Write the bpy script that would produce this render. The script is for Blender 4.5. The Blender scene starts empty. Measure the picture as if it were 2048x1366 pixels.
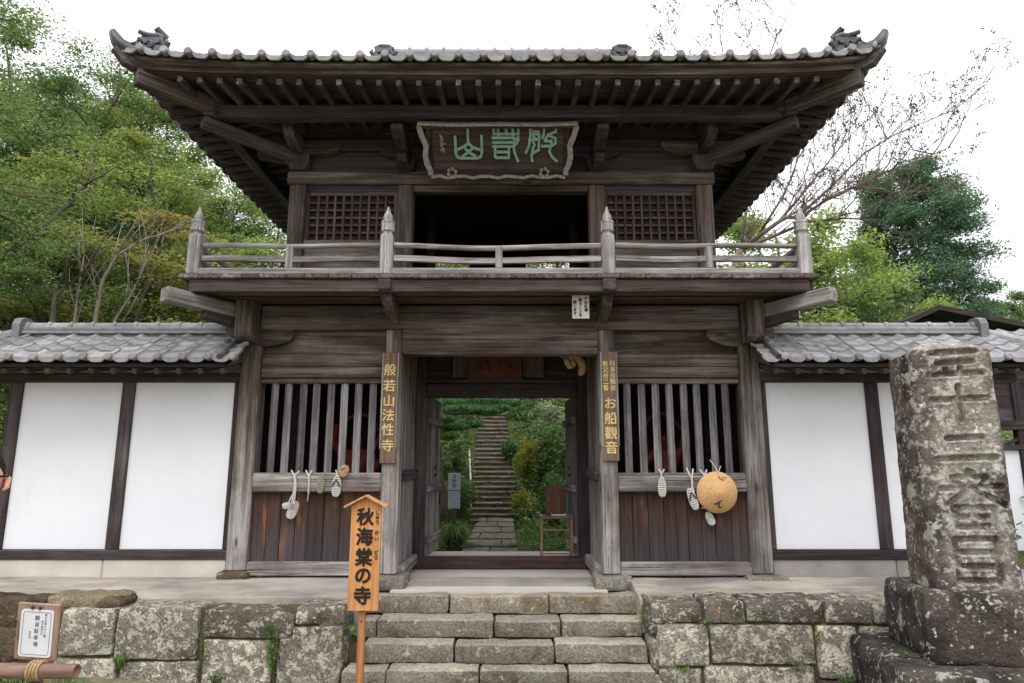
import bpy, bmesh, math, random
import numpy as np
from mathutils import Vector, Matrix, Quaternion

sc = bpy.context.scene
COL = sc.collection
R = math.radians

# ------------------------------------------------------------------ camera
CX, CY, CZ, PITCH, FPX = 0.136, -7.4, 1.14, 10.7, 1320.0
cam_d = bpy.data.cameras.new('camera')
cam_d.sensor_width = 36.0
cam_d.lens = 36.0 * FPX / 2048.0
cam_d.clip_start = 0.05
cam_d.clip_end = 2000
cam = bpy.data.objects.new('camera', cam_d)
cam.location = (CX, CY, CZ)
cam.rotation_euler = (R(90 + PITCH), 0, 0)
COL.objects.link(cam)
sc.camera = cam

# ------------------------------------------------------------------ sky and sun (bright overcast)
world = bpy.data.worlds.new('World')
sc.world = world
world.use_nodes = True
nt = world.node_tree
for n in list(nt.nodes):
    nt.nodes.remove(n)
w_out = nt.nodes.new('ShaderNodeOutputWorld')
w_bg = nt.nodes.new('ShaderNodeBackground')
w_sky = nt.nodes.new('ShaderNodeTexSky')
w_sky.sky_type = 'NISHITA'
w_sky.sun_disc = False
w_sky.sun_elevation = R(58)
w_sky.sun_rotation = R(160)
w_sky.dust_density = 6.0
w_mix = nt.nodes.new('ShaderNodeMixRGB')
w_mix.inputs[0].default_value = 0.86
w_mix.inputs[2].default_value = (9.5, 9.55, 9.95, 1)
nt.links.new(w_sky.outputs[0], w_mix.inputs[1])
# standard overcast luminance: brighter towards the zenith
w_tc = nt.nodes.new('ShaderNodeTexCoord'); w_sep = nt.nodes.new('ShaderNodeSeparateXYZ')
nt.links.new(w_tc.outputs['Generated'], w_sep.inputs[0])
w_map = nt.nodes.new('ShaderNodeMapRange')
w_map.inputs['From Min'].default_value = 0.0; w_map.inputs['From Max'].default_value = 1.0
w_map.inputs['To Min'].default_value = 0.72; w_map.inputs['To Max'].default_value = 1.55
nt.links.new(w_sep.outputs[2], w_map.inputs['Value'])
w_cl = nt.nodes.new('ShaderNodeTexNoise'); w_cl.inputs['Scale'].default_value = 1.6; w_cl.inputs['Detail'].default_value = 5
nt.links.new(w_tc.outputs['Generated'], w_cl.inputs['Vector'])
w_clm = nt.nodes.new('ShaderNodeMapRange')
w_clm.inputs['From Min'].default_value = 0.3; w_clm.inputs['From Max'].default_value = 0.7
w_clm.inputs['To Min'].default_value = 0.92; w_clm.inputs['To Max'].default_value = 1.08
nt.links.new(w_cl.outputs['Fac'], w_clm.inputs['Value'])
w_mm = nt.nodes.new('ShaderNodeMath'); w_mm.operation = 'MULTIPLY'
nt.links.new(w_map.outputs[0], w_mm.inputs[0]); nt.links.new(w_clm.outputs[0], w_mm.inputs[1])
w_sc = nt.nodes.new('ShaderNodeVectorMath'); w_sc.operation = 'SCALE'
nt.links.new(w_mix.outputs[0], w_sc.inputs[0]); nt.links.new(w_mm.outputs[0], w_sc.inputs['Scale'])
nt.links.new(w_sc.outputs[0], w_bg.inputs[0])
w_bg.inputs[1].default_value = 0.14
nt.links.new(w_bg.outputs[0], w_out.inputs[0])
sun_d = bpy.data.lights.new('sun', 'SUN')
sun_d.energy = 1.0
sun_d.angle = R(20)
sun_d.color = (1.0, 0.97, 0.93)
sun = bpy.data.objects.new('sun', sun_d)
sun.rotation_euler = (R(32), 0, R(-20))
COL.objects.link(sun)
sc.view_settings.view_transform = 'Standard'
sc.view_settings.look = 'None'
sc.view_settings.exposure = 0.30
sc.view_settings.gamma = 1.0
sc.view_settings.use_curve_mapping = False
sc.cycles.max_bounces = 8
sc.cycles.diffuse_bounces = 5
sc.cycles.use_denoising = True
sc.cycles.sample_clamp_indirect = 8.0

# ------------------------------------------------------------------ design helpers: a pixel of the 2048 px photo, at a known depth plane Y
def Zat(y, Y=0.0):
    return CZ + (Y - CY) * math.tan(R(PITCH) + math.atan((683.0 - y) / FPX))
def at(x, y, Y):
    z = Zat(y, Y)
    dep = (Y - CY) * math.cos(R(PITCH)) + (z - CZ) * math.sin(R(PITCH))
    return Vector((CX + (x - 1024.0) * dep / FPX, Y, z))
def Xat(x, y, Y):
    return at(x, y, Y).x

# ------------------------------------------------------------------ object helpers
WO = {}
def woff(o):
    return WO.get(o.name, Vector((0, 0, 0))) if o else Vector((0, 0, 0))
def props(o, label=None, cat=None, group=None, kind=None):
    if label: o['label'] = label
    if cat: o['category'] = cat
    if group: o['group'] = group
    if kind: o['kind'] = kind
    return o
def thing(name, label, cat, loc=(0, 0, 0), group=None, rot=None):
    o = bpy.data.objects.new(name, None)
    o.empty_display_size = 0.2
    COL.objects.link(o)
    o.location = loc
    if rot: o.rotation_euler = rot
    WO[o.name] = Vector(loc)
    return props(o, label, cat, group)
def link_mesh(name, me, parent=None, loc=None, rot=None, scale=None, local=False):
    """links a mesh; coordinates are absolute unless local"""
    o = bpy.data.objects.new(name, me)
    COL.objects.link(o)
    base = Vector((0, 0, 0))
    if parent:
        o.parent = parent
        if not local: base = -woff(parent)
    o.location = base + Vector(loc if loc is not None else (0, 0, 0))
    if rot: o.rotation_euler = rot
    if scale: o.scale = scale
    WO[o.name] = woff(parent) + Vector(o.location) if parent else Vector(o.location)
    return o

class MB:
    def __init__(s):
        s.v = []; s.f = []; s.mi = []; s.cur = 0
    def add(s, vs, fs):
        b = len(s.v)
        s.v.extend([tuple(v) for v in vs])
        for f in fs:
            s.f.append([i + b for i in f]); s.mi.append(s.cur)
        return s
    def box(s, x0, x1, y0, y1, z0, z1):
        vs = [(x0,y0,z0),(x1,y0,z0),(x1,y1,z0),(x0,y1,z0),(x0,y0,z1),(x1,y0,z1),(x1,y1,z1),(x0,y1,z1)]
        return s.add(vs, [(0,3,2,1),(4,5,6,7),(0,1,5,4),(1,2,6,5),(2,3,7,6),(3,0,4,7)])
    def cbox(s, x0, x1, y0, y1, z0, z1, ch=0.012):
        """box with every edge chamfered (as the convex hull of 24 points, built by sections)"""
        d = [x1-x0, y1-y0, z1-z0]
        ax = d.index(max(d))
        c = Vector(((x0+x1)/2, (y0+y1)/2, (z0+z1)/2))
        e = [Vector((1,0,0)), Vector((0,1,0)), Vector((0,0,1))][ax]
        up = Vector((0,0,1)) if ax != 2 else Vector((0,1,0))
        wd = [d[1], d[0], d[0]][ax]
        hd = [d[2], d[2], d[1]][ax]
        return s.beam(c - e*d[ax]/2, c + e*d[ax]/2, wd, hd, up, ch)
    def beam(s, p0, p1, w, h, up=(0,0,1), ch=0.012, w1=None, h1=None):
        p0 = Vector(p0); p1 = Vector(p1); up = Vector(up)
        t = (p1 - p0).normalized()
        sd = t.cross(up).normalized()
        u = sd.cross(t).normalized()
        w1 = w if w1 is None else w1; h1 = h if h1 is None else h1
        ch = min(ch, w*0.3, h*0.3)
        L = (p1-p0).length
        ce = min(ch, L*0.3)
        def sec(c, w, h, k):
            a = w/2; b = h/2
            if k <= 0: k = 1e-4
            pts = [(-a+k,-b),(a-k,-b),(a,-b+k),(a,b-k),(a-k,b),(-a+k,b),(-a,b-k),(-a,-b+k)]
            return [c + sd*x + u*y for x, y in pts]
        if ch <= 0.0005:
            a=w/2; b=h/2; a1=w1/2; b1=h1/2
            vs=[p0-sd*a-u*b,p0+sd*a-u*b,p0+sd*a+u*b,p0-sd*a+u*b,p1-sd*a1-u*b1,p1+sd*a1-u*b1,p1+sd*a1+u*b1,p1-sd*a1+u*b1]
            return s.add(vs,[(0,1,2,3),(7,6,5,4),(4,5,1,0),(5,6,2,1),(6,7,3,2),(7,4,0,3)])
        rings = [sec(p0, w-2*ce, h-2*ce, ch*0.5), sec(p0+t*ce, w, h, ch), sec(p1-t*ce, w1, h1, ch), sec(p1, w1-2*ce, h1-2*ce, ch*0.5)]
        vs = [q for r in rings for q in r]
        fs = []
        for k in range(3):
            for i in range(8):
                j = (i+1) % 8
                fs.append((k*8+i, (k+1)*8+i, (k+1)*8+j, k*8+j))
        fs.append(tuple(range(8)))
        fs.append(tuple(24+7-i for i in range(8)))
        return s.add(vs, fs)
    def path(s, pts, w, h, up=(0,0,1), closed_ends=True):
        """rectangular section swept along points"""
        pts = [Vector(p) for p in pts]; up = Vector(up)
        n = len(pts); vs = []
        for i, p in enumerate(pts):
            t = (pts[min(i+1,n-1)] - pts[max(i-1,0)]).normalized()
            sd = t.cross(up).normalized(); u = sd.cross(t).normalized()
            ww = w[i] if hasattr(w,'__len__') else w
            hh = h[i] if hasattr(h,'__len__') else h
            vs += [p-sd*ww/2-u*hh/2, p+sd*ww/2-u*hh/2, p+sd*ww/2+u*hh/2, p-sd*ww/2+u*hh/2]
        fs = []
        for i in range(n-1):
            for k in range(4):
                j=(k+1)%4
                fs.append((i*4+k,(i+1)*4+k,(i+1)*4+j,i*4+j))
        fs.append((0,1,2,3)); fs.append(tuple((n-1)*4+k for k in (3,2,1,0)))
        return s.add(vs, fs)
    def tube(s, pts, r, n=8, cap=True, up=None):
        pts = [Vector(p) for p in pts]
        m = len(pts); vs = []
        prev = None
        for i, p in enumerate(pts):
            t = (pts[min(i+1,m-1)] - pts[max(i-1,0)])
            t = t.normalized() if t.length > 1e-9 else Vector((0,0,1))
            if prev is None:
                a = t.orthogonal().normalized()
            else:
                a = (prev - t*prev.dot(t))
                a = a.normalized() if a.length > 1e-6 else t.orthogonal().normalized()
            prev = a
            b = t.cross(a)
            rr = r[i] if hasattr(r,'__len__') else r
            for k in range(n):
                th = 2*math.pi*k/n
                vs.append(p + (a*math.cos(th) + b*math.sin(th))*rr)
        fs = []
        for i in range(m-1):
            for k in range(n):
                j=(k+1)%n
                fs.append((i*n+k,i*n+j,(i+1)*n+j,(i+1)*n+k))
        if cap:
            fs.append(tuple(n-1-k for k in range(n)))
            fs.append(tuple((m-1)*n+k for k in range(n)))
        return s.add(vs, fs)
    def lathe(s, prof, c, n=12, sq=None):
        """prof: (radius, z) about the vertical through c"""
        c = Vector(c); vs = []
        for r, z in prof:
            for k in range(n):
                th = 2*math.pi*(k+0.5)/n
                vs.append(c + Vector((r*math.cos(th), r*math.sin(th), z)))
        fs = []
        m = len(prof)
        for i in range(m-1):
            for k in range(n):
                j=(k+1)%n
                fs.append((i*n+k,i*n+j,(i+1)*n+j,(i+1)*n+k))
        fs.append(tuple(n-1-k for k in range(n)))
        fs.append(tuple((m-1)*n+k for k in range(n)))
        return s.add(vs, fs)
    def prism(s, poly, o, u, v, w):
        """polygon (a,b) in the plane o + a*u + b*v, extruded by w"""
        o=Vector(o);u=Vector(u);v=Vector(v);w=Vector(w)
        n=len(poly)
        vs=[o+u*a+v*b for a,b in poly]+[o+u*a+v*b+w for a,b in poly]
        fs=[tuple(range(n)),tuple(2*n-1-i for i in range(n))]
        for i in range(n):
            j=(i+1)%n
            fs.append((i,n+i,n+j,j))
        return s.add(vs,fs)
    def mesh(s, name, mat, smooth=False, bevel=0.0):
        me = bpy.data.meshes.new(name)
        me.from_pydata(s.v, [], s.f)
        mats = mat if isinstance(mat, (list, tuple)) else [mat]
        for m in mats: me.materials.append(m)
        if len(mats) > 1:
            me.polygons.foreach_set('material_index', s.mi)
        bm = bmesh.new(); bm.from_mesh(me)
        bmesh.ops.recalc_face_normals(bm, faces=bm.faces[:])
        if bevel > 0:
            bmesh.ops.bevel(bm, geom=bm.edges[:], offset=bevel, segments=1, affect='EDGES', clamp_overlap=True)
        bm.to_mesh(me); bm.free()
        if smooth:
            me.polygons.foreach_set('use_smooth', [True]*len(me.polygons))
        me.update()
        return me
    def build(s, name, mat, parent=None, smooth=False, bevel=0.0, loc=None, local=False):
        return link_mesh(name, s.mesh(name, mat, smooth, bevel), parent, loc=loc, local=local)

# ------------------------------------------------------------------ materials
def srgb(r, g, b):
    f = lambda c: (c/255/12.92) if c/255 <= 0.04045 else ((c/255+0.055)/1.055)**2.4
    return (f(r), f(g), f(b), 1)
class NT:
    def __init__(s, name):
        s.m = bpy.data.materials.new(name); s.m.use_nodes = True
        s.t = s.m.node_tree
        s.b = s.t.nodes['Principled BSDF']
        s.out = s.t.nodes['Material Output']
    def n(s, t, **kw):
        x = s.t.nodes.new(t)
        for k, v in kw.items():
            if k.startswith('_'): setattr(x, k[1:], v)
            elif k[0] == 'i' and k[1:].isdigit(): x.inputs[int(k[1:])].default_value = v
            else: x.inputs[k].default_value = v
        return x
    def l(s, a, b): s.t.links.new(a, b)
    def coords(s, rand=True, src='Object'):
        tc = s.n('ShaderNodeTexCoord')
        if not rand: return tc.outputs[src]
        oi = s.n('ShaderNodeObjectInfo')
        ml = s.n('ShaderNodeMath', _operation='MULTIPLY', i1=57.0); s.l(oi.outputs['Random'], ml.inputs[0])
        ad = s.n('ShaderNodeVectorMath', _operation='ADD'); s.l(tc.outputs[src], ad.inputs[0]); s.l(ml.outputs[0], ad.inputs[1])
        s.rnd = oi.outputs['Random']
        return ad.outputs[0]
    def noise(s, co, scale, detail=4, rough=0.55, map=None, dist=0.0):
        if map:
            mp = s.n('ShaderNodeMapping'); mp.inputs['Scale'].default_value = map
            s.l(co, mp.inputs[0]); co = mp.outputs[0]
        x = s.n('ShaderNodeTexNoise', Scale=scale, Detail=detail, Roughness=rough, Distortion=dist)
        s.l(co, x.inputs['Vector'])
        return x.outputs['Fac']
    def ramp(s, fac, stops):
        x = s.n('ShaderNodeValToRGB')
        e = x.color_ramp.elements
        while len(e) < len(stops): e.new(0.5)
        for k, (p, c) in enumerate(stops):
            e[k].position = p
            e[k].color = c if hasattr(c, '__len__') else (c, c, c, 1)
        s.l(fac, x.inputs[0])
        return x.outputs[0]
    def mix(s, f, a, b, mode='MIX'):
        x = s.n('ShaderNodeMixRGB', _blend_type=mode)
        for i, q in enumerate((f, a, b)):
            if hasattr(q, 'node'): s.l(q, x.inputs[i])
            else: x.inputs[i].default_value = q
        return x.outputs[0]
    def math(s, op, a, b=0.0):
        x = s.n('ShaderNodeMath', _operation=op)
        for i, q in enumerate((a, b)):
            if hasattr(q, 'node'): s.l(q, x.inputs[i])
            else: x.inputs[i].default_value = q
        return x.outputs[0]
    def bump(s, h, strength, dist=0.02):
        x = s.n('ShaderNodeBump', Strength=strength, Distance=dist)
        s.l(h, x.inputs['Height']); s.l(x.outputs[0], s.b.inputs['Normal'])
    def done(s, col, rough=0.8, spec=0.3):
        if hasattr(col, 'node'): s.l(col, s.b.inputs['Base Color'])
        else: s.b.inputs['Base Color'].default_value = col
        if hasattr(rough, 'node'): s.l(rough, s.b.inputs['Roughness'])
        else: s.b.inputs['Roughness'].default_value = rough
        s.b.inputs['Specular IOR Level'].default_value = spec
        return s.m

def wood(name, dark, mid, grey, axis, amount=0.5, bump=0.5, crack=0.6, vary=0.45, foot=0.0):
    """weathered timber: grain along one axis, brown under a silver-grey weathered skin, drying cracks"""
    k = NT(name)
    co = k.coords()
    st = lambda a, b: tuple(a if i == 'XYZ'.index(axis) else b for i in range(3))
    fine = k.noise(co, 1.0, 6, 0.68, map=st(1.0, 30.0), dist=0.3)
    broad = k.noise(co, 1.0, 4, 0.55, map=st(0.5, 7.0), dist=0.6)
    patch = k.noise(co, 1.7, 5, 0.6, map=st(0.6, 1.5))
    crk = k.noise(co, 1.0, 3, 0.7, map=st(0.9, 38.0), dist=0.8)
    blot = k.noise(co, 2.6, 5, 0.65, map=st(0.7, 1.0))
    knot = k.n('ShaderNodeTexVoronoi', Scale=1.0); kmp = k.n('ShaderNodeMapping'); kmp.inputs['Scale'].default_value = st(1.5, 5.0); k.l(co, kmp.inputs[0]); k.l(kmp.outputs[0], knot.inputs['Vector'])
    col = k.mix(k.ramp(fine, [(0.36, 0.0), (0.64, 1.0)]), dark, mid)
    w = k.math('ADD', k.math('MULTIPLY', broad, 0.55), k.math('MULTIPLY', patch, 0.55))
    lo = 0.78 - 0.5 * amount
    if foot:   # bleached by rain splash towards the foot
        tcz = k.coords(False); sz = k.n('ShaderNodeSeparateXYZ'); k.l(tcz, sz.inputs[0])
        mr = k.n('ShaderNodeMapRange'); mr.inputs['From Min'].default_value = 2.4; mr.inputs['From Max'].default_value = 0.1
        mr.inputs['To Min'].default_value = -0.04; mr.inputs['To Max'].default_value = foot; k.l(sz.outputs[2], mr.inputs['Value'])
        w = k.math('ADD', w, mr.outputs[0])
    col = k.mix(k.ramp(w, [(max(0.0, lo-0.10), 0.0), (min(1.0, lo+0.14), 1.0)]), col, k.mix(k.ramp(fine, [(0.36, 0.0), (0.62, 1.0)]), tuple(c*0.42 for c in grey[:3])+(1,), grey))
    col = k.mix(k.math('MULTIPLY', k.ramp(blot, [(0.50, 0.0), (0.72, 1.0)]), 0.55), col, tuple(c*0.55 for c in dark[:3])+(1,))
    col = k.mix(k.math('MULTIPLY', k.ramp(knot.outputs['Distance'], [(0.05, 0.8), (0.13, 0.0)]), min(1.0, crack*1.2)), col, tuple(c*0.45 for c in dark[:3])+(1,))
    cm = k.ramp(crk, [(0.33, 1.0), (0.39, 0.0)])
    col = k.mix(k.math('MULTIPLY', cm, crack), col, (0.012, 0.010, 0.009, 1))
    v = k.math('ADD', 1.0 - vary/2, k.math('MULTIPLY', k.rnd, vary))
    col = k.mix(1.0, col, v, 'MULTIPLY')
    h = k.math('SUBTRACT', k.math('ADD', fine, k.math('MULTIPLY', broad, 1.0)), k.math('MULTIPLY', cm, 0.8))
    k.bump(h, min(1.0, bump*1.5), 0.014)
    return k.done(col, 0.82, 0.25)

def wood3(base, *a, **kw):
    return {ax: wood(base + '_' + ax.lower(), *a, ax, **kw) for ax in 'XYZ'}

W_POST = wood3('weathered_post_wood', srgb(66,56,50), srgb(112,99,90), srgb(168,163,160), amount=0.36, foot=0.16, crack=0.8)
W_BEAM = wood3('weathered_beam_wood', srgb(54,45,41), srgb(91,79,72), srgb(142,134,130), amount=0.38, crack=0.8)
W_EAVE = wood3('eave_wood', srgb(54,49,51), srgb(84,78,81), srgb(116,110,114), amount=0.30, crack=0.4)
W_DECK = wood3('balcony_wood', srgb(54,43,40), srgb(90,75,70), srgb(120,108,104), amount=0.35)
W_RAIL = wood3('silver_rail_wood', srgb(88,82,79), srgb(138,132,130), srgb(192,189,188), amount=0.54, crack=0.5)
W_BAR = wood3('lattice_bar_wood', srgb(72,65,63), srgb(112,105,104), srgb(172,170,172), amount=0.5)
W_DARK = wood3('dark_frame_wood', srgb(44,38,38), srgb(70,61,60), srgb(104,98,99), amount=0.28, crack=0.3)
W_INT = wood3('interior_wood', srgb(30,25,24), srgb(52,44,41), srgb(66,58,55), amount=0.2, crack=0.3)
W_LAT = wood3('lattice_brown_wood', srgb(62,48,42), srgb(98,80,72), srgb(124,112,106), amount=0.38)

def plank_mat():
    """red-brown lower boards, charred dark at foot and edges by splash stains, orange heart in patches"""
    k = NT('red_brown_plank')
    co = k.coords()
    fine = k.noise(co, 1.0, 5, 0.6, map=(30, 30, 1.0), dist=0.4)
    broad = k.noise(co, 1.0, 3, 0.5, map=(9, 9, 0.8), dist=0.5)
    pat = k.noise(co, 1.0, 4, 0.6, map=(4.5, 4.5, 1.3))
    col = k.mix(k.ramp(fine, [(0.3, 0.0), (0.7, 1.0)]), srgb(46,32,27), srgb(88,62,50))
    col = k.mix(k.ramp(k.math('ADD', k.math('MULTIPLY', pat, 0.7), k.math('MULTIPLY', broad, 0.4)), [(0.60, 0.0), (0.76, 0.8)]), col, srgb(150,104,76))
    tc = k.coords(False)
    sp = k.n('ShaderNodeSeparateXYZ'); k.l(tc, sp.inputs[0])
    foot = k.math('ADD', sp.outputs[2], k.math('MULTIPLY', k.math('SUBTRACT', broad, 0.5), 0.9))
    st = k.ramp(foot, [(0.24, 1.0), (0.62, 0.0)])
    col = k.mix(k.math('MULTIPLY', st, 0.86), col, k.mix(fine, srgb(38,34,36), srgb(86,82,84)))
    v = k.math('ADD', 0.7, k.math('MULTIPLY', k.rnd, 0.55))
    col = k.mix(1.0, col, v, 'MULTIPLY')
    k.bump(k.math('ADD', fine, broad), 0.4, 0.01)
    return k.done(col, 0.75, 0.25)
M_PLANK = plank_mat()

def plain(name, c1, c2, scale=6.0, rough=0.8, bump=0.1, spec=0.3, map=None, vary=0.0):
    k = NT(name)
    co = k.coords()
    a = k.noise(co, scale, 6, 0.6, map=map)
    col = k.mix(k.ramp(a, [(0.3, 0.0), (0.7, 1.0)]), c1, c2)
    if vary:
        col = k.mix(1.0, col, k.math('ADD', 1-vary/2, k.math('MULTIPLY', k.rnd, vary)), 'MULTIPLY')
    k.bump(k.noise(co, scale*6, 4), bump, 0.01)
    return k.done(col, rough, spec)

def plaster_mat():
    k = NT('white_plaster')
    co = k.coords()
    a = k.noise(co, 1.2, 5, 0.6)
    col = k.mix(k.ramp(a, [(0.35, 0.0), (0.75, 1.0)]), srgb(221,223,229), srgb(230,232,237))
    st = k.noise(co, 1.0, 4, 0.6, map=(3.0, 3.0, 0.7))
    col = k.mix(k.math('MULTIPLY', k.ramp(st, [(0.60, 0.0), (0.85, 1.0)]), 0.35), col, srgb(200,197,190))
    sp = k.noise(co, 42.0, 2, 0.5)
    col = k.mix(k.ramp(sp, [(0.79, 0.0), (0.81, 0.5)]), col, srgb(130,126,120))
    k.bump(k.noise(co, 60, 3), 0.05, 0.005)
    return k.done(col, 0.85, 0.2)
M_PLASTER = plaster_mat()
M_FOUND = plain('foundation_render', srgb(176,172,160), srgb(206,202,190), 1.8, 0.9, 0.15)
M_FOUND_R = plain('foundation_block_grey', srgb(128,126,120), srgb(158,154,146), 3.0, 0.9, 0.25)

def concrete_mat(name, c1, c2, stain):
    k = NT(name)
    co = k.coords(False)
    a = k.noise(co, 0.9, 6, 0.65)
    b = k.noise(co, 9.0, 5, 0.6)
    col = k.mix(k.ramp(a, [(0.35, 0.0), (0.68, 1.0)]), c1, c2)
    s = k.noise(co, 1.0, 5, 0.65, map=(0.7, 2.4, 1))
    col = k.mix(k.math('MULTIPLY', k.ramp(s, [(0.42, 0.0), (0.60, 1.0)]), 0.85), col, stain)
    col = k.mix(k.math('MULTIPLY', b, 0.35), col, k.mix(0.5, col, (0.05,0.05,0.05,1)))
    k.bump(k.math('ADD', b, k.noise(co, 90, 3)), 0.25, 0.01)
    return k.done(col, 0.9, 0.2)
M_CONC = concrete_mat('platform_concrete', srgb(160,152,143), srgb(194,185,170), srgb(120,114,109))
M_CONC_L = plain('passage_concrete', srgb(184,176,168), srgb(200,192,184), 2.2, 0.9, 0.12)

def stone_mat(name, base1, base2, lich, lamt, dark, damt, bump=0.6, lscale=5.0, bright=None, face=False):
    """rough old stone: mottled base, dark algae stains and crusts of pale lichen"""
    k = NT(name)
    co = k.coords()
    a = k.noise(co, 4.0, 6, 0.65)
    g = k.noise(co, 42.0, 4, 0.6)
    col = k.mix(k.ramp(a, [(0.3, 0.0), (0.7, 1.0)]), base1, base2)
    col = k.mix(k.ramp(g, [(0.35, 0.55), (0.62, 0.0)]), col, (0.03,0.028,0.024,1))
    d = k.noise(co, 2.2, 6, 0.7, dist=0.5)
    col = k.mix(k.math('MULTIPLY', k.ramp(d, [(0.62-0.25*damt, 0.0), (0.74-0.25*damt, 1.0)]), 0.85), col, dark)
    lm = k.noise(co, lscale, 8, 0.72, dist=0.4)
    vor = k.n('ShaderNodeTexVoronoi', Scale=lscale*4.0); vor.feature = 'F1'
    k.l(co, vor.inputs['Vector'])
    lf = k.math('SUBTRACT', lm, k.math('MULTIPLY', vor.outputs['Distance'], 0.14))
    if face:   # the dressed, carved face keeps its paler stone and more lichen
        tl_ = k.coords(False); sx_ = k.n('ShaderNodeSeparateXYZ'); k.l(tl_, sx_.inputs[0])
        ab = k.math('ABSOLUTE', k.math('SUBTRACT', sx_.outputs[0], 0.03))
        e = k.math('ADD', ab, k.math('MULTIPLY', k.math('SUBTRACT', a, 0.5), 0.22))
        cen = k.ramp(k.math('ADD', e, k.math('MULTIPLY', k.math('MAXIMUM', k.math('SUBTRACT', sx_.outputs[1], 0.07), 0.0), 6.0)), [(0.19, 1.0), (0.27, 0.0)])
        pale = k.mix(k.ramp(g, [(0.3, 0.0), (0.65, 1.0)]), srgb(112,106,98), srgb(166,160,148))
        col = k.mix(k.math('MULTIPLY', cen, k.ramp(d, [(0.40, 0.88), (0.62, 0.25)])), col, pale)
        lf = k.math('ADD', lf, k.math('MULTIPLY', cen, 0.03))
    t = 0.62 - 0.22*lamt
    mask = k.ramp(lf, [(t, 0.0), (t+0.05, 1.0)])
    lc = k.mix(k.ramp(g, [(0.3, 0.0), (0.6, 1.0)]), tuple(c*0.55 for c in lich[:3])+(1,), lich)
    col = k.mix(k.math('MULTIPLY', mask, 0.9), col, lc)
    sp = k.noise(co, 17.0, 3, 0.5)
    col = k.mix(k.ramp(sp, [(0.66, 0.0), (0.69, 0.8)]), col, bright or lich)
    v = k.math('ADD', 0.82, k.math('MULTIPLY', k.rnd, 0.36))
    col = k.mix(1.0, col, v, 'MULTIPLY')
    k.bump(k.math('ADD', k.math('ADD', k.math('MULTIPLY', a, 1.5), g), k.math('ADD', k.math('MULTIPLY', mask, 0.25), k.math('MULTIPLY', d, 1.2))), bump, 0.035)
    return k.done(col, 0.92, 0.15)
M_ST_PALE = stone_mat('lichened_wall_stone', srgb(124,116,104), srgb(160,152,138), srgb(204,200,182), 0.95, srgb(78,68,58), 0.2, 0.7, 11.0)
M_ST_DARK = stone_mat('dark_mossy_wall_stone', srgb(98,90,80), srgb(132,122,110), srgb(192,188,174), 0.74, srgb(62,54,46), 0.5, 0.7, 9.0)
M_ST_STEP = stone_mat('step_stone', srgb(116,110,98), srgb(150,143,130), srgb(178,174,158), 0.32, srgb(76,70,58), 0.40, 0.6)
M_ST_TOP = stone_mat('worn_top_step_stone', srgb(138,129,114), srgb(168,158,140), srgb(178,172,154), 0.16, srgb(104,88,64), 0.32, 0.5)
M_ST_TAN = stone_mat('tan_boulder_stone', srgb(122,110,90), srgb(158,142,114), srgb(170,162,138), 0.2, srgb(74,64,50), 0.4, 0.7)
M_ST_BROWN = stone_mat('brown_boulder_stone', srgb(86,74,60), srgb(116,100,80), srgb(150,140,110), 0.12, srgb(50,44,36), 0.45, 0.8)
M_ST_GARD = stone_mat('garden_step_stone', srgb(96,90,80), srgb(136,128,114), srgb(156,152,136), 0.3, srgb(58,54,44), 0.4, 0.4)
M_ST_TREAD = stone_mat('worn_lit_tread_stone', srgb(152,145,130), srgb(186,178,162), srgb(186,180,164), 0.1, srgb(122,112,94), 0.22, 0.4)  # paler than the risers: sky light put into the colour, plus wear
M_ST_PAD = stone_mat('post_base_stone', srgb(120,114,104), srgb(152,146,134), srgb(176,174,160), 0.2, srgb(90,84,76), 0.3, 0.4)
M_MONU = stone_mat('monument_stone', srgb(88,78,72), srgb(126,115,107), srgb(178,175,166), 0.76, srgb(52,43,40), 0.42, 0.5, 6.5, srgb(205,204,198), face=True)
M_MONU_B = stone_mat('monument_base_stone', srgb(66,60,56), srgb(96,88,82), srgb(176,174,166), 0.58, srgb(42,37,35), 0.55, 0.6, 7.5, srgb(196,194,188))

def tile_mat(name, c1, c2, c3):
    k = NT(name)
    co = k.coords()
    a = k.noise(co, 9.0, 5, 0.6)
    b = k.noise(co, 1.3, 4, 0.6)
    col = k.mix(k.ramp(a, [(0.3, 0.0), (0.7, 1.0)]), c1, c2)
    col = k.mix(k.ramp(b, [(0.5, 0.0), (0.75, 0.7)]), col, c3)
    col = k.mix(1.0, col, k.math('ADD', 0.66, k.math('MULTIPLY', k.rnd, 0.6)), 'MULTIPLY')
    k.bump(a, 0.15, 0.01)
    return k.done(col, 0.46, 0.5)
M_TILE = tile_mat('grey_roof_tile', srgb(110,110,113), srgb(152,152,154), srgb(112,110,100))
M_TILE_D = tile_mat('dark_ridge_tile', srgb(58,58,62), srgb(90,90,96), srgb(70,68,66))
M_ORANGE = wood('fresh_sign_wood', srgb(182,126,78), srgb(210,154,104), srgb(208,164,122), 'Z', amount=0.3, crack=0.0, bump=0.08, vary=0.1)
M_ORANGE_D = wood('fresh_sign_stake_wood', srgb(150,98,60), srgb(184,128,84), srgb(176,136,104), 'Z', amount=0.4, crack=0.1, bump=0.1, vary=0.1)
M_NAME = wood('name_board_wood', srgb(92,70,56), srgb(126,102,86), srgb(132,116,106), 'Z', amount=0.35, crack=0.2, bump=0.25, vary=0.15)
M_PLAQUE = wood('plaque_board_wood', srgb(60,48,45), srgb(90,74,70), srgb(104,90,86), 'X', amount=0.3, crack=0.25, bump=0.3, vary=0.1)
M_CARVE = plain('pale_carved_wood', srgb(150,122,92), srgb(196,166,130), 12, 0.7, 0.3)
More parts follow.
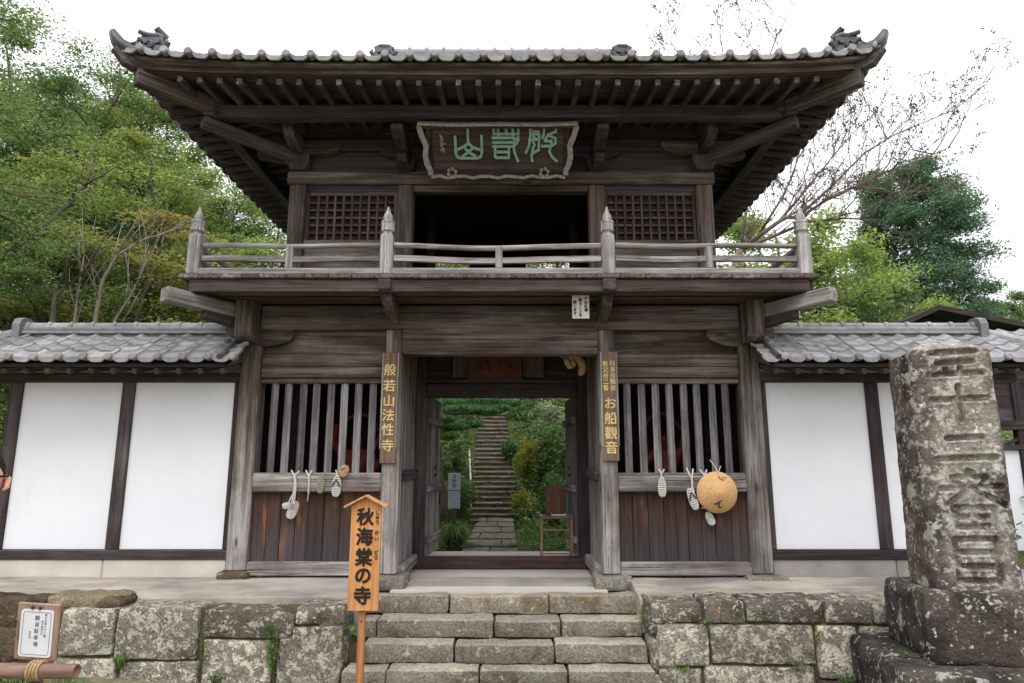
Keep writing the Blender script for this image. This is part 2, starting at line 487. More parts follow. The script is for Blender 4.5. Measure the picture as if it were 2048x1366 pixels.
M_REDBOARD = plain('red_brown_board', srgb(74,42,34), srgb(100,60,48), 8, 0.7, 0.15)
M_GOLD = plain('gold_paint', srgb(184,156,92), srgb(226,202,142), 30, 0.45, 0.1, 0.5)
M_VERD = plain('pale_green_paint', srgb(120,158,142), srgb(158,190,176), 20, 0.7, 0.2)
M_GREYPAINT = plain('worn_white_paint', srgb(120,114,110), srgb(178,174,170), 26, 0.8, 0.3)
M_INK = plain('black_ink', srgb(28,20,16), srgb(44,32,24), 30, 0.7, 0.0)
M_INK_B = plain('blue_grey_ink', srgb(92,98,116), srgb(122,128,144), 30, 0.7, 0.0)
M_PAPER = plain('white_paper', srgb(214,216,222), srgb(232,233,238), 5, 0.75, 0.03)
M_PAPER_G = plain('weathered_paper', srgb(172,168,164), srgb(196,192,188), 8, 0.8, 0.05)
M_SIGNWHITE = plain('faded_white_board', srgb(176,178,190), srgb(200,202,212), 6, 0.7, 0.05)
M_STRAWW = plain('bleached_straw', srgb(170,166,160), srgb(220,217,212), 40, 0.9, 0.6, map=(1,1,6))
M_STRAWG = plain('green_grey_cloth', srgb(128,130,112), srgb(160,160,140), 30, 0.9, 0.4)
M_STRAWT = plain('tan_straw', srgb(150,124,88), srgb(196,168,128), 40, 0.9, 0.6)
M_ROPE = plain('white_rope', srgb(176,170,164), srgb(216,212,208), 60, 0.9, 0.5)
def hat_mat():
    k = NT('woven_sedge')
    co = k.coords(False)
    a = k.noise(co, 1.0, 3, 0.6, map=(70, 40, 70))
    w = k.n('ShaderNodeTexWave', Scale=26.0, Distortion=1.5); w.wave_type = 'RINGS'; w.rings_direction = 'Y'
    k.l(co, w.inputs['Vector'])
    col = k.mix(k.ramp(a, [(0.3,0.0),(0.7,1.0)]), srgb(190,146,96), srgb(226,186,136))
    col = k.mix(k.math('MULTIPLY', w.outputs['Fac'], 0.25), col, srgb(170,120,70))
    k.bump(k.math('ADD', a, w.outputs['Fac']), 0.4, 0.006)
    return k.done(col, 0.7, 0.3)
M_HAT = hat_mat()
M_BAMBOO = plain('brown_bamboo', srgb(104,78,66), srgb(146,116,100), 5, 0.5, 0.1, 0.5, map=(1,6,6))
M_BARK = plain('bark', srgb(62,54,46), srgb(104,94,82), 6, 0.95, 0.7, map=(1,1,0.3))
M_BARK_L = plain('pale_bark', srgb(112,102,92), srgb(150,140,128), 6, 0.95, 0.5, map=(1,1,0.3))
M_BARK_P = plain('pinkish_bare_bark', srgb(92,80,76), srgb(128,112,106), 6, 0.95, 0.5)
M_IRON = plain('dark_iron', srgb(40,40,44), srgb(70,66,64), 20, 0.6, 0.2, 0.5)
M_METAL = plain('handrail_metal', srgb(186,186,184), srgb(212,212,208), 20, 0.4, 0.05, 0.5)
M_RUSTTABLE = plain('rusty_table_frame', srgb(120,104,74), srgb(156,136,98), 20, 0.6, 0.2, 0.4)
M_TABLETOP = plain('table_top_veneer', srgb(92,70,62), srgb(124,98,86), 6, 0.5, 0.05, 0.4)
M_RED = plain('red_lacquer_paint', srgb(84,26,24), srgb(116,38,32), 5, 0.6, 0.2)
M_STATUE_CLOTH = plain('statue_dark_cloth', srgb(70,52,40), srgb(104,80,60), 5, 0.8, 0.3)
M_ROCK = plain('statue_rock_base', srgb(74,64,54), srgb(112,98,84), 5, 0.9, 0.6)
M_SKIN = plain('skin', srgb(206,150,130), srgb(224,170,148), 8, 0.5, 0.05)
M_HAIR = plain('dark_hair', srgb(20,18,18), srgb(40,36,34), 40, 0.5, 0.5)
M_SHIRT = plain('grey_jacket_cloth', srgb(60,64,74), srgb(78,82,92), 30, 0.9, 0.3)
M_TROUSER = plain('dark_trouser_cloth', srgb(36,38,46), srgb(48,50,58), 30, 0.9, 0.3)
M_BLACK = plain('black_plastic', srgb(16,16,18), srgb(24,24,26), 20, 0.35, 0.0, 0.5)
def glass_mat():
    k = NT('spectacle_glass')
    k.b.inputs['Transmission Weight'].default_value = 1.0
    k.b.inputs['IOR'].default_value = 1.15
    k.b.inputs['Roughness'].default_value = 0.02
    k.b.inputs['Base Color'].default_value = (0.95, 0.96, 0.98, 1)
    return k.m
M_GLASS = glass_mat()
M_DIRT = plain('damp_joint_soil', srgb(66,62,44), srgb(98,92,66), 9, 0.95, 0.8)

def leaf_mat(name, c1, c2, c3, trans=0.35, dryf=0.0):
    k = NT(name)
    geo = k.n('ShaderNodeNewGeometry')
    co = k.coords(True)
    rp = geo.outputs['Random Per Island']
    col = k.mix(rp, c1, c2)
    cl = k.noise(co, 0.55, 3, 0.6)
    col = k.mix(k.ramp(cl, [(0.42, 0.0), (0.66, 1.0)]), col, c3)
    v = k.math('ADD', 0.7, k.math('MULTIPLY', rp, 0.6))
    col = k.mix(1.0, col, v, 'MULTIPLY')
    k.done(col, 0.55, 0.3)
    tr = k.n('ShaderNodeBsdfTranslucent')
    trans = min(0.5, trans + 0.1)
    k.l(k.mix(1.0, col, (1.12, 1.2, 0.78, 1), 'MULTIPLY'), tr.inputs[0])
    ms = k.n('ShaderNodeMixShader', i0=trans)
    k.l(k.b.outputs[0], ms.inputs[1]); k.l(tr.outputs[0], ms.inputs[2])
    k.l(ms.outputs[0], k.out.inputs[0])
    return k.m
L_MAPLE = leaf_mat('maple_leaf', srgb(106,126,74), srgb(146,162,100), srgb(148,152,96))
L_MAPLE2 = leaf_mat('green_broad_leaf', srgb(88,112,70), srgb(128,146,96), srgb(106,126,80))
L_AUTUMN = leaf_mat('turning_leaf', srgb(144,138,88), srgb(154,136,86), srgb(130,140,88))
L_LIME = leaf_mat('yellow_green_leaf', srgb(122,142,80), srgb(164,178,110), srgb(138,154,90), 0.38)
L_CONIF = leaf_mat('conifer_needle', srgb(74,104,82), srgb(110,138,110), srgb(88,118,92), 0.22)
L_PINE = leaf_mat('pine_needle', srgb(58,96,56), srgb(98,136,80), srgb(76,114,64), 0.2)
L_DARK = leaf_mat('dark_evergreen_leaf', srgb(66,94,58), srgb(104,128,80), srgb(84,110,66), 0.28)
L_PALE = leaf_mat('silvery_leaf', srgb(126,140,112), srgb(166,176,150), srgb(108,126,88), 0.25)
L_YELLOW = leaf_mat('yellowish_leaf', srgb(140,140,62), srgb(168,160,78), srgb(118,128,58), 0.35)
L_SPARSE = leaf_mat('late_brown_green_leaf', srgb(84,88,68), srgb(118,106,86), srgb(88,98,64), 0.3)
L_GRASS = leaf_mat('grass_blade', srgb(70,98,48), srgb(112,136,74), srgb(92,112,60), 0.3)
L_WEED = leaf_mat('weed_leaf', srgb(72,106,52), srgb(112,146,76), srgb(90,122,62), 0.3)

# ------------------------------------------------------------------ foliage helpers
def leaf_mesh(name, C, U, V, mat, bend=None):
    """rhombic leaves: centres C, half-length vectors U, half-width vectors V"""
    n = len(C)
    P = np.empty((n, 4, 3), np.float32)
    P[:, 0] = C - U; P[:, 1] = C + V - U*0.1; P[:, 2] = C + U; P[:, 3] = C - V - U*0.1
    me = bpy.data.meshes.new(name)
    me.vertices.add(n*4); me.vertices.foreach_set('co', P.reshape(-1))
    me.loops.add(n*4); me.loops.foreach_set('vertex_index', np.arange(n*4, dtype=np.int32))
    me.polygons.add(n); me.polygons.foreach_set('loop_start', np.arange(0, n*4, 4, dtype=np.int32))
    try: me.polygons.foreach_set('loop_total', np.full(n, 4, dtype=np.int32))
    except Exception: pass
    me.materials.append(mat)
    me.update(calc_edges=True)
    return me
def rand_dirs(rng, n, flat=0.0):
    d = rng.normal(size=(n, 3)); d[:, 2] *= (1-flat)
    return d / np.maximum(np.linalg.norm(d, axis=1, keepdims=True), 1e-6)
def leaves_at(rng, C, size, aspect=0.45, flat=0.5, jitter=0.35, droop=0.0):
    n = len(C)
    u = rand_dirs(rng, n, flat); u[:, 2] -= droop
    u /= np.linalg.norm(u, axis=1, keepdims=True)
    up = rng.normal(size=(n, 3))*(1-flat) + np.array([0, 0, 1.0])*flat*1.5
    v = np.cross(u, up); v /= np.maximum(np.linalg.norm(v, axis=1, keepdims=True), 1e-6)
    s = size*(1 + jitter*rng.uniform(-1, 1, (n, 1)))
    return C, u*s, v*s*aspect

# ================================================================== GROUND AND TERRAIN
from mathutils import noise as mnoise
def sstep(a, b, x):
    t = min(1.0, max(0.0, (x-a)/(b-a)))
    return t*t*(3-2*t)
def lerp(a, b, t): return a + (b-a)*t
def terrain(x, y):
    """height of the land behind the gate: a flat garden, a wooded slope rising on the left and behind"""
    left = sstep(-2.6, -7.0, x)
    right = sstep(2.2, 7.0, x)
    mid = 1 - left - right if left + right < 1 else 0.0
    z0 = -0.28
    hl = min(0.46*max(0.0, y-4.5), 11.0 + 0.02*y) * (1 + 0.15*math.sin(x*0.25))
    hm = 0.0
    if y > 8.9: hm = min(0.655*(y-8.9), 2.9)
    if y > 14.5: hm += 0.30*(y-14.5)
    hm = min(hm, 9.0)
    hr = min(0.14*max(0.0, y-5.0), 4.0)
    if abs(x) > 1.0 and abs(x) < 6 and 5.0 < y: hm += 0.35*sstep(1.0, 2.2, abs(x))*sstep(5.0, 8.0, y)
    far = 0.0
    if x > 30:
        far = 26.0*sstep(30, 110, x)*sstep(60, 140, y) * (0.85 + 0.15*math.sin(x*0.05+1))
    nz = 0.25*mnoise.noise(Vector((x*0.25, y*0.25, 0)))*sstep(4, 9, y) + 0.05*mnoise.noise(Vector((x*1.1, y*1.1, 3)))*sstep(3, 6, y)
    return z0 + hl*left + hm*mid + hr*right + far + nz

def grid_mesh(name, xs, ys, fz, mat):
    vs = [(x, y, fz(x, y)) for y in ys for x in xs]
    nx = len(xs)
    fs = [(j*nx+i, j*nx+i+1, (j+1)*nx+i+1, (j+1)*nx+i) for j in range(len(ys)-1) for i in range(nx-1)]
    me = bpy.data.meshes.new(name); me.from_pydata(vs, [], fs); me.materials.append(mat)
    me.polygons.foreach_set('use_smooth', [True]*len(me.polygons)); me.update()
    return me
def soil_mat(name, c1, c2, c3):
    k = NT(name)
    co = k.coords(False)
    a = k.noise(co, 0.7, 7, 0.65); b = k.noise(co, 12.0, 6, 0.65)
    col = k.mix(k.ramp(a, [(0.35,0.0),(0.65,1.0)]), c1, c2)
    col = k.mix(k.ramp(b, [(0.4,0.0),(0.62,0.8)]), col, c3)
    k.bump(b, 0.6, 0.05)
    return k.done(col, 0.95, 0.15)
M_GROUND = soil_mat('trodden_earth', srgb(124,114,98), srgb(146,136,116), srgb(98,104,66))
M_HILL = soil_mat('forest_floor', srgb(58,60,36), srgb(78,84,46), srgb(62,80,40))
def front_z(x, y):
    return -0.81 + 0.21*sstep(-1.9, -4.4, y) + 0.16*sstep(2.0, 4.5, x)*sstep(-0.9, -1.4, y) + 0.08*sstep(-2.2, -4.0, x)
xs = sorted(set([-300,-150,-80,-40,-25,-15,-11] + [round(-9+0.6*i, 2) for i in range(31)] + [11,15,25,40,80,150,300]))
ys = sorted(set([-300,-120,-60,-30,-18,-12,-9] + [round(-8+0.4*i, 2) for i in range(18)] + [-0.7, 0.4]))
props(link_mesh('ground', grid_mesh('ground', xs, ys, front_z, M_GROUND)), kind='structure')
xs = sorted(set([-300,-150,-80,-50,-38] + [round(-30+0.8*i, 2) for i in range(76)] + [34,40,50,60,75,90,110,130,160,220,300]))
ys = sorted(set([0.35] + [round(1.0+0.6*i, 2) for i in range(56)] + [38,44,52,62,75,90,105,125,150,200,300]))
props(link_mesh('hillside', grid_mesh('hillside', xs, ys, lambda x, y: terrain(x, y), M_HILL)), kind='structure')

# ------------------------------------------------------------------ rough stone pieces
def stone_mesh(name, sx, sy, sz, mat, seed, r=0.05, rough=0.02, seg=0.09, cut=None):
    """an uneven block centred at the origin: rounded arrises, pitted faces"""
    bm = bmesh.new()
    nx = max(2, min(9, int(sx/seg))); ny = max(2, min(5, int(sy/seg))); nz = max(2, min(7, int(sz/seg)))
    nx += 2; ny += 2; nz += 2
    def P(i, n, s):
        q = min(r, s*0.3)
        if i == 0: return -s/2
        if i == n: return s/2
        return -s/2 + q + (s-2*q)*(i-1)/(n-2)
    idx = {}
    def V(i, j, k):
        if (i,j,k) not in idx: idx[(i,j,k)] = bm.verts.new((P(i,nx,sx), P(j,ny,sy), P(k,nz,sz)))
        return idx[(i,j,k)]
    for i in range(nx):
        for j in range(ny):
            bm.faces.new((V(i,j,0),V(i,j+1,0),V(i+1,j+1,0),V(i+1,j,0)))
            bm.faces.new((V(i,j,nz),V(i+1,j,nz),V(i+1,j+1,nz),V(i,j+1,nz)))
    for i in range(nx):
        for k in range(nz):
            bm.faces.new((V(i,0,k),V(i+1,0,k),V(i+1,0,k+1),V(i,0,k+1)))
            bm.faces.new((V(i,ny,k),V(i,ny,k+1),V(i+1,ny,k+1),V(i+1,ny,k)))
    for j in range(ny):
        for k in range(nz):
            bm.faces.new((V(0,j,k),V(0,j,k+1),V(0,j+1,k+1),V(0,j+1,k)))
            bm.faces.new((V(nx,j,k),V(nx,j+1,k),V(nx,j+1,k+1),V(nx,j,k+1)))
    off = Vector((seed*3.17, seed*1.93, seed*0.71))
    for v in bm.verts:
        p = v.co.copy()
        inn = Vector((max(-sx/2+r, min(sx/2-r, p.x)), max(-sy/2+r, min(sy/2-r, p.y)), max(-sz/2+r, min(sz/2-r, p.z))))
        d = p - inn
        if d.length > 1e-6: p = inn + d.normalized()*r
        n1 = mnoise.noise(p*2.2 + off); n2 = mnoise.noise(p*6.5 + off*2); n3 = mnoise.noise(p*14 + off)
        q = p.normalized() if p.length > 0 else Vector((0,0,1))
        e = Vector((p.x/sx, p.y/sy, p.z/sz)).normalized()
        p += e*(n1*0.9 + n2*0.8 + n3*0.55)*rough
        if cut: p = cut(p)
        v.co = p
    me = bpy.data.meshes.new(name); bm.to_mesh(me); bm.free()
    me.materials.append(mat)
    me.polygons.foreach_set('use_smooth', [True]*len(me.polygons)); me.update()
    me.set_sharp_from_angle(angle=R(38))
    return me
def stone(name, parent, x0, x1, y0, y1, z0, z1, mat, seed, r=0.05, rough=0.02, gap=0.008, cut=None, rotz=0.0):
    me = stone_mesh(name, x1-x0-gap, y1-y0, z1-z0-gap, mat, seed, r, rough, cut=cut)
    return link_mesh(name, me, parent, loc=((x0+x1)/2, (y0+y1)/2, (z0+z1)/2), rot=(0, 0, rotz))

# ------------------------------------------------------------------ platform of the gate
def plat_z(x, y):
    return -0.145 + 0.11*sstep(-0.85, 0.0, y) + 0.012*mnoise.noise(Vector((x*1.3, y*2.0, 1)))
def slab(name, x0, x1, y0, y1, fz, mat, nx=26, ny=10, th=0.3):
    xs = [x0+(x1-x0)*i/nx for i in range(nx+1)]; ys = [y0+(y1-y0)*j/ny for j in range(ny+1)]
    vs = [(x, y, fz(x, y)) for y in ys for x in xs]
    W = nx+1
    fs = [(j*W+i, j*W+i+1, (j+1)*W+i+1, (j+1)*W+i) for j in range(ny) for i in range(nx)]
    b = len(vs)
    rim = [(i, 0) for i in range(nx+1)] + [(nx, j) for j in range(1, ny+1)] + [(i, ny) for i in range(nx-1, -1, -1)] + [(0, j) for j in range(ny-1, 0, -1)]
    for i, j in rim: vs.append((xs[i], ys[j], -th-0.14))
    m = len(rim)
    for k in range(m):
        a = rim[k]; c = rim[(k+1) % m]
        fs.append((a[1]*W+a[0], b+k, b+(k+1) % m, c[1]*W+c[0]))
    fs.append(tuple(b+k for k in range(m)))
    me = bpy.data.meshes.new(name); me.from_pydata(vs, [], fs); me.materials.append(mat)
    me.polygons.foreach_set('use_smooth', [len(f) == 4 and max(f) < b for f in fs]); me.update()
    me.set_sharp_from_angle(angle=R(30))
    return link_mesh(name, me)
props(slab('platform_pavement', -6.6, -1.34, -0.62, 0.06, plat_z, M_CONC), kind='structure')
props(slab('platform_pavement', 1.38, 6.6, -0.62, 0.06, plat_z, M_CONC), kind='structure')
props(slab('passage_floor', -1.13, 1.13, -0.205, 3.05, lambda x, y: -0.132, M_CONC_L, 8, 12), kind='structure')
mb = MB(); mb.box(-1.34, 1.37, 0.02, 1.2, -0.5, -0.16); mb.box(-6.7, 6.7, 0.07, 0.5, -0.6, -0.10)
mb.box(-6.6, -1.3, 0.5, 3.0, -0.5, -0.14); mb.box(1.3, 6.6, 0.5, 3.0, -0.5, -0.14)
props(mb.build('platform_core', M_FOUND_R), kind='structure')

# ================================================================== RETAINING WALLS
WY = -0.97
def wall_stones(root, defs, mats):
    for k, (x0, x1, y0, y1, m, *cut) in enumerate(defs):
        a = at(x0, y0, WY); b = at(x1, y1, WY)
        c = at(x0, y1, WY); d = at(x1, y0, WY)
        xx0 = (a.x + c.x)/2; xx1 = (b.x + d.x)/2
        zz1 = (a.z + d.z)/2; zz0 = (b.z + c.z)/2
        stone('wall_stone', root, xx0, xx1, WY, WY+0.42, zz0, zz1, mats[m], k*1.7+len(defs), r=0.022, rough=0.020, gap=0.014, cut=cut[0] if cut else None)
SM = {'p': M_ST_PALE, 'd': M_ST_DARK, 't': M_ST_TAN, 'b': M_ST_BROWN}
rwl = thing('retaining_wall', 'lichen-covered stone retaining wall at the left of the steps', 'stone wall', (-3.0, -0.8, -0.8), 'stone retaining walls beside the steps')
def slant(p):
    if p.x > 0.22 and p.z > 0: p.z -= (p.x-0.22)*0.25
    return p
wall_stones(rwl, [
    (116, 228, 1217, 1316, 'p'), (229, 395, 1215, 1322, 'p'),
    (404, 588, 1220, 1278, 'd', slant), (588, 692, 1212, 1252, 'd'),
    (100, 228, 1317, 1405, 'p'), (230, 393, 1323, 1425, 'p'), (401, 540, 1279, 1402, 'p'), (553, 684, 1253, 1370, 'p'),
    (-80, 96, 1330, 1425, 'b'), (90, 226, 1407, 1520, 'p'), (228, 390, 1427, 1530, 'd'), (396, 545, 1404, 1530, 'p'), (550, 678, 1372, 1530, 'p'),
    (-90, 86, 1427, 1530, 'b')], SM)
for k, (x0, x1, y0, y1, m, yy) in enumerate([(-60, 84, 1196, 1268, 'b', -0.90), (84, 238, 1192, 1222, 't', -0.86), (-90, 30, 1255, 1330, 'b', -0.92), (34, 112, 1262, 1332, 'b', -0.90), (186, 240, 1203, 1220, 'b', -0.90)]):
    a = at(x0, y0, yy); b = at(x1, y1, yy)
    stone('wall_boulder', rwl, a.x, b.x, yy, yy+0.34, b.z, a.z, SM[m], 40+k*2.3, r=0.05, rough=0.022, gap=0.0)
# return of the wall beside the stair
for k, (z0, z1) in enumerate([(-0.42, -0.16), (-0.72, -0.43), (-0.95, -0.73)]):
    stone('wall_stone', rwl, -1.66, -1.385, WY+0.02, -0.24, z0, z1, M_ST_DARK, 60+k, r=0.05, rough=0.02)
mb = MB(); mb.box(-4.28, -1.45, WY+0.05, -0.60, -1.0, -0.175); mb.box(-7.2, -4.281, WY+0.28, -0.60, -1.0, -0.175)
mb.build('wall_backing', M_DIRT, rwl)
rwr = thing('retaining_wall', 'lichen-covered stone retaining wall at the right of the steps', 'stone wall', (3.2, -0.8, -0.8), 'stone retaining walls beside the steps')
wall_stones(rwr, [
    (1299, 1405, 1204, 1248, 'd'), (1408, 1490, 1201, 1248, 'd'), (1491, 1648, 1201, 1248, 'd'), (1650, 1746, 1202, 1249, 'd'), (1748, 1860, 1205, 1250, 'p'),
    (1316, 1418, 1249, 1335, 'p'), (1421, 1632, 1249, 1330, 'p'), (1637, 1722, 1250, 1357, 'p'), (1724, 1860, 1252, 1355, 'p'),
    (1318, 1408, 1337, 1425, 'p'), (1411, 1632, 1332, 1425, 'p'), (1640, 1740, 1360, 1440, 'd'),
    (1316, 1430, 1427, 1530, 'p'), (1434, 1640, 1427, 1530, 'p'), (1740, 1960, 1360, 1500, 'p'), (1862, 2020, 1205, 1300, 'p'), (2022, 2200, 1205, 1300, 'p'), (1862, 2010, 1302, 1400, 'p'), (2012, 2200, 1302, 1400, 'd')], SM)
for k, (z0, z1) in enumerate([(-0.40, -0.15), (-0.72, -0.41), (-0.95, -0.73)]):
    stone('wall_stone', rwr, 1.40, 1.66, WY+0.02, -0.24, z0, z1, M_ST_DARK if k == 0 else M_ST_PALE, 70+k, r=0.05, rough=0.02)
mb = MB(); mb.box(1.45, 7.2, WY+0.05, -0.60, -1.0, -0.175)
mb.build('wall_backing', M_DIRT, rwr)

# ================================================================== STONE STEPS
st_root = thing('stone_steps', 'worn stone steps leading up to the gate passage', 'steps', (0, -1.0, -0.8))
def step_row(yf, yb, ztop, zbot, xl, xr, joints, ypx, mat, seed, rough=0.016):
    xsx = [xl] + [Xat(j, ypx, yf) for j in joints] + [xr]
    for k in range(len(xsx)-1):
        dz = 0.006*math.sin(seed*3+k*2.1)
        o = stone('step_stone', st_root, xsx[k], xsx[k+1], yf + 0.014*math.sin(k*1.7+seed), yb, zbot, ztop+dz, mat, seed+k*1.3, r=0.020, rough=rough, gap=0.014)
        # top faces painted paler, as lit from the sky, besides being worn clean
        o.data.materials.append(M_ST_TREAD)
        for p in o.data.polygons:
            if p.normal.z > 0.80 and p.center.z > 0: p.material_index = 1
step_row(-0.42, -0.212, -0.134, -0.315, Xat(722, 1210, -0.42), Xat(1286, 1210, -0.42), (897, 1097), 1210, M_ST_TOP, 1)
step_row(-0.69, -0.36, -0.307, -0.475, Xat(716, 1255, -0.69), Xat(1288, 1255, -0.69), (753, 987, 1122), 1255, M_ST_STEP, 2)
step_row(-0.91, -0.62, -0.465, -0.645, Xat(722, 1305, -0.91), Xat(1297, 1305, -0.91), (908, 1109), 1305, M_ST_STEP, 3)
step_row(-1.12, -0.85, -0.636, -0.815, Xat(682, 1350, -1.12), Xat(1314, 1350, -1.12), (771, 959, 1137), 1350, M_ST_STEP, 4)
mb = MB(); mb.box(-1.40, 1.42, -0.80, -0.22, -0.95, -0.52); mb.box(-1.40, 1.42, -0.60, -0.22, -0.6, -0.34)
mb.build('step_bedding', M_DIRT, st_root)

# ================================================================== THE GATE
G = thing('temple_gate', 'two-storey weathered timber temple gate with a grey tiled hipped roof', 'temple gate', (0, 1.5, -0.13))
def gpart(name, mb, mat, parent=G, smooth=False):
    return mb.build(name, mat, parent, smooth)
def cb(name, x0, x1, y0, y1, z0, z1, mats, axis, ch=0.012, parent=G):
    return MB().cbox(x0, x1, y0, y1, z0, z1, ch).build(name, mats[axis], parent)
YB = 3.0      # back row of posts
def lbeam(name, p0, p1, w, h, mats, parent=G, ch=0.012):
    """a slanting member built along its own X axis, so the grain runs with it"""
    p0 = Vector(p0); p1 = Vector(p1); d = p1-p0; L = d.length; d.normalize()
    sd = d.cross(Vector((0,0,1))).normalized(); u = sd.cross(d)
    me = MB().beam((0,0,0), (L,0,0), w, h, (0,0,1), ch).mesh(name, mats['X'])
    o = link_mesh(name, me, parent, loc=p0)
    o.rotation_euler = Matrix((d, -sd, u)).transposed().to_euler()
    return o
# post bases and posts
for sx in (-1, 1):
    for (xa, xb, yf, dp) in ((2.72, 2.945, 0.0, 0.23), (1.11, 1.30, -0.01, 0.20)):
        x0, x1 = sorted((sx*xa, sx*xb))
        if xa < 2 or sx > 0:
            stone('post_base', G, x0-0.10, x1+0.12, yf-0.10, yf+0.30, -0.16, -0.002, M_ST_PAD, 5+xa+sx, r=0.03, rough=0.012)
        else:
            stone('post_base', G, x0-0.06, x1+0.05, yf-0.07, yf+0.30, -0.07, 0.035, M_ST_BROWN, 8, r=0.03, rough=0.02)
        cb('post', x0, x1, yf, yf+dp, 0.0 if not (xa > 2 and sx < 0) else 0.035, 2.96 if xa > 2 else 2.68, W_POST, 'Z', 0.014)
        cb('post', x0, x1, YB-dp, YB, -0.1, 2.96, W_POST, 'Z', 0.014)
# main head beam and its nose blocks
cb('head_beam', -2.735, 2.735, -0.055, 0.16, 2.675, 2.955, W_BEAM, 'X', 0.02)
cb('head_beam', -2.95, 2.95, YB-0.2, YB, 2.5, 2.9, W_BEAM, 'X', 0.02)
for sx in (-1, 1):
    # rounded beam nose projecting in front of the corner post
    prof = [(-0.02, 2.96), (-0.27, 2.96), (-0.27, 2.60), (-0.25, 2.55), (-0.20, 2.515), (-0.12, 2.50), (-0.02, 2.50)]
    mb = MB(); mb.prism([(a, b) for a, b in prof], (sx*2.835-0.095, 0, 0), (0,1,0), (0,0,1), (0.19,0,0))
    gpart('beam_nose', mb, W_BEAM['Z'])
    mb = MB(); mb.prism([(0.0, 2.92), (0.20, 2.92), (0.20, 2.60), (0.15, 2.54), (0.0, 2.53)], (sx*2.95, 0.02, 0), (sx,0,0), (0,0,1), (0,0.18,0))
    gpart('beam_nose', mb, W_BEAM['X'])
    cb('head_beam', sx*2.835-0.1, sx*2.835+0.1, 0.24, YB-0.2, 2.6, 2.95, W_BEAM, 'Y', 0.02)
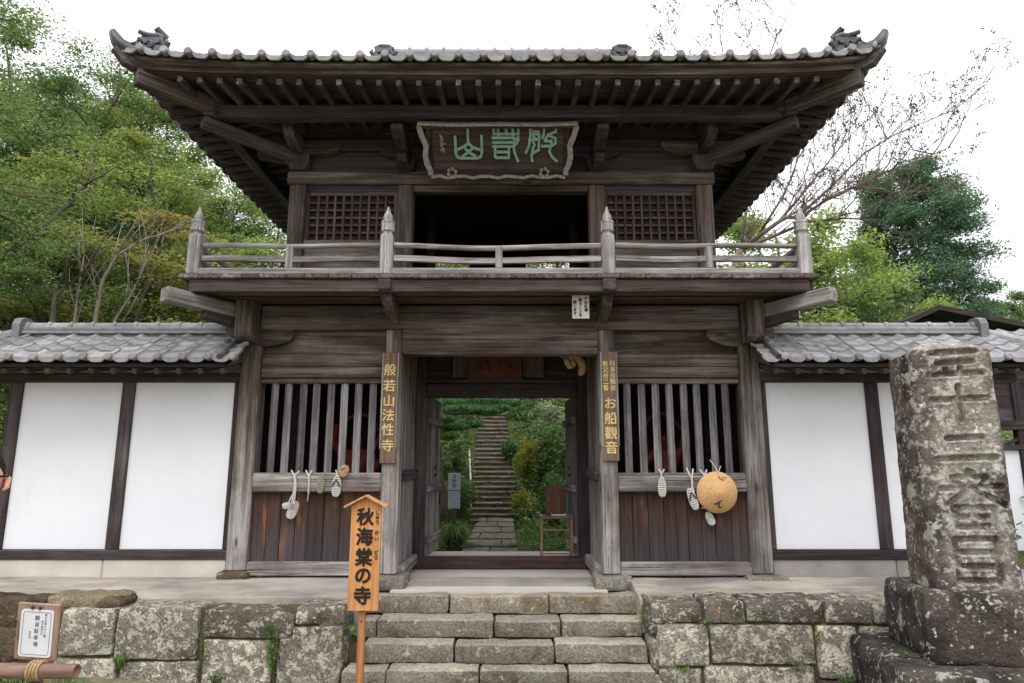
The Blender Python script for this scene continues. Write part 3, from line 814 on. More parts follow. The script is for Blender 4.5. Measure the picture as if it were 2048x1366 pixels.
# door lintel between the inner posts, swelling log
mb = MB(); mb.cur = 0
mb.path([(-1.105, 0.05, 2.53), (-0.6, 0.045, 2.532), (0, 0.04, 2.528), (0.6, 0.045, 2.532), (1.105, 0.05, 2.53)], [0.17]*5, [0.285, 0.29, 0.295, 0.29, 0.285])
gpart('door_lintel', mb, W_BEAM['X'])
BARS = [551, 578, 608, 634, 663, 690, 718, 747]
for sx in (-1, 1):
    xi, xo = 1.305, 2.715
    X0, X1 = sorted((sx*xi, sx*xo))
    # boards above the lattice
    cb('wall_board', X0, X1, 0.10, 0.14, 2.40, 2.675, W_BEAM, 'X', 0.006)
    cb('wall_board', X0, X1, 0.035, 0.085, 2.255, 2.395, W_BEAM, 'X', 0.01)
    cb('wall_board', X0, X1, 0.03, 0.085, 2.125, 2.25, W_BEAM, 'X', 0.01)
    cb('lattice_top_rail', X0, X1, 0.05, 0.16, 2.065, 2.12, W_BEAM, 'X', 0.008)
    # carved bracket nose under the head beam
    o = sx*xo
    pr = [(0, 2.672), (-0.36, 2.672), (-0.355, 2.60), (-0.33, 2.555), (-0.26, 2.525), (-0.16, 2.49), (0, 2.475)]
    mb = MB(); mb.prism([(sx*a, b) for a, b in pr], (o, -0.03, 0), (1,0,0), (0,0,1), (0,0.12,0))
    gpart('bracket', mb, W_BEAM['X'])
    # lattice bars, set diagonally
    for bx in BARS:
        xx = Xat(bx, 765, 0.09)
        if sx > 0: xx = -xx
        mb = MB(); s = 0.041
        mb.prism([(-s, 0), (0, -s), (s, 0), (0, s)], (xx, 0.10, 1.06), (1,0,0), (0,1,0), (0,0,1.03))
        gpart('lattice_bar', mb, W_BAR['Z'])
    cb('middle_rail', X0, X1, -0.005, 0.15, 0.862, 1.068, W_POST, 'X', 0.014)
    # vertical planks
    rng = random.Random(11+sx)
    x = X0; n = 9
    ws = [rng.uniform(0.8, 1.25) for _ in range(n)]; tot = sum(ws)
    for k in range(n):
        w = (X1-X0)*ws[k]/tot
        dy = rng.uniform(-0.006, 0.006)
        mb = MB(); mb.cbox(x+0.0025, x+w-0.0025, 0.075+dy, 0.105+dy, 0.125, 0.865, 0.004)
        gpart('plank', mb, M_PLANK)
        x += w
    cb('ground_sill', X0, X1, 0.0, 0.16, -0.015, 0.125, W_POST, 'X', 0.012)
    # niche: back, floor, side and ceiling boards
    for k in range(6):
        a = X0 + (X1-X0)*k/6; b = X0 + (X1-X0)*(k+1)/6
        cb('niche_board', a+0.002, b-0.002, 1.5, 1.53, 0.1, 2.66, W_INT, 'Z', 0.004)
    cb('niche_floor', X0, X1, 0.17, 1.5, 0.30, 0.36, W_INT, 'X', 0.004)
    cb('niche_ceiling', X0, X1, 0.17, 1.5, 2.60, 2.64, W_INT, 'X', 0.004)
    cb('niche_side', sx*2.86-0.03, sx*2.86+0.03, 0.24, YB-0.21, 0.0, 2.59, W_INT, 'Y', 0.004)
    # passage side boards (vertical planks) and their sill
    for k in range(5):
        y0 = 0.20 + k*0.21
        cb('passage_plank', sx*1.14-0.02, sx*1.14+0.02, y0+0.003, y0+0.207, 0.06, 2.6, W_POST, 'Z', 0.006)
    cb('passage_sill', sx*1.12-0.07, sx*1.12+0.07, 0.19, 1.24, -0.06, 0.06, W_POST, 'Y', 0.012)
    cb('passage_rail', sx*1.10-0.03, sx*1.10+0.03, 0.20, 1.24, 0.98, 1.10, W_DARK, 'Y', 0.008)
    for k in range(6):
        y0 = 1.42 + k*0.24
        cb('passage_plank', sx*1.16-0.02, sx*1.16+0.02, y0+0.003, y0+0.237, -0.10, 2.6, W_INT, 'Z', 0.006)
    # door posts and open leaves
    cb('door_post', sx*1.055-0.07, sx*1.055+0.07, 1.25, 1.42, -0.13, 2.6, W_DARK, 'Z', 0.012)
    mb = MB()
    p0 = Vector((sx*1.01, 1.43, 1.03)); p1 = Vector((sx*0.945, 2.42, 1.03))
    d = (p1-p0).normalized(); L = (p1-p0).length
    leaf = None
    for k in range(5):
        a = p0 + d*(L*k/5+0.002); b = p0 + d*(L*(k+1)/5-0.002)
        m2 = MB(); m2.beam(a, b, 0.045, 2.1, (0,0,1), 0.006)
        if leaf is None:
            leaf = gpart('door_leaf', m2, W_POST['Z'])
        else:
            gpart('door_board', m2, W_POST['Z'], leaf)
    nrm = Vector((-sx*d.y, sx*d.x, 0)).normalized()
    if nrm.x*sx > 0: nrm = -nrm
    for zz in (0.2, 0.85, 1.75):
        m2 = MB(); m2.beam(p0 + d*0.03 + nrm*0.045 + Vector((0,0,zz-1.03)), p1 - d*0.03 + nrm*0.045 + Vector((0,0,zz-1.03)), 0.05, 0.09, (0,0,1), 0.01)
        gpart('door_batten', m2, W_POST['Y'], leaf)
    m2 = MB()
    for zz, tt in ((1.12, 0.55), (1.02, 0.55)):
        c = p0 + d*L*tt + nrm*0.03 + Vector((0,0,zz-1.03)); m2.tube([c, c+nrm*0.03], 0.022, 8)
    gpart('door_stud', m2, M_IRON, leaf)
# inner door frame
cb('inner_lintel', -0.985, 0.985, 1.22, 1.40, 2.03, 2.215, W_DARK, 'X', 0.014)
cb('inner_lintel', -0.985, 0.985, 1.205, 1.36, 2.22, 2.26, W_DARK, 'X', 0.008)
for k in range(3):
    cb('lintel_board', -0.985, 0.985, 1.30, 1.33, 2.262+k*0.115, 2.262+k*0.115+0.112, W_DARK, 'X', 0.004)
for k in range(7):
    cb('passage_ceiling_board', -1.11, 1.11, 0.14+k*0.41, 0.14+k*0.41+0.405, 2.62, 2.65, W_INT, 'X', 0.004)
mb = MB(); mb.cbox(-1.12, 1.10, 1.24, 1.38, -0.13, 0.02, 0.012)
gpart('threshold', mb, wood('threshold_wood', srgb(54,38,38), srgb(78,58,56), srgb(104,86,84), 'X', amount=0.3))
# side plaque boards above inner lintel
for (xa, xb, mt) in ((905, 935, W_LAT), (1045, 1088, W_LAT)):
    cb('plaque_side_board', Xat(xa, 735, 1.2), Xat(xb, 735, 1.2), 1.215, 1.24, 2.29, 2.60, mt, 'Z', 0.004)
# latch on the right inner post
mb = MB(); mb.cbox(1.085, 1.108, 0.02, 0.06, 0.86, 1.08, 0.005); mb.tube([(1.09, 0.03, 1.05), (1.06, 0.0, 1.07), (1.05, -0.02, 1.05)], 0.012, 6)
gpart('latch', mb, M_IRON)

# ------------------------------------------------------------------ balcony
DX = 3.40
DY0 = -0.665
zd = 3.10
n = 0
# deck boards run front to back, a row of ends shows at the edge
k = 0; x = -DX
rng = random.Random(3)
while x < DX - 0.02:
    w = min(rng.uniform(0.19, 0.27), DX - x)
    cb('deck_board', x+0.002, x+w-0.002, DY0 + rng.uniform(-0.006, 0.006), 0.275, zd, zd+0.045, W_RAIL if False else W_POST, 'Y', 0.006)
    x += w
for sx in (-1, 1):
    for k in range(12):
        y0 = 0.28 + k*0.29
        a, b = sorted((sx*2.45, sx*DX))
        cb('deck_board', a, b, y0+0.002, y0+0.286, zd, zd+0.045, W_POST, 'X', 0.006)
for k in range(12):
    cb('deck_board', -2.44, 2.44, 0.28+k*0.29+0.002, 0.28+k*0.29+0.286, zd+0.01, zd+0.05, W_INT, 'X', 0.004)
cb('deck_fascia', -DX+0.10, DX-0.10, DY0+0.035, DY0+0.10, 2.955, 3.098, W_DECK, 'X', 0.012)
cb('deck_fascia', -DX+0.12, DX-0.12, DY0+0.02, DY0+0.034, 2.955, 2.985, W_DECK, 'X', 0.004)
cb('deck_joist', -DX+0.2, DX-0.2, -0.34, -0.22, 2.975, 3.095, W_DECK, 'X', 0.012)
for sx in (-1, 1):
    cb('deck_fascia', sx*(DX-0.07)-0.035, sx*(DX-0.07)+0.035, DY0+0.10, 3.6, 2.955, 3.098, W_DECK, 'Y', 0.012)
cb('soffit_board', -DX+0.14, DX-0.14, DY0+0.11, -0.35, 2.985, 3.0, W_DECK, 'X', 0.002)
cb('soffit_board', -DX+0.14, DX-0.14, -0.345, -0.06, 2.965, 2.974, W_DECK, 'X', 0.002)
for sx in (-1, 1):
    a, b = sorted((sx*2.74, sx*(DX-0.11)))
    cb('soffit_board', a, b, -0.05, 3.5, 2.965, 2.98, W_DECK, 'Y', 0.002)
    # arm under the balcony at the inner posts
    xx = Xat(769, 575, -0.66) if sx < 0 else Xat(1219, 572, -0.66)
    mb = MB(); mb.cbox(xx-0.068, xx+0.068, DY0-0.03, 0.1, 2.965, 3.085, 0.01)
    gpart('balcony_arm', mb, W_EAVE['Y'])
    mb = MB(); mb.prism([(0.10, 2.96), (-0.54, 2.96), (-0.53, 2.90), (-0.46, 2.85), (-0.30, 2.80), (-0.06, 2.74), (0.1, 2.72)], (xx-0.055, 0, 0), (0,1,0), (0,0,1), (0.11,0,0))
    gpart('balcony_arm', mb, W_DECK['Y'])
    # diagonal corner arm
    lbeam('corner_arm', (sx*3.46, -0.80, 2.885), (sx*2.80, 0.08, 2.84), 0.15, 0.155, W_POST)
    lbeam('corner_arm', (sx*3.2, -0.47, 2.77), (sx*2.80, 0.08, 2.70), 0.11, 0.13, W_DARK)

# railing
RY = -0.58
RX = 3.275
rail = cb('railing', -RX-0.02, RX+0.02, RY-0.05, RY+0.05, zd+0.047, zd+0.122, W_RAIL, 'X', 0.012)
def gib_post(x, y, s=1.0):
    mb = MB(); h = 0.067*s
    mb.cbox(x-h, x+h, y-h, y+h, zd+0.046, zd+0.50, 0.014)
    mb.lathe([(0.056,0.50),(0.054,0.53),(0.072,0.54),(0.076,0.555),(0.070,0.565),(0.070,0.63),(0.076,0.64),(0.072,0.655),(0.048,0.665),(0.052,0.69),(0.048,0.725),(0.030,0.755),(0.018,0.79),(0.010,0.825)], (x, y, zd), 12)
    return gpart('railing_post', mb, W_RAIL['Z'], rail)
xp = [-RX, Xat(775, 480, RY), Xat(1215, 480, RY), RX]
for x in xp: gib_post(x, RY)
for sx in (-1, 1):
    gib_post(sx*RX, 3.5, 0.9)
rng = random.Random(5)
for k in range(3):
    a, b = xp[k]+0.076, xp[k+1]-0.076
    sag = 0.028 if k == 1 else 0.006
    for nm, z0, h, w in (('top_rail', zd+0.385, 0.062, 0.075), ('middle_rail_bar', zd+0.235, 0.060, 0.052)):
        mb = MB()
        pts = []
        for i in range(9):
            t = i/8
            pts.append((lerp(a, b, t), RY, z0 - sag*math.sin(math.pi*t)*(1 if nm == 'top_rail' else 0.8) + 0.006*math.sin(t*9+k)))
        if nm == 'top_rail': mb.tube(pts, 0.029, 10)
        else: mb.path(pts, w, h)
        gpart(nm, mb, W_RAIL['X'], rail)
for px_, in ((580,), (998,), (1417,)):
    x = Xat(px_, 510, RY)
    cb('railing_strut', x-0.038, x+0.038, RY-0.034, RY+0.034, zd+0.123, zd+0.37, W_RAIL, 'Z', 0.008, rail)
for sx in (-1, 1):
    mb = MB(); mb.tube([(sx*RX, RY+0.08, zd+0.385), (sx*RX, 3.45, zd+0.385)], 0.034, 8); gpart('top_rail', mb, W_RAIL['Y'], rail)
    cb('middle_rail_bar', sx*RX-0.03, sx*RX+0.03, RY+0.08, 3.45, zd+0.20, zd+0.27, W_RAIL, 'Y', 0.008, rail)
    cb('base_rail', sx*RX-0.05, sx*RX+0.05, RY+0.06, 3.55, zd+0.047, zd+0.13, W_RAIL, 'Y', 0.01, rail)
    for yy in (0.8, 2.1):
        cb('railing_strut', sx*RX-0.03, sx*RX+0.03, yy-0.045, yy+0.045, zd+0.131, zd+0.385, W_RAIL, 'Z', 0.008, rail)

# ------------------------------------------------------------------ upper storey
UY = 0.28
UXo, UXi = 2.51, 1.18
zt = Zat(370, UY); zh = Zat(345, UY)
for sx in (-1, 1):
    cb('upper_post', sx*UXo-0.10, sx*UXo+0.10, UY-0.03, UY+0.17, zd+0.045, zt, W_POST, 'Z', 0.014)
    cb('upper_post', sx*UXi-0.095, sx*UXi+0.095, UY-0.02, UY+0.17, zd+0.045, zt, W_POST, 'Z', 0.014)
    cb('upper_post', sx*UXo-0.1, sx*UXo+0.1, 2.75, 2.95, zd+0.045, zt, W_POST, 'Z', 0.014)
    X0, X1 = sorted((sx*(UXi+0.096), sx*(UXo-0.101)))
    za, zb = Zat(480, UY), Zat(383, UY)
    cb('window_head', X0, X1, UY+0.02, UY+0.12, zb, zt, W_EAVE, 'X', 0.008)
    cb('window_sill', X0, X1, UY-0.01, UY+0.12, za-0.07, za, W_POST, 'X', 0.01)
    cb('wall_board', X0, X1, UY+0.04, UY+0.08, zd+0.33, za-0.072, W_POST, 'X', 0.006)
    cb('wall_board', X0, X1, UY+0.05, UY+0.09, zd+0.05, zd+0.328, W_LAT, 'X', 0.006)
    fr = cb('lattice_window', X0, X0+0.045, UY+0.02, UY+0.09, za, zb, W_LAT, 'Z', 0.006)
    cb('lattice_frame', X1-0.045, X1, UY+0.02, UY+0.09, za, zb, W_LAT, 'Z', 0.006, fr)
    cb('lattice_frame', X0+0.046, X1-0.046, UY+0.022, UY+0.09, zb-0.04, zb, W_LAT, 'X', 0.006, fr)
    cb('lattice_backing', X0+0.02, X1-0.02, UY+0.092, UY+0.105, za, zb, W_DARK, 'Z', 0.002, fr)
    for k in range(1, 10):
        x = X0 + 0.045 + (X1-X0-0.09)*k/10
        cb('lattice_strip', x-0.013, x+0.013, UY+0.025, UY+0.055, za, zb-0.04, W_LAT, 'Z', 0.004, fr)
    for k in range(1, 6):
        z = za + (zb-0.04-za)*k/6 + 0.01
        cb('lattice_strip', X0+0.046, X1-0.046, UY+0.045, UY+0.075, z-0.013, z+0.013, W_LAT, 'X', 0.004, fr)
    # side walls of the upper storey
    cb('upper_side_wall', sx*UXo-0.03, sx*UXo+0.03, UY+0.18, 2.74, zd+0.05, zt, W_INT, 'Z', 0.006)
cb('upper_head_beam', -UXo-0.13, UXo+0.13, UY-0.06, UY+0.14, zt+0.002, zh, W_POST, 'X', 0.022)
cb('opening_head', -UXi+0.097, UXi-0.097, UY, UY+0.12, Zat(383, UY), zt, W_BEAM, 'X', 0.01)
# back wall of the upper room with two low window gaps
zw0, zw1 = Zat(538, 2.83), Zat(519, 2.83)
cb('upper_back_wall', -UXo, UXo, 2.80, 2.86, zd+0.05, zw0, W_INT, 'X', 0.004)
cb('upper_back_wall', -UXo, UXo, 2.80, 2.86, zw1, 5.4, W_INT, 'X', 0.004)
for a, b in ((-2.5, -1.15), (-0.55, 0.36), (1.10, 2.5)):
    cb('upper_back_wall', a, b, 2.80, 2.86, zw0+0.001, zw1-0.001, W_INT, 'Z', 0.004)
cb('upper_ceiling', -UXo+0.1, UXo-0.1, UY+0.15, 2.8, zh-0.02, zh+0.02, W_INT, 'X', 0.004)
for sx in (-1, 1):
    cb('upper_inner_post', sx*1.0-0.06, sx*1.0+0.06, 1.4, 1.52, zd+0.06, zh-0.03, W_INT, 'Z', 0.01)
# frieze above the head beam
cb('frieze_board', -UXo, UXo, UY+0.05, UY+0.09, zh+0.002, 5.02, W_EAVE, 'X', 0.004)
cb('frieze_beam', -UXo-0.25, UXo+0.25, UY-0.03, UY+0.13, 5.02, 5.17, W_EAVE, 'X', 0.012)
cb('frieze_board', -UXo, UXo, UY+0.05, UY+0.09, 5.172, 5.52, W_EAVE, 'X', 0.004)
cb('frieze_board', -UXo, UXo, 2.87, 2.9, 4.6, 5.5, W_EAVE, 'X', 0.004)
for sx in (-1, 1):
    cb('frieze_board', sx*UXo-0.02, sx*UXo+0.02, UY+0.1, 2.86, zt+0.01, 5.52, W_EAVE, 'Y', 0.004)
    cb('frieze_beam', sx*UXo-0.07, sx*UXo+0.07, UY+0.14, 2.8, 5.02, 5.17, W_EAVE, 'Y', 0.012)
    # block and boat-shaped bracket arms over the corner post
    mb = MB(); x = sx*UXo
    mb.prism([(-0.09, 0), (0.09, 0), (0.14, 0.09), (0.14, 0.19), (-0.14, 0.19), (-0.14, 0.09)], (x, UY-0.10, zh), (1,0,0), (0,0,1), (0,0.24,0))
    gpart('bearing_block', mb, W_EAVE['Z'])
    boat = [(-0.52, 0.20), (-0.52, 0.13), (-0.47, 0.075), (-0.36, 0.035), (-0.2, 0.02), (0.2, 0.02), (0.3, 0.05), (0.34, 0.12), (0.34, 0.20)]
    mb = MB(); mb.prism([((a if sx > 0 else -a), b) for a, b in boat], (x, UY-0.065, zh+0.19), (1,0,0), (0,0,1), (0,0.13,0))
    gpart('bracket_arm', mb, W_BEAM['X'])
    mb = MB(); mb.prism([(0.1, 0.2), (-0.5, 0.2), (-0.5, 0.14), (-0.42, 0.07), (-0.28, 0.03), (0.1, 0.02)], (x-0.06, UY, zh+0.19), (0,1,0), (0,0,1), (0.12,0,0))
    gpart('bracket_arm', mb, W_EAVE['Y'])
    # bracket arms over the inner posts carrying the outer purlin
    x = sx*UXi
    mb = MB(); mb.prism([(0.1, 5.02), (-0.66, 5.02), (-0.74, 4.98), (-0.74, 4.92), (-0.60, 4.88), (-0.30, 4.86), (0.1, 4.84)], (x-0.065, UY, 0), (0,1,0), (0,0,1), (0.13,0,0))
    gpart('bracket_arm', mb, W_EAVE['Y'])
    mb = MB(); mb.prism([(0.1, 4.84), (-0.32, 4.84), (-0.38, 4.80), (-0.30, 4.74), (0.1, 4.70)], (x-0.055, UY, 0), (0,1,0), (0,0,1), (0.11,0,0))
    gpart('bracket_arm', mb, W_EAVE['Y'])
    mb = MB(); mb.prism([(-0.08, 0), (0.08, 0), (0.12, 0.08), (0.12, 0.16), (-0.12, 0.16), (-0.12, 0.08)], (x, UY-0.08, zh), (1,0,0), (0,0,1), (0,0.2,0))
    gpart('bearing_block', mb, W_EAVE['Z'])
    mb = MB(); mb.prism([((a if sx > 0 else -a), b) for a, b in [(-0.34, 0.16), (-0.34, 0.1), (-0.26, 0.04), (-0.1, 0.0), (0.1, 0.0), (0.26, 0.04), (0.34, 0.1), (0.34, 0.16)]], (x, UY-0.05, zh+0.165), (1,0,0), (0,0,1), (0,0.1,0))
    gpart('bracket_arm', mb, W_EAVE['X'])
    # corner diagonal arm out to the purlin corner, and side brace
    lbeam('corner_arm', (sx*3.38, -0.50, 4.985), (sx*2.50, 0.30, 4.90), 0.12, 0.13, W_EAVE)
    mb = MB(); mb.beam((sx*3.05, UY+0.05, 5.0), (sx*2.45, UY+0.05, 4.90), 0.12, 0.12, (0,0,1), 0.012); gpart('corner_arm', mb, W_EAVE['X'])

# ------------------------------------------------------------------ eaves
EX, YA, YBK, RX_, YR, ZE, HR = 3.97, -1.17, 4.80, 1.83, 1.80, 5.31, 1.85
def lift(x, y):
    """upward sweep of the eave towards each corner"""
    a = min(1.0, abs(x)/EX); 
    m = abs((y-YR)/(YBK-YR)) if y > YR else abs((y-YR)/(YA-YR))
    m = min(1.0, m)
    return 0.075*(a**7)*(m**7) + 0.035*(a**3)*(m**3)
# purlins
cb('outer_purlin', -3.36, 3.36, -0.47, -0.33, 5.06, 5.22, W_EAVE, 'X', 0.012)
cb('outer_purlin', -3.36, 3.36, 3.95, 4.09, 5.06, 5.22, W_EAVE, 'X', 0.012)
for sx in (-1, 1):
    cb('outer_purlin', sx*3.30-0.07, sx*3.30+0.07, -0.55, 4.2, 5.055, 5.215, W_EAVE, 'Y', 0.012)
# rafters
RS = 0.2115
def raf_z(d):  # underside-centre height at distance d inside the rafter tips
    return 5.142 + 0.165*d
YT = -1.02; XT = 3.80
for k in range(-16, 17):
    x = k*RS - 0.01
    over = max(0.0, abs(x) - 2.5)
    yin = UY + 0.02 if over <= 0 else YT + (XT - abs(x)) - 0.02
    yin = min(yin, UY+0.02)
    if yin - YT < 0.15: continue
    lf = lift(x*EX/XT, YA)*0.8
    mb = MB(); mb.beam((x, YT, raf_z(0)+lf), (x, yin, raf_z(yin-YT)+lf*0.2), 0.058, 0.070, (0,0,1), 0.006)
    mb.cur = 1; mb.beam((x, YT-0.010, raf_z(0)+lf), (x, YT-0.001, raf_z(0)+lf), 0.056, 0.068, (0,0,1), 0.003)
    gpart('rafter', mb, [W_EAVE['Y'], W_POST['Y']])
for sx in (-1, 1):
    for k in range(0, 27):
        y = YT + 0.22 + k*RS
        if y > YBK-0.25: break
        over = max(0.0, UY - y)
        xin = 2.55 if y > UY else XT - (y - YT)
        if XT - xin < 0.15: continue
        lf = lift(EX, y)*0.8
        mb = MB(); mb.beam((sx*XT, y, raf_z(0)+lf), (sx*xin, y, raf_z(XT-xin)+lf*0.2), 0.058, 0.070, (0,0,1), 0.006)
        gpart('rafter', mb, W_EAVE['X'])
    # hip rafter with squared end block
    for ya_, yb_, yc_ in ((-1.07, -0.50, 0.30), (4.70, 4.1, 3.3)):
        lbeam('hip_rafter', (sx*3.84, ya_, 5.185), (sx*3.28, yb_, 5.185), 0.13, 0.19, W_BEAM)
        lbeam('hip_rafter', (sx*3.29, yb_, 5.19), (sx*2.5, yc_, 5.30), 0.12, 0.16, W_EAVE)
# soffit boards over the rafters, eave beams, roof body
mb = MB()
def ring(ex, ya, yb, z, n=24, fl=1.0):
    pts = []
    for i in range(n): pts.append((-ex + 2*ex*i/n, ya))
    for i in range(n): pts.append((ex, ya + (yb-ya)*i/n))
    for i in range(n): pts.append((ex - 2*ex*i/n, yb))
    for i in range(n): pts.append((-ex, yb - (yb-ya)*i/n))
    return [Vector((x, y, z + fl*lift(x, y))) for x, y in pts]
r0 = ring(3.86, -1.08, 4.71, 5.192, fl=0.85); r1 = ring(2.5, UY+0.05, 2.9, 5.455, fl=0.0)
n4 = len(r0)
mb.add(r0 + r1, [(i, (i+1) % n4, n4+(i+1) % n4, n4+i) for i in range(n4)])
gpart('eave_soffit', mb, W_EAVE['X'])
def eave_strip(name, ex0, ya0, yb0, z0, ex1, ya1, yb1, z1, mat):
    a = ring(ex0, ya0, yb0, z0); b = ring(ex0, ya0, yb0, z1); c = ring(ex1, ya1, yb1, z1); d = ring(ex1, ya1, yb1, z0)
    mb = MB(); V = a+b+c+d; n = len(a); fs = []
    for i in range(n):
        j = (i+1) % n
        fs += [(i, j, n+j, n+i), (n+i, n+j, 2*n+j, 2*n+i), (2*n+i, 2*n+j, 3*n+j, 3*n+i), (3*n+i, 3*n+j, j, i)]
    mb.add(V, fs)
    gpart(name, mb, mat)
eave_strip('eave_beam', 3.875, -1.085, 4.715, 5.196, 3.74, -0.95, 4.58, 5.262, W_BEAM['X'])
eave_strip('eave_board', 3.945, -1.145, 4.775, 5.263, 3.80, -1.0, 4.63, 5.297, W_BEAM['X'])

# ------------------------------------------------------------------ tiled roof
def roof_g(t): return 0.80*t + 0.20*t*t
def roof_z(x, y):
    s = (EX - abs(x))/(EX - RX_)
    t = (y - YA)/(YR - YA) if y < YR else (YBK - y)/(YBK - YR)
    u = max(0.0, min(s, t))
    return ZE + HR*roof_g(min(u, 1.0)) + lift(x, y)*max(0.0, 1-2.2*u)
TP = 0.253
AMP = 0.9
def tile_wave(f):
    """S-shaped section of a pantile, f in 0..1"""
    return AMP*(0.024*math.cos(2*math.pi*(f-0.88)) + 0.011*math.cos(4*math.pi*(f-0.88)))
# roof tiles above the eave course: one mesh of stepped courses
mb = MB()
NC = 14
def slope_tiles(axis, sign):
    half = EX if axis == 'x' else (YBK-YA)/2
    cols = int(round(2*half/TP)); pitch = 2*half/cols
    S = 8
    for c in range(NC):
        t0 = 0.03 + (1-0.03)*c/NC; t1 = 0.03 + (1-0.03)*(c+1)/NC + 0.012
        rows = []
        for t, dz in ((t0, 0.040), (t0, 0.012), (t1, 0.012)):
            row = []
            for i in range(cols*S+1):
                p = -half + pitch*i/S
                if axis == 'x':
                    lim = EX - (EX-RX_)*min(t, 1.0)
                    x = max(-lim, min(lim, p)); y = (YA + (YR-YA)*min(t,1)) if sign < 0 else (YBK + (YR-YBK)*min(t,1))
                    z = roof_z(x, y)
                else:
                    mid = (YA+YBK)/2
                    la = YA + (YR-YA)*min(t,1); lb = YBK + (YR-YBK)*min(t,1)
                    y = max(la, min(lb, mid+p)); x = sign*(EX - (EX-RX_)*min(t,1))
                    z = roof_z(x, y)
                row.append(Vector((x, y, z + dz + tile_wave((i % S)/S))))
            rows.append(row)
        W = cols*S+1
        vs = rows[0]+rows[1]+rows[2]; fs = []
        for i in range(W-1):
            if (rows[0][i]-rows[0][i+1]).length < 1e-5: continue
            fs.append((W+i, W+i+1, i+1, i)); fs.append((i, i+1, 2*W+i+1, 2*W+i))
        mb.add(vs, fs)
slope_tiles('x', -1); slope_tiles('x', 1); slope_tiles('y', -1); slope_tiles('y', 1)
roof = gpart('roof', mb, M_TILE)
props(roof, kind='stuff')
# under-deck closing the roof from below
mb = MB()
r2 = ring(3.93, -1.13, 4.76, 5.30); r3 = ring(1.9, 1.0, 2.6, 6.6, fl=0.0)
mb.add(r2 + r3, [(i, (i+1) % n4, n4+(i+1) % n4, n4+i) for i in range(n4)])
gpart('roof_deck', mb, W_INT['X'])

def eave_tile_mesh(pitch, length, slope):
    """one eave tile: S-shaped pan with a scalloped hanging lip and a round bead, front towards -Y"""
    mb = MB(); S = 10; th = 0.02
    top0 = []; bot0 = []; top1 = []; bot1 = []
    for i in range(S+1):
        f = i/S; x = pitch*(f-0.5); w = tile_wave(f)
        top0.append((x, 0, w+0.028)); bot0.append((x, 0.012, w+0.004))
        top1.append((x, length, w+0.028+slope*length)); bot1.append((x, length, w+0.004+slope*length))
    vs = top0+bot0+top1+bot1; W = S+1; fs = []
    for i in range(S):
        fs += [(i, i+1, 2*W+i+1, 2*W+i), (W+i, 3*W+i, 3*W+i+1, W+i+1)]
    mb.add(vs, fs)
    # hanging lip: crescent under the trough
    top = []; low = []
    for i in range(S+1):
        f = i/S; x = pitch*(f-0.5)
        top.append((x, tile_wave(f)+0.030))
        low.append((x, tile_wave(f)-0.002 - 0.022*max(0.0, math.sin(math.pi*min(1, max(0, (f-0.02)/0.76))))**0.8))
    vs = [(x, -0.006, z) for x, z in top]+[(x, -0.006, z) for x, z in low]+[(x, 0.016, z) for x, z in top]+[(x, 0.016, z) for x, z in low]
    fs = []
    for i in range(S):
        fs += [(i, W+i, W+i+1, i+1), (W+i, 3*W+i, 3*W+i+1, W+i+1), (i, i+1, 2*W+i+1, 2*W+i)]
    fs += [(0, 2*W, 3*W, W), (S, W+S, 3*W+S, 2*W+S)]
    mb.add(vs, fs)
    # bead
    xb = pitch*(0.88-0.5); zb = tile_wave(0.88)+0.002
    n = 10; vs = []
    for r, y in ((0.042, 0.05), (0.042, -0.024), (0.032, -0.034)):
        for k in range(n):
            a = 2*math.pi*k/n; vs.append((xb + r*math.cos(a), y, zb + r*math.sin(a)))
    fs = [(i*n+k, i*n+(k+1) % n, (i+1)*n+(k+1) % n, (i+1)*n+k) for i in range(2) for k in range(n)]
    fs.append(tuple(2*n+k for k in range(n)))
    mb.add(vs, fs)
    return mb
et = eave_tile_mesh(TP*0.985, 0.16, 0.5).mesh('eave_tile', M_TILE)
cols = int(round(2*EX/TP)); pitch = 2*EX/cols
rng = random.Random(9)
for k in range(cols):
    x = -EX + pitch*(k+0.5)
    z = roof_z(x, YA)
    dz = (roof_z(min(EX, x+0.05), YA) - roof_z(max(-EX, x-0.05), YA))/0.1
    link_mesh('eave_tile', et, roof, loc=(x, YA-0.035, z+0.004), rot=(rng.uniform(-.03,.03), -math.atan(dz), rng.uniform(-.02,.02)))
rows_y = int(round((YBK-YA)/TP)); pit = (YBK-YA)/rows_y
for sx in (-1, 1):
    for k in range(rows_y):
        y = YA + pit*(k+0.5)
        link_mesh('eave_tile', et, roof, loc=(sx*(EX+0.035), y, roof_z(EX, y)+0.004), rot=(0, 0, R(90) if sx > 0 else R(-90)))
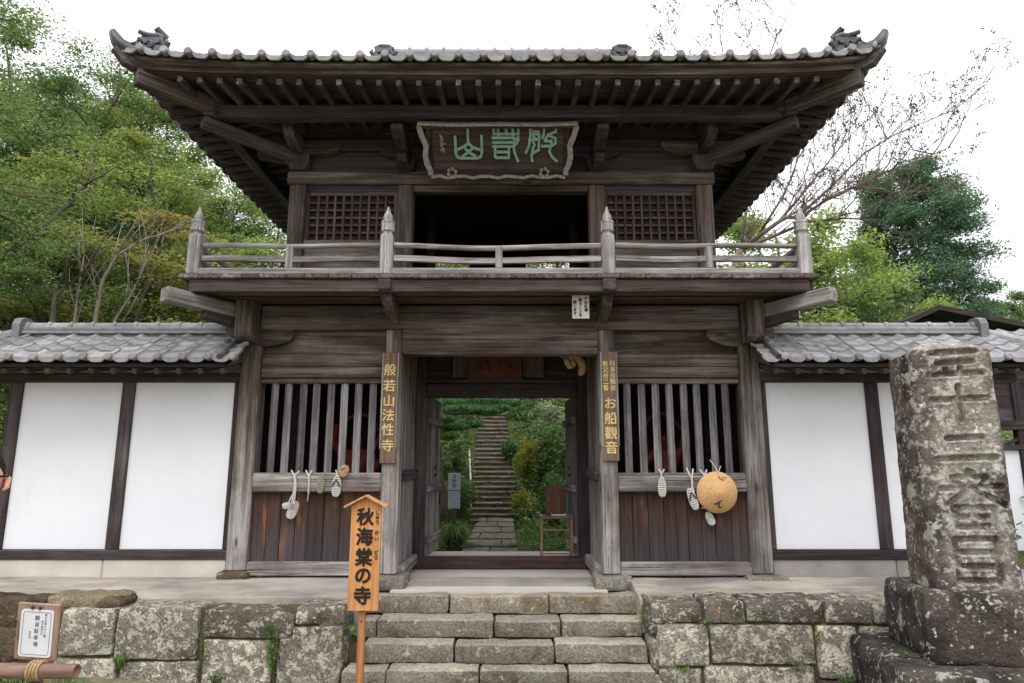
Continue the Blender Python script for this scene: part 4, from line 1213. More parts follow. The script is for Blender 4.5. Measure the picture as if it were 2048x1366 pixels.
# ridge and hip ridges, stacked flat tiles with a rounded cap
def ridge(pts, w, h, layers, name='ridge_tiles'):
    mb = MB()
    for k in range(layers):
        mb.path([Vector(p)+Vector((0,0,h*(k+0.5)/layers)) for p in pts], w*(1.0 if k % 2 == 0 else 0.9), h/layers*0.86)
    mb.tube([Vector(p)+Vector((0,0,h+0.01)) for p in pts], w*0.36, 10)
    gpart(name, mb, M_TILE, roof)
zr = ZE + HR
ridge([(-RX_, YR, zr), (0, YR, zr-0.01), (RX_, YR, zr)], 0.24, 0.22, 4)
for i in range(14):
    x = -RX_ + 0.13 + i*(2*RX_-0.26)/13
    mb = MB(); mb.tube([(x-0.02, YR, zr+0.235), (x+0.02, YR, zr+0.235)], 0.105, 10); gpart('ridge_collar', mb, M_TILE, roof)
for sx in (-1, 1):
    for ys_, ye in ((YA, 1), (YBK, -1)):
        pts = []
        for i in range(9):
            t = 0.06 + 0.92*i/8
            x = sx*(EX - (EX-RX_)*t); y = ys_ + (YR-ys_)*t
            pts.append((x, y, roof_z(x, y)+0.01))
        ridge(pts, 0.17, 0.075, 2)
        # upswept horn tile at the corner
        mb = MB()
        hp = [Vector((sx*3.74, ys_+ye*0.24, 5.46)), Vector((sx*3.88, ys_+ye*0.08, 5.435)), Vector((sx*3.96, ys_-ye*0.01, 5.455)), Vector((sx*4.00, ys_-ye*0.05, 5.51)), Vector((sx*4.03, ys_-ye*0.07, 5.59))]
        mb.path(hp, [0.17, 0.16, 0.14, 0.11, 0.085], [0.09, 0.10, 0.09, 0.075, 0.06])
        mb.tube([p + Vector((0, 0, 0.05)) for p in hp[:4]] + [hp[4]+Vector((0,0,0.02))], [0.06, 0.06, 0.05, 0.04, 0.03], 8)
        gpart('corner_horn_tile', mb, M_TILE_D, roof, True)
        # timber end under the horn
        mb = MB(); mb.path([(sx*3.70, ys_+ye*0.25, 5.31), (sx*3.92, ys_+ye*0.03, 5.33), (sx*4.00, ys_-ye*0.05, 5.42)], [0.12, 0.11, 0.07], [0.13, 0.12, 0.07])
        gpart('corner_eave_block', mb, W_BEAM['Y'])
def demon_tile(x, y, z, s, sx, dark):
    """ridge-end ornament: shouldered plate, brow scrolls, two prongs reaching outward"""
    mb = MB()
    mb.prism([(-0.17,0),(0.17,0),(0.19,0.05),(0.15,0.10),(0.17,0.15),(0.13,0.21),(0.15,0.27),(-0.15,0.27),(-0.13,0.21),(-0.17,0.15),(-0.15,0.10),(-0.19,0.05)], (x, y-0.05*s, z), (s,0,0), (0,0,s), (0,0.10*s,0))
    mb.tube([(x-0.15*s, y, z+0.26*s), (x-0.05*s, y-0.02*s, z+0.285*s), (x+0.06*s, y-0.02*s, z+0.28*s), (x+0.15*s, y, z+0.255*s)], [0.035*s, 0.045*s, 0.045*s, 0.03*s], 8)
    mb.tube([(x-0.16*s, y-0.03*s, z+0.13*s), (x-0.2*s, y-0.05*s, z+0.17*s), (x-0.17*s, y-0.05*s, z+0.21*s)], [0.04*s, 0.035*s, 0.015*s], 8)
    mb.tube([(x+0.16*s, y-0.03*s, z+0.13*s), (x+0.2*s, y-0.05*s, z+0.17*s), (x+0.17*s, y-0.05*s, z+0.21*s)], [0.04*s, 0.035*s, 0.015*s], 8)
    for a in (-1, 1):
        mb.tube([(x+a*0.10*s, y-0.06*s, z+0.06*s), (x+a*0.10*s, y-0.09*s, z+0.06*s)], 0.055*s, 8)
        mb.tube([(x+a*0.07*s, y-0.06*s, z+0.185*s), (x+a*0.07*s, y-0.085*s, z+0.185*s)], 0.04*s, 8)
    mb.tube([(x, y-0.06*s, z+0.12*s), (x, y-0.10*s, z+0.11*s)], [0.05*s, 0.03*s], 8)
    return mb
for sx in (-1, 1):
    mb = demon_tile(sx*3.74, -0.97, 5.475, 0.86, sx, True)
    for q in (0.0, 0.085):
        mb.tube([(sx*3.72, -0.98, 5.715-q), (sx*3.82, -1.01, 5.725-q), (sx*3.885, -1.03, 5.745-q)], [0.03, 0.03, 0.026], 8)
    mb.tube([(sx*3.66, -0.90, 5.74), (sx*3.72, -1.0, 5.81)], [0.05, 0.035], 8)
    gpart('ridge_end_tile', mb, M_TILE_D, roof)
    mb = demon_tile(sx*(RX_-0.02), YR-0.15, zr-0.02, 0.95, sx, True)
    mb.cbox(sx*(RX_-0.02)-0.10, sx*(RX_-0.02)+0.10, YR-0.15, YR+0.1, zr+0.26, zr+0.31, 0.01)
    gpart('ridge_end_tile', mb, M_TILE_D, roof)

# ================================================================== WHITE PLASTER SIDE WALLS
AMP = 0.72
WT = eave_tile_mesh(0.2645*0.985, 0.2, 0.55)
WT.v = [(x, y, z) for x, y, z in WT.v]
wt_eave = WT.mesh('wall_eave_tile', M_TILE)
def pan_tile_mesh(pitch, length, slope):
    mb = MB(); S = 8; vs = []
    for i in range(S+1):
        f = i/S; x = pitch*(f-0.5); w = tile_wave(f)
        vs += [(x, 0, w+0.042), (x, 0.004, w+0.006), (x, length, w+0.042+slope*length-0.022)]
    fs = []
    for i in range(S):
        a = i*3; b = a+3
        fs += [(a, b, b+2, a+2), (a+1, b+1, b, a)]
    mb.add(vs, fs)
    return mb
def side_wall(sx):
    side = 'left' if sx < 0 else 'right'
    root = thing('plaster_wall', 'white plaster wall with small tiled roof, ' + ('beside the bamboo rail' if sx < 0 else 'behind the carved stone marker'), 'wall', (sx*4.5, 0.1, -0.1), 'white plaster walls flanking the gate')
    def P(name, a, b, y0, y1, z0, z1, mats, ax, ch=0.008):
        a, b = sorted((sx*a, sx*b))
        m = mats if not isinstance(mats, dict) else mats[ax]
        return MB().cbox(a, b, y0, y1, z0, z1, ch).build(name, m, root)
    Y = 0.10
    XL = 5.585
    fm = M_FOUND if sx < 0 else M_FOUND_R
    ze = 0.145
    for a, b in ((2.96, 4.30), (4.305, 5.60)):
        P('foundation', a, b, Y-0.03, Y+0.22, -0.16, ze, fm, 'X', 0.012)
    P('sill', 2.95, XL+0.05, Y-0.05, Y+0.13, ze+0.003, 0.248, W_DARK, 'X')
    P('wall_post', 2.95, 3.02, Y-0.03, Y+0.12, 0.25, 2.08, W_DARK, 'Z')
    P('wall_post', 4.155, 4.295, Y-0.035, Y+0.12, 0.25, 2.08, W_DARK, 'Z')
    P('wall_post', 5.43, 5.57, Y-0.035, Y+0.12, 0.25, 2.08, W_DARK, 'Z')
    P('plaster_panel', 3.02, 4.155, Y, Y+0.09, 0.249, 2.079, M_PLASTER, 'X', 0.003)
    P('plaster_panel', 4.295, 5.43, Y, Y+0.09, 0.249, 2.079, M_PLASTER, 'X', 0.003)
    P('top_plate', 2.95, XL+0.3, Y-0.04, Y+0.13, 2.082, 2.19, W_DARK, 'X')
    # rafters and eave board
    k = 0; x = 2.98
    while x < 6.1:
        mb = MB(); mb.beam((sx*x, -0.37, 2.145), (sx*x, Y+0.1, 2.30), 0.05, 0.062, (0,0,1), 0.006)
        mb.build('rafter', W_DECK['Y'], root)
        x += 0.236
    P('eave_board', 2.95, 6.2, -0.40, -0.35, 2.19, 2.225, W_DARK, 'X', 0.004)
    mb = MB(); a, b = sorted((sx*2.95, sx*6.2))
    mb.add([(a, -0.38, 2.19), (b, -0.38, 2.19), (b, 0.16, 2.47), (a, 0.16, 2.47)], [(0,1,2,3)])
    mb.add([(a, -0.38, 2.225), (b, -0.38, 2.225), (b, 0.16, 2.55), (a, 0.16, 2.55)], [(0,1,2,3)])
    mb.build('eave_soffit', W_DARK['Y'], root)
    # front tiles: each one a piece
    slope = 0.56; pit = 0.2645
    ye, zeave = -0.47, 2.262
    nrow = 4; dyr = 0.155
    pan = pan_tile_mesh(pit*1.0, dyr*1.12, slope).mesh('roof_tile', M_TILE)
    rng = random.Random(20+sx)
    ncol = 13 if sx < 0 else 13
    for c in range(ncol):
        x = sx*(2.80 + pit*(c+0.5)) if sx > 0 else -(2.80 + pit*(c+0.5))
        if x*sx > 6.3: break
        link_mesh('eave_tile', wt_eave, root, loc=(x, ye, zeave), rot=(rng.uniform(-.02,.02), rng.uniform(-.03,.03), rng.uniform(-.03,.03)))
        for r in range(1, nrow+1):
            y = ye + r*dyr - 0.01
            link_mesh('roof_tile', pan, root, loc=(x, y, zeave + slope*(y-ye) + 0.012 + rng.uniform(-.003,.003)), rot=(rng.uniform(-.02,.02), rng.uniform(-.03,.03), rng.uniform(-.03,.03)))
    # back slope in one piece
    mb = MB()
    a, b = sorted((sx*2.8, sx*6.25)); yr = 0.20; zr2 = zeave + slope*(yr-ye)
    mb.add([(a, yr, zr2+0.03), (b, yr, zr2+0.03), (b, 0.95, zr2-0.38), (a, 0.95, zr2-0.38)], [(0,1,2,3)])
    mb.build('back_slope', M_TILE, root)
    # ridge: two flat courses, rounded caps in short lengths
    for q in range(2):
        P('ridge_course', 2.75, 5.56, yr-0.10+0.012*q, yr+0.10-0.012*q, zr2+0.015+0.042*q, zr2+0.052+0.042*q, M_TILE, 'X', 0.006)
    n = 11; L = (5.56-2.78)/n
    for k in range(n):
        x0 = sx*(2.78+L*k); x1 = sx*(2.78+L*(k+1))
        mb = MB(); mb.tube([(x0, yr, zr2+0.105), (x1, yr, zr2+0.105)], 0.058, 10)
        mb.tube([(x1-sx*0.05, yr, zr2+0.107), (x1-sx*0.005, yr, zr2+0.107)], 0.068, 10)
        mb.build('ridge_cap_tile', M_TILE, root)
    mb = MB(); mb.prism([(-0.13, -0.10), (0.13, -0.10), (0.13, 0.10), (0.10, 0.16), (0.04, 0.185), (-0.04, 0.185), (-0.10, 0.16), (-0.13, 0.10)], (sx*5.56, yr, zr2+0.03), (0,1,0), (0,0,1), (sx*0.09,0,0))
    mb.build('ridge_end_tile', M_TILE, root)
    # hip tail beyond the ridge end
    mb = MB(); mb.tube([(sx*5.65, yr, zr2+0.03), (sx*6.2, ye+0.05, zeave+0.06)], 0.07, 10); mb.build('hip_ridge_tile', M_TILE, root)
    # verge tile at the gate end
    mb = MB(); mb.tube([(sx*2.97, ye-0.02, zeave+0.02), (sx*2.97, 0.2, zr2+0.05)], 0.032, 8); mb.build('verge_tile', M_TILE_D, root)
    return root
side_wall(-1); side_wall(1)

# ================================================================== LETTERING
def text_mesh(name, lines, size, mat, spacing=1.0, extrude=0.004, bold=0.0, sx=1.0):
    """vertical writing: one character to a line, in the XZ plane facing -Y, centred at the top character"""
    cu = bpy.data.curves.new(name, 'FONT')
    cu.body = '\n'.join(lines)
    cu.align_x = 'CENTER'; cu.align_y = 'CENTER'
    cu.size = size; cu.space_line = spacing
    cu.extrude = extrude
    cu.resolution_u = 3
    o = bpy.data.objects.new('lettering_curve', cu); COL.objects.link(o)
    dg = bpy.context.evaluated_depsgraph_get()
    me = bpy.data.meshes.new_from_object(o.evaluated_get(dg))
    bpy.data.objects.remove(o)
    if bold > 0:   # heavier strokes: a few slightly offset copies, each a hair in front of the last
        bm = bmesh.new(); bm.from_mesh(me); src = me.copy()
        offs = [(bold, 0), (-bold, 0), (0, bold), (0, -bold)]
        if bold > 0.004: offs += [(bold*.7, bold*.7), (-bold*.7, bold*.7), (bold*.7, -bold*.7), (-bold*.7, -bold*.7)]
        for q, (dx, dy) in enumerate(offs):
            c = src.copy(); c.transform(Matrix.Translation((dx, dy, -0.00025*(q+1)))); bm.from_mesh(c); bpy.data.meshes.remove(c)
        bm.to_mesh(me); bm.free(); bpy.data.meshes.remove(src)
    me.transform(Matrix.Rotation(R(90), 4, 'X') @ Matrix.Diagonal((sx, 1, 1, 1)))
    me.materials.clear(); me.materials.append(mat); me.name = name
    return me
def text(name, parent, lines, size, mat, loc, **kw):
    me = text_mesh(name, lines, size, mat, **kw)
    return link_mesh(name, me, parent, loc=loc)
def strokes(name, parent, paths, o, sc_, w, mat, th=0.006, y=None):
    """brush strokes: polylines (a,b) in the plane o + a*X + b*Z, ribbons of width w"""
    mb = MB()
    o = Vector(o)
    for k, p in enumerate(paths):
        ww = w
        if len(p) == 2 and hasattr(p[0][0], '__len__'): p, ww = p
        pts = [o + Vector((a*sc_, -0.0006*k, b*sc_)) for a, b in p]
        # extend the ends by half a width
        d0 = (pts[0]-pts[1]).normalized()*ww*0.3; d1 = (pts[-1]-pts[-2]).normalized()*ww*0.3
        pts[0] = pts[0]+d0; pts[-1] = pts[-1]+d1
        mb.path(pts, th, ww, up=(0,1,0)) if False else ribbon(mb, pts, ww, th)
    return mb.build(name, mat, parent)
def ribbon(mb, pts, w, th):
    n = len(pts); vs = []
    for i, p in enumerate(pts):
        if i == 0: t = pts[1]-pts[0]
        elif i == n-1: t = pts[-1]-pts[-2]
        else:
            t = (pts[i+1]-p).normalized() + (p-pts[i-1]).normalized()
        t = Vector((t.x, 0, t.z))
        t = t.normalized() if t.length > 1e-9 else Vector((1,0,0))
        s = Vector((-t.z, 0, t.x))
        k = 1.0
        if 0 < i < n-1:
            a = (p-pts[i-1]).normalized(); c = max(0.5, abs(a.dot(t))); k = 1/c
        vs += [p + s*w/2*k, p - s*w/2*k, p + s*w/2*k + Vector((0,th,0)), p - s*w/2*k + Vector((0,th,0))]
    fs = []
    for i in range(n-1):
        a = i*4; b = a+4
        fs += [(a, a+1, b+1, b), (a+2, b+2, b+3, a+3), (a, b, b+2, a+2), (a+1, a+3, b+3, b+1)]
    fs += [(0,2,3,1), ((n-1)*4, (n-1)*4+1, (n-1)*4+3, (n-1)*4+2)]
    mb.add(vs, fs)
def arc(cx, cy, r, a0, a1, n=8, ry=None):
    ry = r if ry is None else ry
    return [(cx + r*math.cos(R(a0+(a1-a0)*i/n)), cy + ry*math.sin(R(a0+(a1-a0)*i/n))) for i in range(n+1)]

# ================================================================== THE GREAT NAME PLAQUE under the eaves
# leaning forward: top further out than the foot
PB = at(996, 357, 0.05); PT = at(996, 240, -0.42)
plq = thing('name_plaque', 'wide carved name plaque with pale green characters hung under the upper eaves', 'plaque', ((PB.x), PB.y, PB.z))
up = (Vector((0, PT.y, PT.z)) - Vector((0, PB.y, PB.z))); PH = up.length; up.normalize()
nrm = Vector((1,0,0)).cross(up).normalized()
if nrm.y > 0: nrm = -nrm
# local frame: X right, Y into the board, Z up along the board
PM = Matrix((Vector((1,0,0)), -nrm, up)).transposed().to_4x4()
PM.translation = Vector((996/1e9*0 + at(996, 300, -0.2).x, PB.y, PB.z))
def pl(mb): mb.v = [tuple(PM @ Vector(v)) for v in mb.v]; return mb
WP = 1.76
pl(MB().cbox(-0.78, 0.78, 0.0, 0.05, 0.10, PH-0.05, 0.006)).build('board', M_PLAQUE['X'] if isinstance(M_PLAQUE, dict) else M_PLAQUE, plq)
m = MB(); m.path([(-WP*0.52, -0.06, PH-0.02), (-WP*0.3, -0.06, PH-0.035), (0, -0.06, PH-0.03), (WP*0.3, -0.06, PH-0.035), (WP*0.52, -0.06, PH-0.02)], 0.09, 0.026)
pl(m).build('frame', M_GREYPAINT, plq)
m = MB(); m.cbox(-WP*0.50, WP*0.50, -0.055, 0.03, PH-0.085, PH-0.041, 0.006); pl(m).build('frame', W_LAT['X'], plq)
for s in (-1, 1):
    m = MB(); m.path([(s*WP*0.515, -0.05, PH-0.05), (s*WP*0.50, -0.05, PH-0.16), (s*WP*0.475, -0.05, PH-0.28), (s*WP*0.485, -0.05, PH-0.40), (s*WP*0.475, -0.05, PH-0.50), (s*WP*0.455, -0.05, PH-0.58), (s*WP*0.458, -0.05, 0.06)], [0.06]*7, [0.028, 0.036, 0.042, 0.042, 0.04, 0.036, 0.032], up=(0,1,0))
    pl(m).build('frame', M_GREYPAINT, plq)
    m = MB(); m.prism([(0,0),(0.10,0.0),(0.09,PH-0.15),(0,PH-0.10)], (s*0.78, -0.03, 0.08), (s*0.6,0,0), (0,0,1), (0,0.05,0)); pl(m).build('frame_panel', W_DARK['Z'], plq)
m = MB(); m.cbox(-0.80, 0.80, -0.03, 0.05, 0.03, 0.105, 0.01); pl(m).build('frame', W_DARK['X'], plq)
m = MB(); m.path([(-0.80+0.1*i, -0.035, 0.035+0.014*math.sin(i*2.2)) for i in range(17)], 0.04, 0.03); pl(m).build('carved_scroll', M_GREYPAINT, plq)
for s in (-1, 1):
    m = MB()
    cx_ = s*0.55
    for k in range(6):
        a = R(60*k+20); 
        m.tube([(cx_+0.048*math.cos(a), -0.03, 0.085+0.048*math.sin(a)), (cx_+0.045*math.cos(a), -0.055, 0.085+0.045*math.sin(a))], 0.02, 6)
    pl(m).build('carved_flower', M_GREYPAINT, plq)
def seal(name, paths, u0, v0, sc_, w, mat):
    mb = MB()
    for k, p in enumerate(paths):
        pts = [Vector((u0 + a*sc_, -0.022-0.0007*k, v0 + b*sc_)) for a, b in p]
        d0 = (pts[0]-pts[1]).normalized()*w*0.25; d1 = (pts[-1]-pts[-2]).normalized()*w*0.25
        pts[0] = pts[0]+d0; pts[-1] = pts[-1]+d1
        ribbon(mb, pts, w*0.86, 0.026)
    pl(mb).build(name, mat, plq)
# coordinates read from the plaque photo in units of its 2048x904 enlargement
def conv(p): return [((x-996)/1.0, (480-y)/1.0) for x, y in p]
US = 0.000968  # metres per unit
S1 = [[(637,245),(637,440)], [(482,360),(482,560),(498,605),(530,622),(750,622),(785,605),(800,560),(800,350)],
      [(637,440),(590,480),(510,515)], [(637,440),(690,490),(775,520)], [(600,505),(640,545),(720,600)], [(690,500),(640,545),(565,600)]]
S2 = [[(948,240),(948,330),(1250,330)], [(1000,235),(1000,370)], [(1095,250),(1095,330)], [(1175,225),(1175,360)], [(1240,235),(1240,330)],
      [(930,375),(1160,375),(1215,385)], [(935,430),(1170,430)], [(935,478),(1165,478)], [(1240,365),(1240,400),(1215,450),(1190,470)],
      [(1195,400),(1185,480),(1200,560),(1240,660)], [(960,500),(960,600),(980,615),(1125,615),(1128,500)], [(975,545),(1120,545)]]
S3 = [[(1510,235),(1420,248),(1385,280),(1385,380)], [(1385,330),(1490,330),(1490,520),(1440,550),(1400,580),(1415,660)], [(1420,300),(1490,300)], [(1370,395),(1470,395)], [(1380,400),(1370,480),(1335,555)],
      [(1420,350),(1440,380),(1420,420),(1440,460),(1420,500),(1410,560)], [(1550,250),(1545,330),(1530,380)], [(1560,240),(1690,240),(1690,300),(1590,340)], [(1560,400),(1600,340),(1690,385),(1690,440),(1640,475),(1530,475)],
      [(1560,410),(1640,415),(1640,470)], [(1630,480),(1620,540),(1650,600),(1715,660)]]
zc = 0.10 + (PH-0.15)*0.5 + 0.02
for nm, S in (('green_character', S1), ('green_character', S2), ('green_character', S3)):
    seal(nm, [conv(p) for p in S], 0, zc, US, 0.034, M_VERD)
sg = [[(300,345),(310,360),(330,372)], [(312,345),(308,390),(300,400)], [(335,390),(318,410)], [(305,430),(318,455)], [(335,420),(322,445),(360,452)], [(300,470),(325,460)], [(325,480),(325,500)], [(305,500),(305,545)], [(340,500),(340,550)], [(310,520),(345,520)]]
seal('small_signature', [conv(p) for p in sg], 0, zc, US, 0.014, M_GREYPAINT)

# ================================================================== VERTICAL NAME BOARDS on the inner posts
def name_board(label, x0t, x1t, yt, x0b, x1b, yb):
    a = at(x0t, yt, -0.05); b = at(x1t, yt, -0.05); c = at(x0b, yb, -0.05); d = at(x1b, yb, -0.05)
    xa = (a.x+c.x)/2; xb = (b.x+d.x)/2
    r = thing('name_board', label, 'sign board', ((xa+xb)/2, -0.05, c.z))
    MB().cbox(xa, xb, -0.045, -0.013, c.z, a.z, 0.006).build('board', M_NAME, r)
    for x in (xa, xb):
        MB().cbox(x-0.008, x+0.008, -0.05, -0.045, c.z+0.16, a.z-0.005, 0.002).build('edge_strip', W_RAIL['Z'], r)
    MB().tube([((xa+xb)/2, -0.045, a.z-0.05), ((xa+xb)/2, -0.056, a.z-0.05)], 0.008, 8).build('nail', M_IRON, r)
    return r, (xa+xb)/2, xa, xb
r, xm, xa, xb = name_board('dark name board with one column of gold characters on the post beside the orange sign', 765, 797, 705, 760, 790, 927)
for ch, yy in zip('般若山法性寺', (741, 773, 803, 832, 861, 893)):
    z = Zat(yy, -0.06)
    text('gold_character', r, [ch], 0.142, M_GOLD, (xm-0.004, -0.049, z), extrude=0.003, bold=0.0022)
r, xm, xa, xb = name_board('dark name board with gold characters, small paired columns above large ones', 1201, 1233, 703, 1207, 1239, 922)
for ch, yy in zip('お船觀音', (808, 838, 868, 897)):
    text('gold_character', r, [ch], 0.146, M_GOLD, (xm+0.004, -0.049, Zat(yy, -0.06)), extrude=0.003, bold=0.002)
for ch, yy in zip('日本百観音', (727, 739, 751, 763, 776)):
    text('gold_character', r, [ch], 0.066, M_GOLD, (xm+0.040, -0.049, Zat(yy, -0.06)), extrude=0.003, bold=0.0012)
for ch, yy in zip('秩父卅二番', (728, 740, 752, 764, 776)):
    text('gold_character', r, [ch], 0.066, M_GOLD, (xm-0.040, -0.049, Zat(yy, -0.06)), extrude=0.003, bold=0.002)

# paper notice on the head beam
NY = -0.50
a = at(1144, 590, NY); b = at(1179, 637, NY)
r = thing('paper_notice', 'small white notice with three columns of black writing hung under the balcony', 'notice', ((a.x+b.x)/2, NY, b.z))
MB().cbox(a.x, b.x, NY, NY+0.012, b.z, a.z, 0.003).build('sheet', M_PAPER_G, r)
for k, (s, y0) in enumerate((('千社札等', 598), ('貼ることを', 600), ('禁じます', 605))):
    for i, ch in enumerate(s):
        text('black_character', r, [ch], 0.040, M_INK, (b.x-0.034-0.060*k, NY-0.0015, Zat(y0 + i*7.6, NY)), extrude=0.0012, bold=0.0016)

for x in (a.x+0.03, b.x-0.03): MB().tube([(x, NY+0.006, a.z-0.01), (x, NY+0.006, 2.985)], 0.004, 6).build('hanger', M_IRON, r)

# red-brown plaque inside the passage
a = at(936, 705, 1.19); b = at(1044, 757, 1.19)
r = thing('inner_plaque', 'dim red-brown plaque with faint dark writing above the inner door lintel', 'plaque', ((a.x+b.x)/2, 1.19, b.z))
MB().cbox(a.x, b.x, 1.175, 1.203, b.z, a.z, 0.004).build('board', M_REDBOARD, r)
MB().cbox(a.x-0.01, b.x+0.01, 1.165, 1.19, b.z-0.022, b.z-0.001, 0.004).build('frame', M_REDBOARD, r)
for k, (x, y) in enumerate(((955, 735), (962, 735), (975, 725), (978, 738), (1000, 728), (1020, 732))):
    p = at(x, y, 1.17)
    strokes('ink_mark', r, [[(-1, 0.6), (0.8, 0.8)], [(0, 1.4), (-0.2, -1.2)], [(0.1, 0.3), (1.0, -1.0)]], (p.x, 1.1735, p.z), 0.024, 0.010, M_INK, 0.002)

# pale carved wood hanging inside the passage
r = thing('carved_ornament', 'pale curling carved wooden ornament hung at the top right of the passage', 'carving', tuple(at(1150, 720, 0.55)))
mb = MB()
P_ = lambda x, y, dy=0.0: at(x, y, 0.55+dy)
mb.tube([P_(1118,708), P_(1128,712), P_(1136,716), P_(1146,714), P_(1156,716), P_(1163,724), P_(1166,735), P_(1163,746), P_(1158,750)], [0.02,0.035,0.05,0.055,0.06,0.055,0.05,0.042,0.02], 10)
mb.tube([P_(1130,714,-.02), P_(1135,724,-.03), P_(1140,733,-.03), P_(1147,734,-.02)], [0.03,0.042,0.04,0.016], 8)
mb.tube([P_(1146,716,-.02), P_(1147,726,-.04), P_(1150,733,-.03)], [0.03,0.03,0.012], 8)
mb.tube([P_(1120,708), P_(1124,701), P_(1140,704), P_(1152,706)], [0.015,0.03,0.04,0.04], 8)
mb.build('carving', M_CARVE, r, True)
MB().tube([P_(1150, 712), at(1150, 690, 0.6)], 0.008, 6).build('hanger', M_IRON, r)

# ================================================================== NIO STATUES behind the lattice
def skin_body(name, joints, edges, radii, mat, parent, loc=(0,0,0), sub=2, flat=None):
    """one continuous body grown from a skeleton with a skin modifier"""
    names = list(joints)
    bm = bmesh.new()
    vs = {n: bm.verts.new(joints[n]) for n in names}
    for a, b in edges: bm.edges.new((vs[a], vs[b]))
    me = bpy.data.meshes.new(name+'_skeleton'); bm.to_mesh(me); bm.free()
    o = bpy.data.objects.new(name+'_skeleton', me); COL.objects.link(o)
    m = o.modifiers.new('skin', 'SKIN'); 
    if not me.skin_vertices:
        try: me.skin_vertices.new()
        except Exception: pass
    if not me.skin_vertices:
        bpy.context.view_layer.objects.active = o
        bpy.ops.mesh.customdata_skin_add()
    for i, n in enumerate(names):
        r = radii[n]
        r = r if hasattr(r, '__len__') else (r, r)
        me.skin_vertices[0].data[i].radius = r
        me.skin_vertices[0].data[i].use_root = (i == 0)
    m.use_smooth_shade = True
    s = o.modifiers.new('sub', 'SUBSURF'); s.levels = sub; s.render_levels = sub
    dg = bpy.context.evaluated_depsgraph_get(); dg.update()
    out = bpy.data.meshes.new_from_object(o.evaluated_get(dg))
    bpy.data.objects.remove(o)
    out.materials.clear(); out.materials.append(mat); out.name = name
    out.polygons.foreach_set('use_smooth', [True]*len(out.polygons))
    return link_mesh(name, out, parent, loc=loc, local=True)
def nio(x, label, mirror):
    m = mirror
    r = thing('guardian_statue', label, 'statue', (x, 0.88, 0.36), 'guardian statues in the side niches')
    r.scale = (0.8, 0.8, 0.8)
    J = dict(pelvis=(0,0,0.72), belly=(0,-0.02,0.86), chest=(0.0,0,1.08), neck=(0,-0.02,1.24), head=(0,-0.05,1.36), crown=(0,-0.03,1.46),
             shl=(-0.20*m,0,1.15), ell=(-0.36*m,-0.06,1.32), wrl=(-0.30*m,-0.14,1.54), hal=(-0.28*m,-0.16,1.62),
             shr=(0.20*m,0,1.15), elr=(0.36*m,-0.05,0.96), wrr=(0.26*m,-0.20,0.84), har=(0.22*m,-0.26,0.80),
             hl=(-0.13*m,0,0.66), kl=(-0.19*m,-0.06,0.40), al=(-0.17*m,0,0.12), fl=(-0.19*m,-0.14,0.08),
             hr=(0.13*m,0,0.66), kr=(0.22*m,-0.10,0.40), ar=(0.26*m,-0.03,0.12), fr=(0.28*m,-0.16,0.08))
    E = [('pelvis','belly'),('belly','chest'),('chest','neck'),('neck','head'),('head','crown'),('chest','shl'),('shl','ell'),('ell','wrl'),('wrl','hal'),('chest','shr'),('shr','elr'),('elr','wrr'),('wrr','har'),('pelvis','hl'),('hl','kl'),('kl','al'),('al','fl'),('pelvis','hr'),('hr','kr'),('kr','ar'),('ar','fr')]
    Rr = dict(pelvis=0.15, belly=0.16, chest=(0.20,0.16), neck=0.075, head=0.10, crown=0.06, shl=0.09, ell=0.065, wrl=0.048, hal=0.06, shr=0.09, elr=0.065, wrr=0.048, har=0.06, hl=0.12, kl=0.085, al=0.055, fl=0.05, hr=0.12, kr=0.085, ar=0.055, fr=0.05)
    skin_body('body', J, E, Rr, M_RED, r)
    mb = MB(); prof = [(0.18,0.74),(0.20,0.66),(0.24,0.52),(0.30,0.34),(0.27,0.32),(0.2,0.5),(0.1,0.7)]
    mb.lathe(prof, (0,0,0), 16); mb.build('skirt_cloth', M_STATUE_CLOTH, r, True, local=True)
    mb = MB(); mb.tube([(-0.24,0.05,1.2),(-0.34,0.1,1.5),(-0.18,0.12,1.72),(0.0,0.13,1.8),(0.18,0.12,1.72),(0.34,0.1,1.5),(0.24,0.05,1.2)], 0.03, 8); mb.build('scarf', M_STATUE_CLOTH, r, True, local=True)
    me = stone_mesh('rock_base', 0.95, 0.7, 0.26, M_ROCK, 3+x, 0.08, 0.05)
    link_mesh('rock_base', me, r, loc=(0, -0.02, -0.02), local=True)
    # face: brows, eyes, nose, mouth
    mb = MB()
    for s in (-1, 1):
        mb.tube([(s*0.02,-0.155,1.40),(s*0.07,-0.135,1.415)], 0.014, 6)
        mb.tube([(s*0.035,-0.15,1.378),(s*0.037,-0.162,1.376)], 0.016, 8)
    mb.tube([(0,-0.15,1.385),(0,-0.17,1.345)], [0.012,0.022], 6)
    mb.tube([(-0.04,-0.145,1.31),(0.04,-0.145,1.31)], 0.013, 6)
    mb.build('face_relief', M_STATUE_CLOTH, r, True, local=True)
    return r
nio(-1.78, 'red guardian statue in the dim niche on the side of the orange sign', 1)
nio(2.02, 'red guardian statue in the dim niche behind the straw hat', -1)

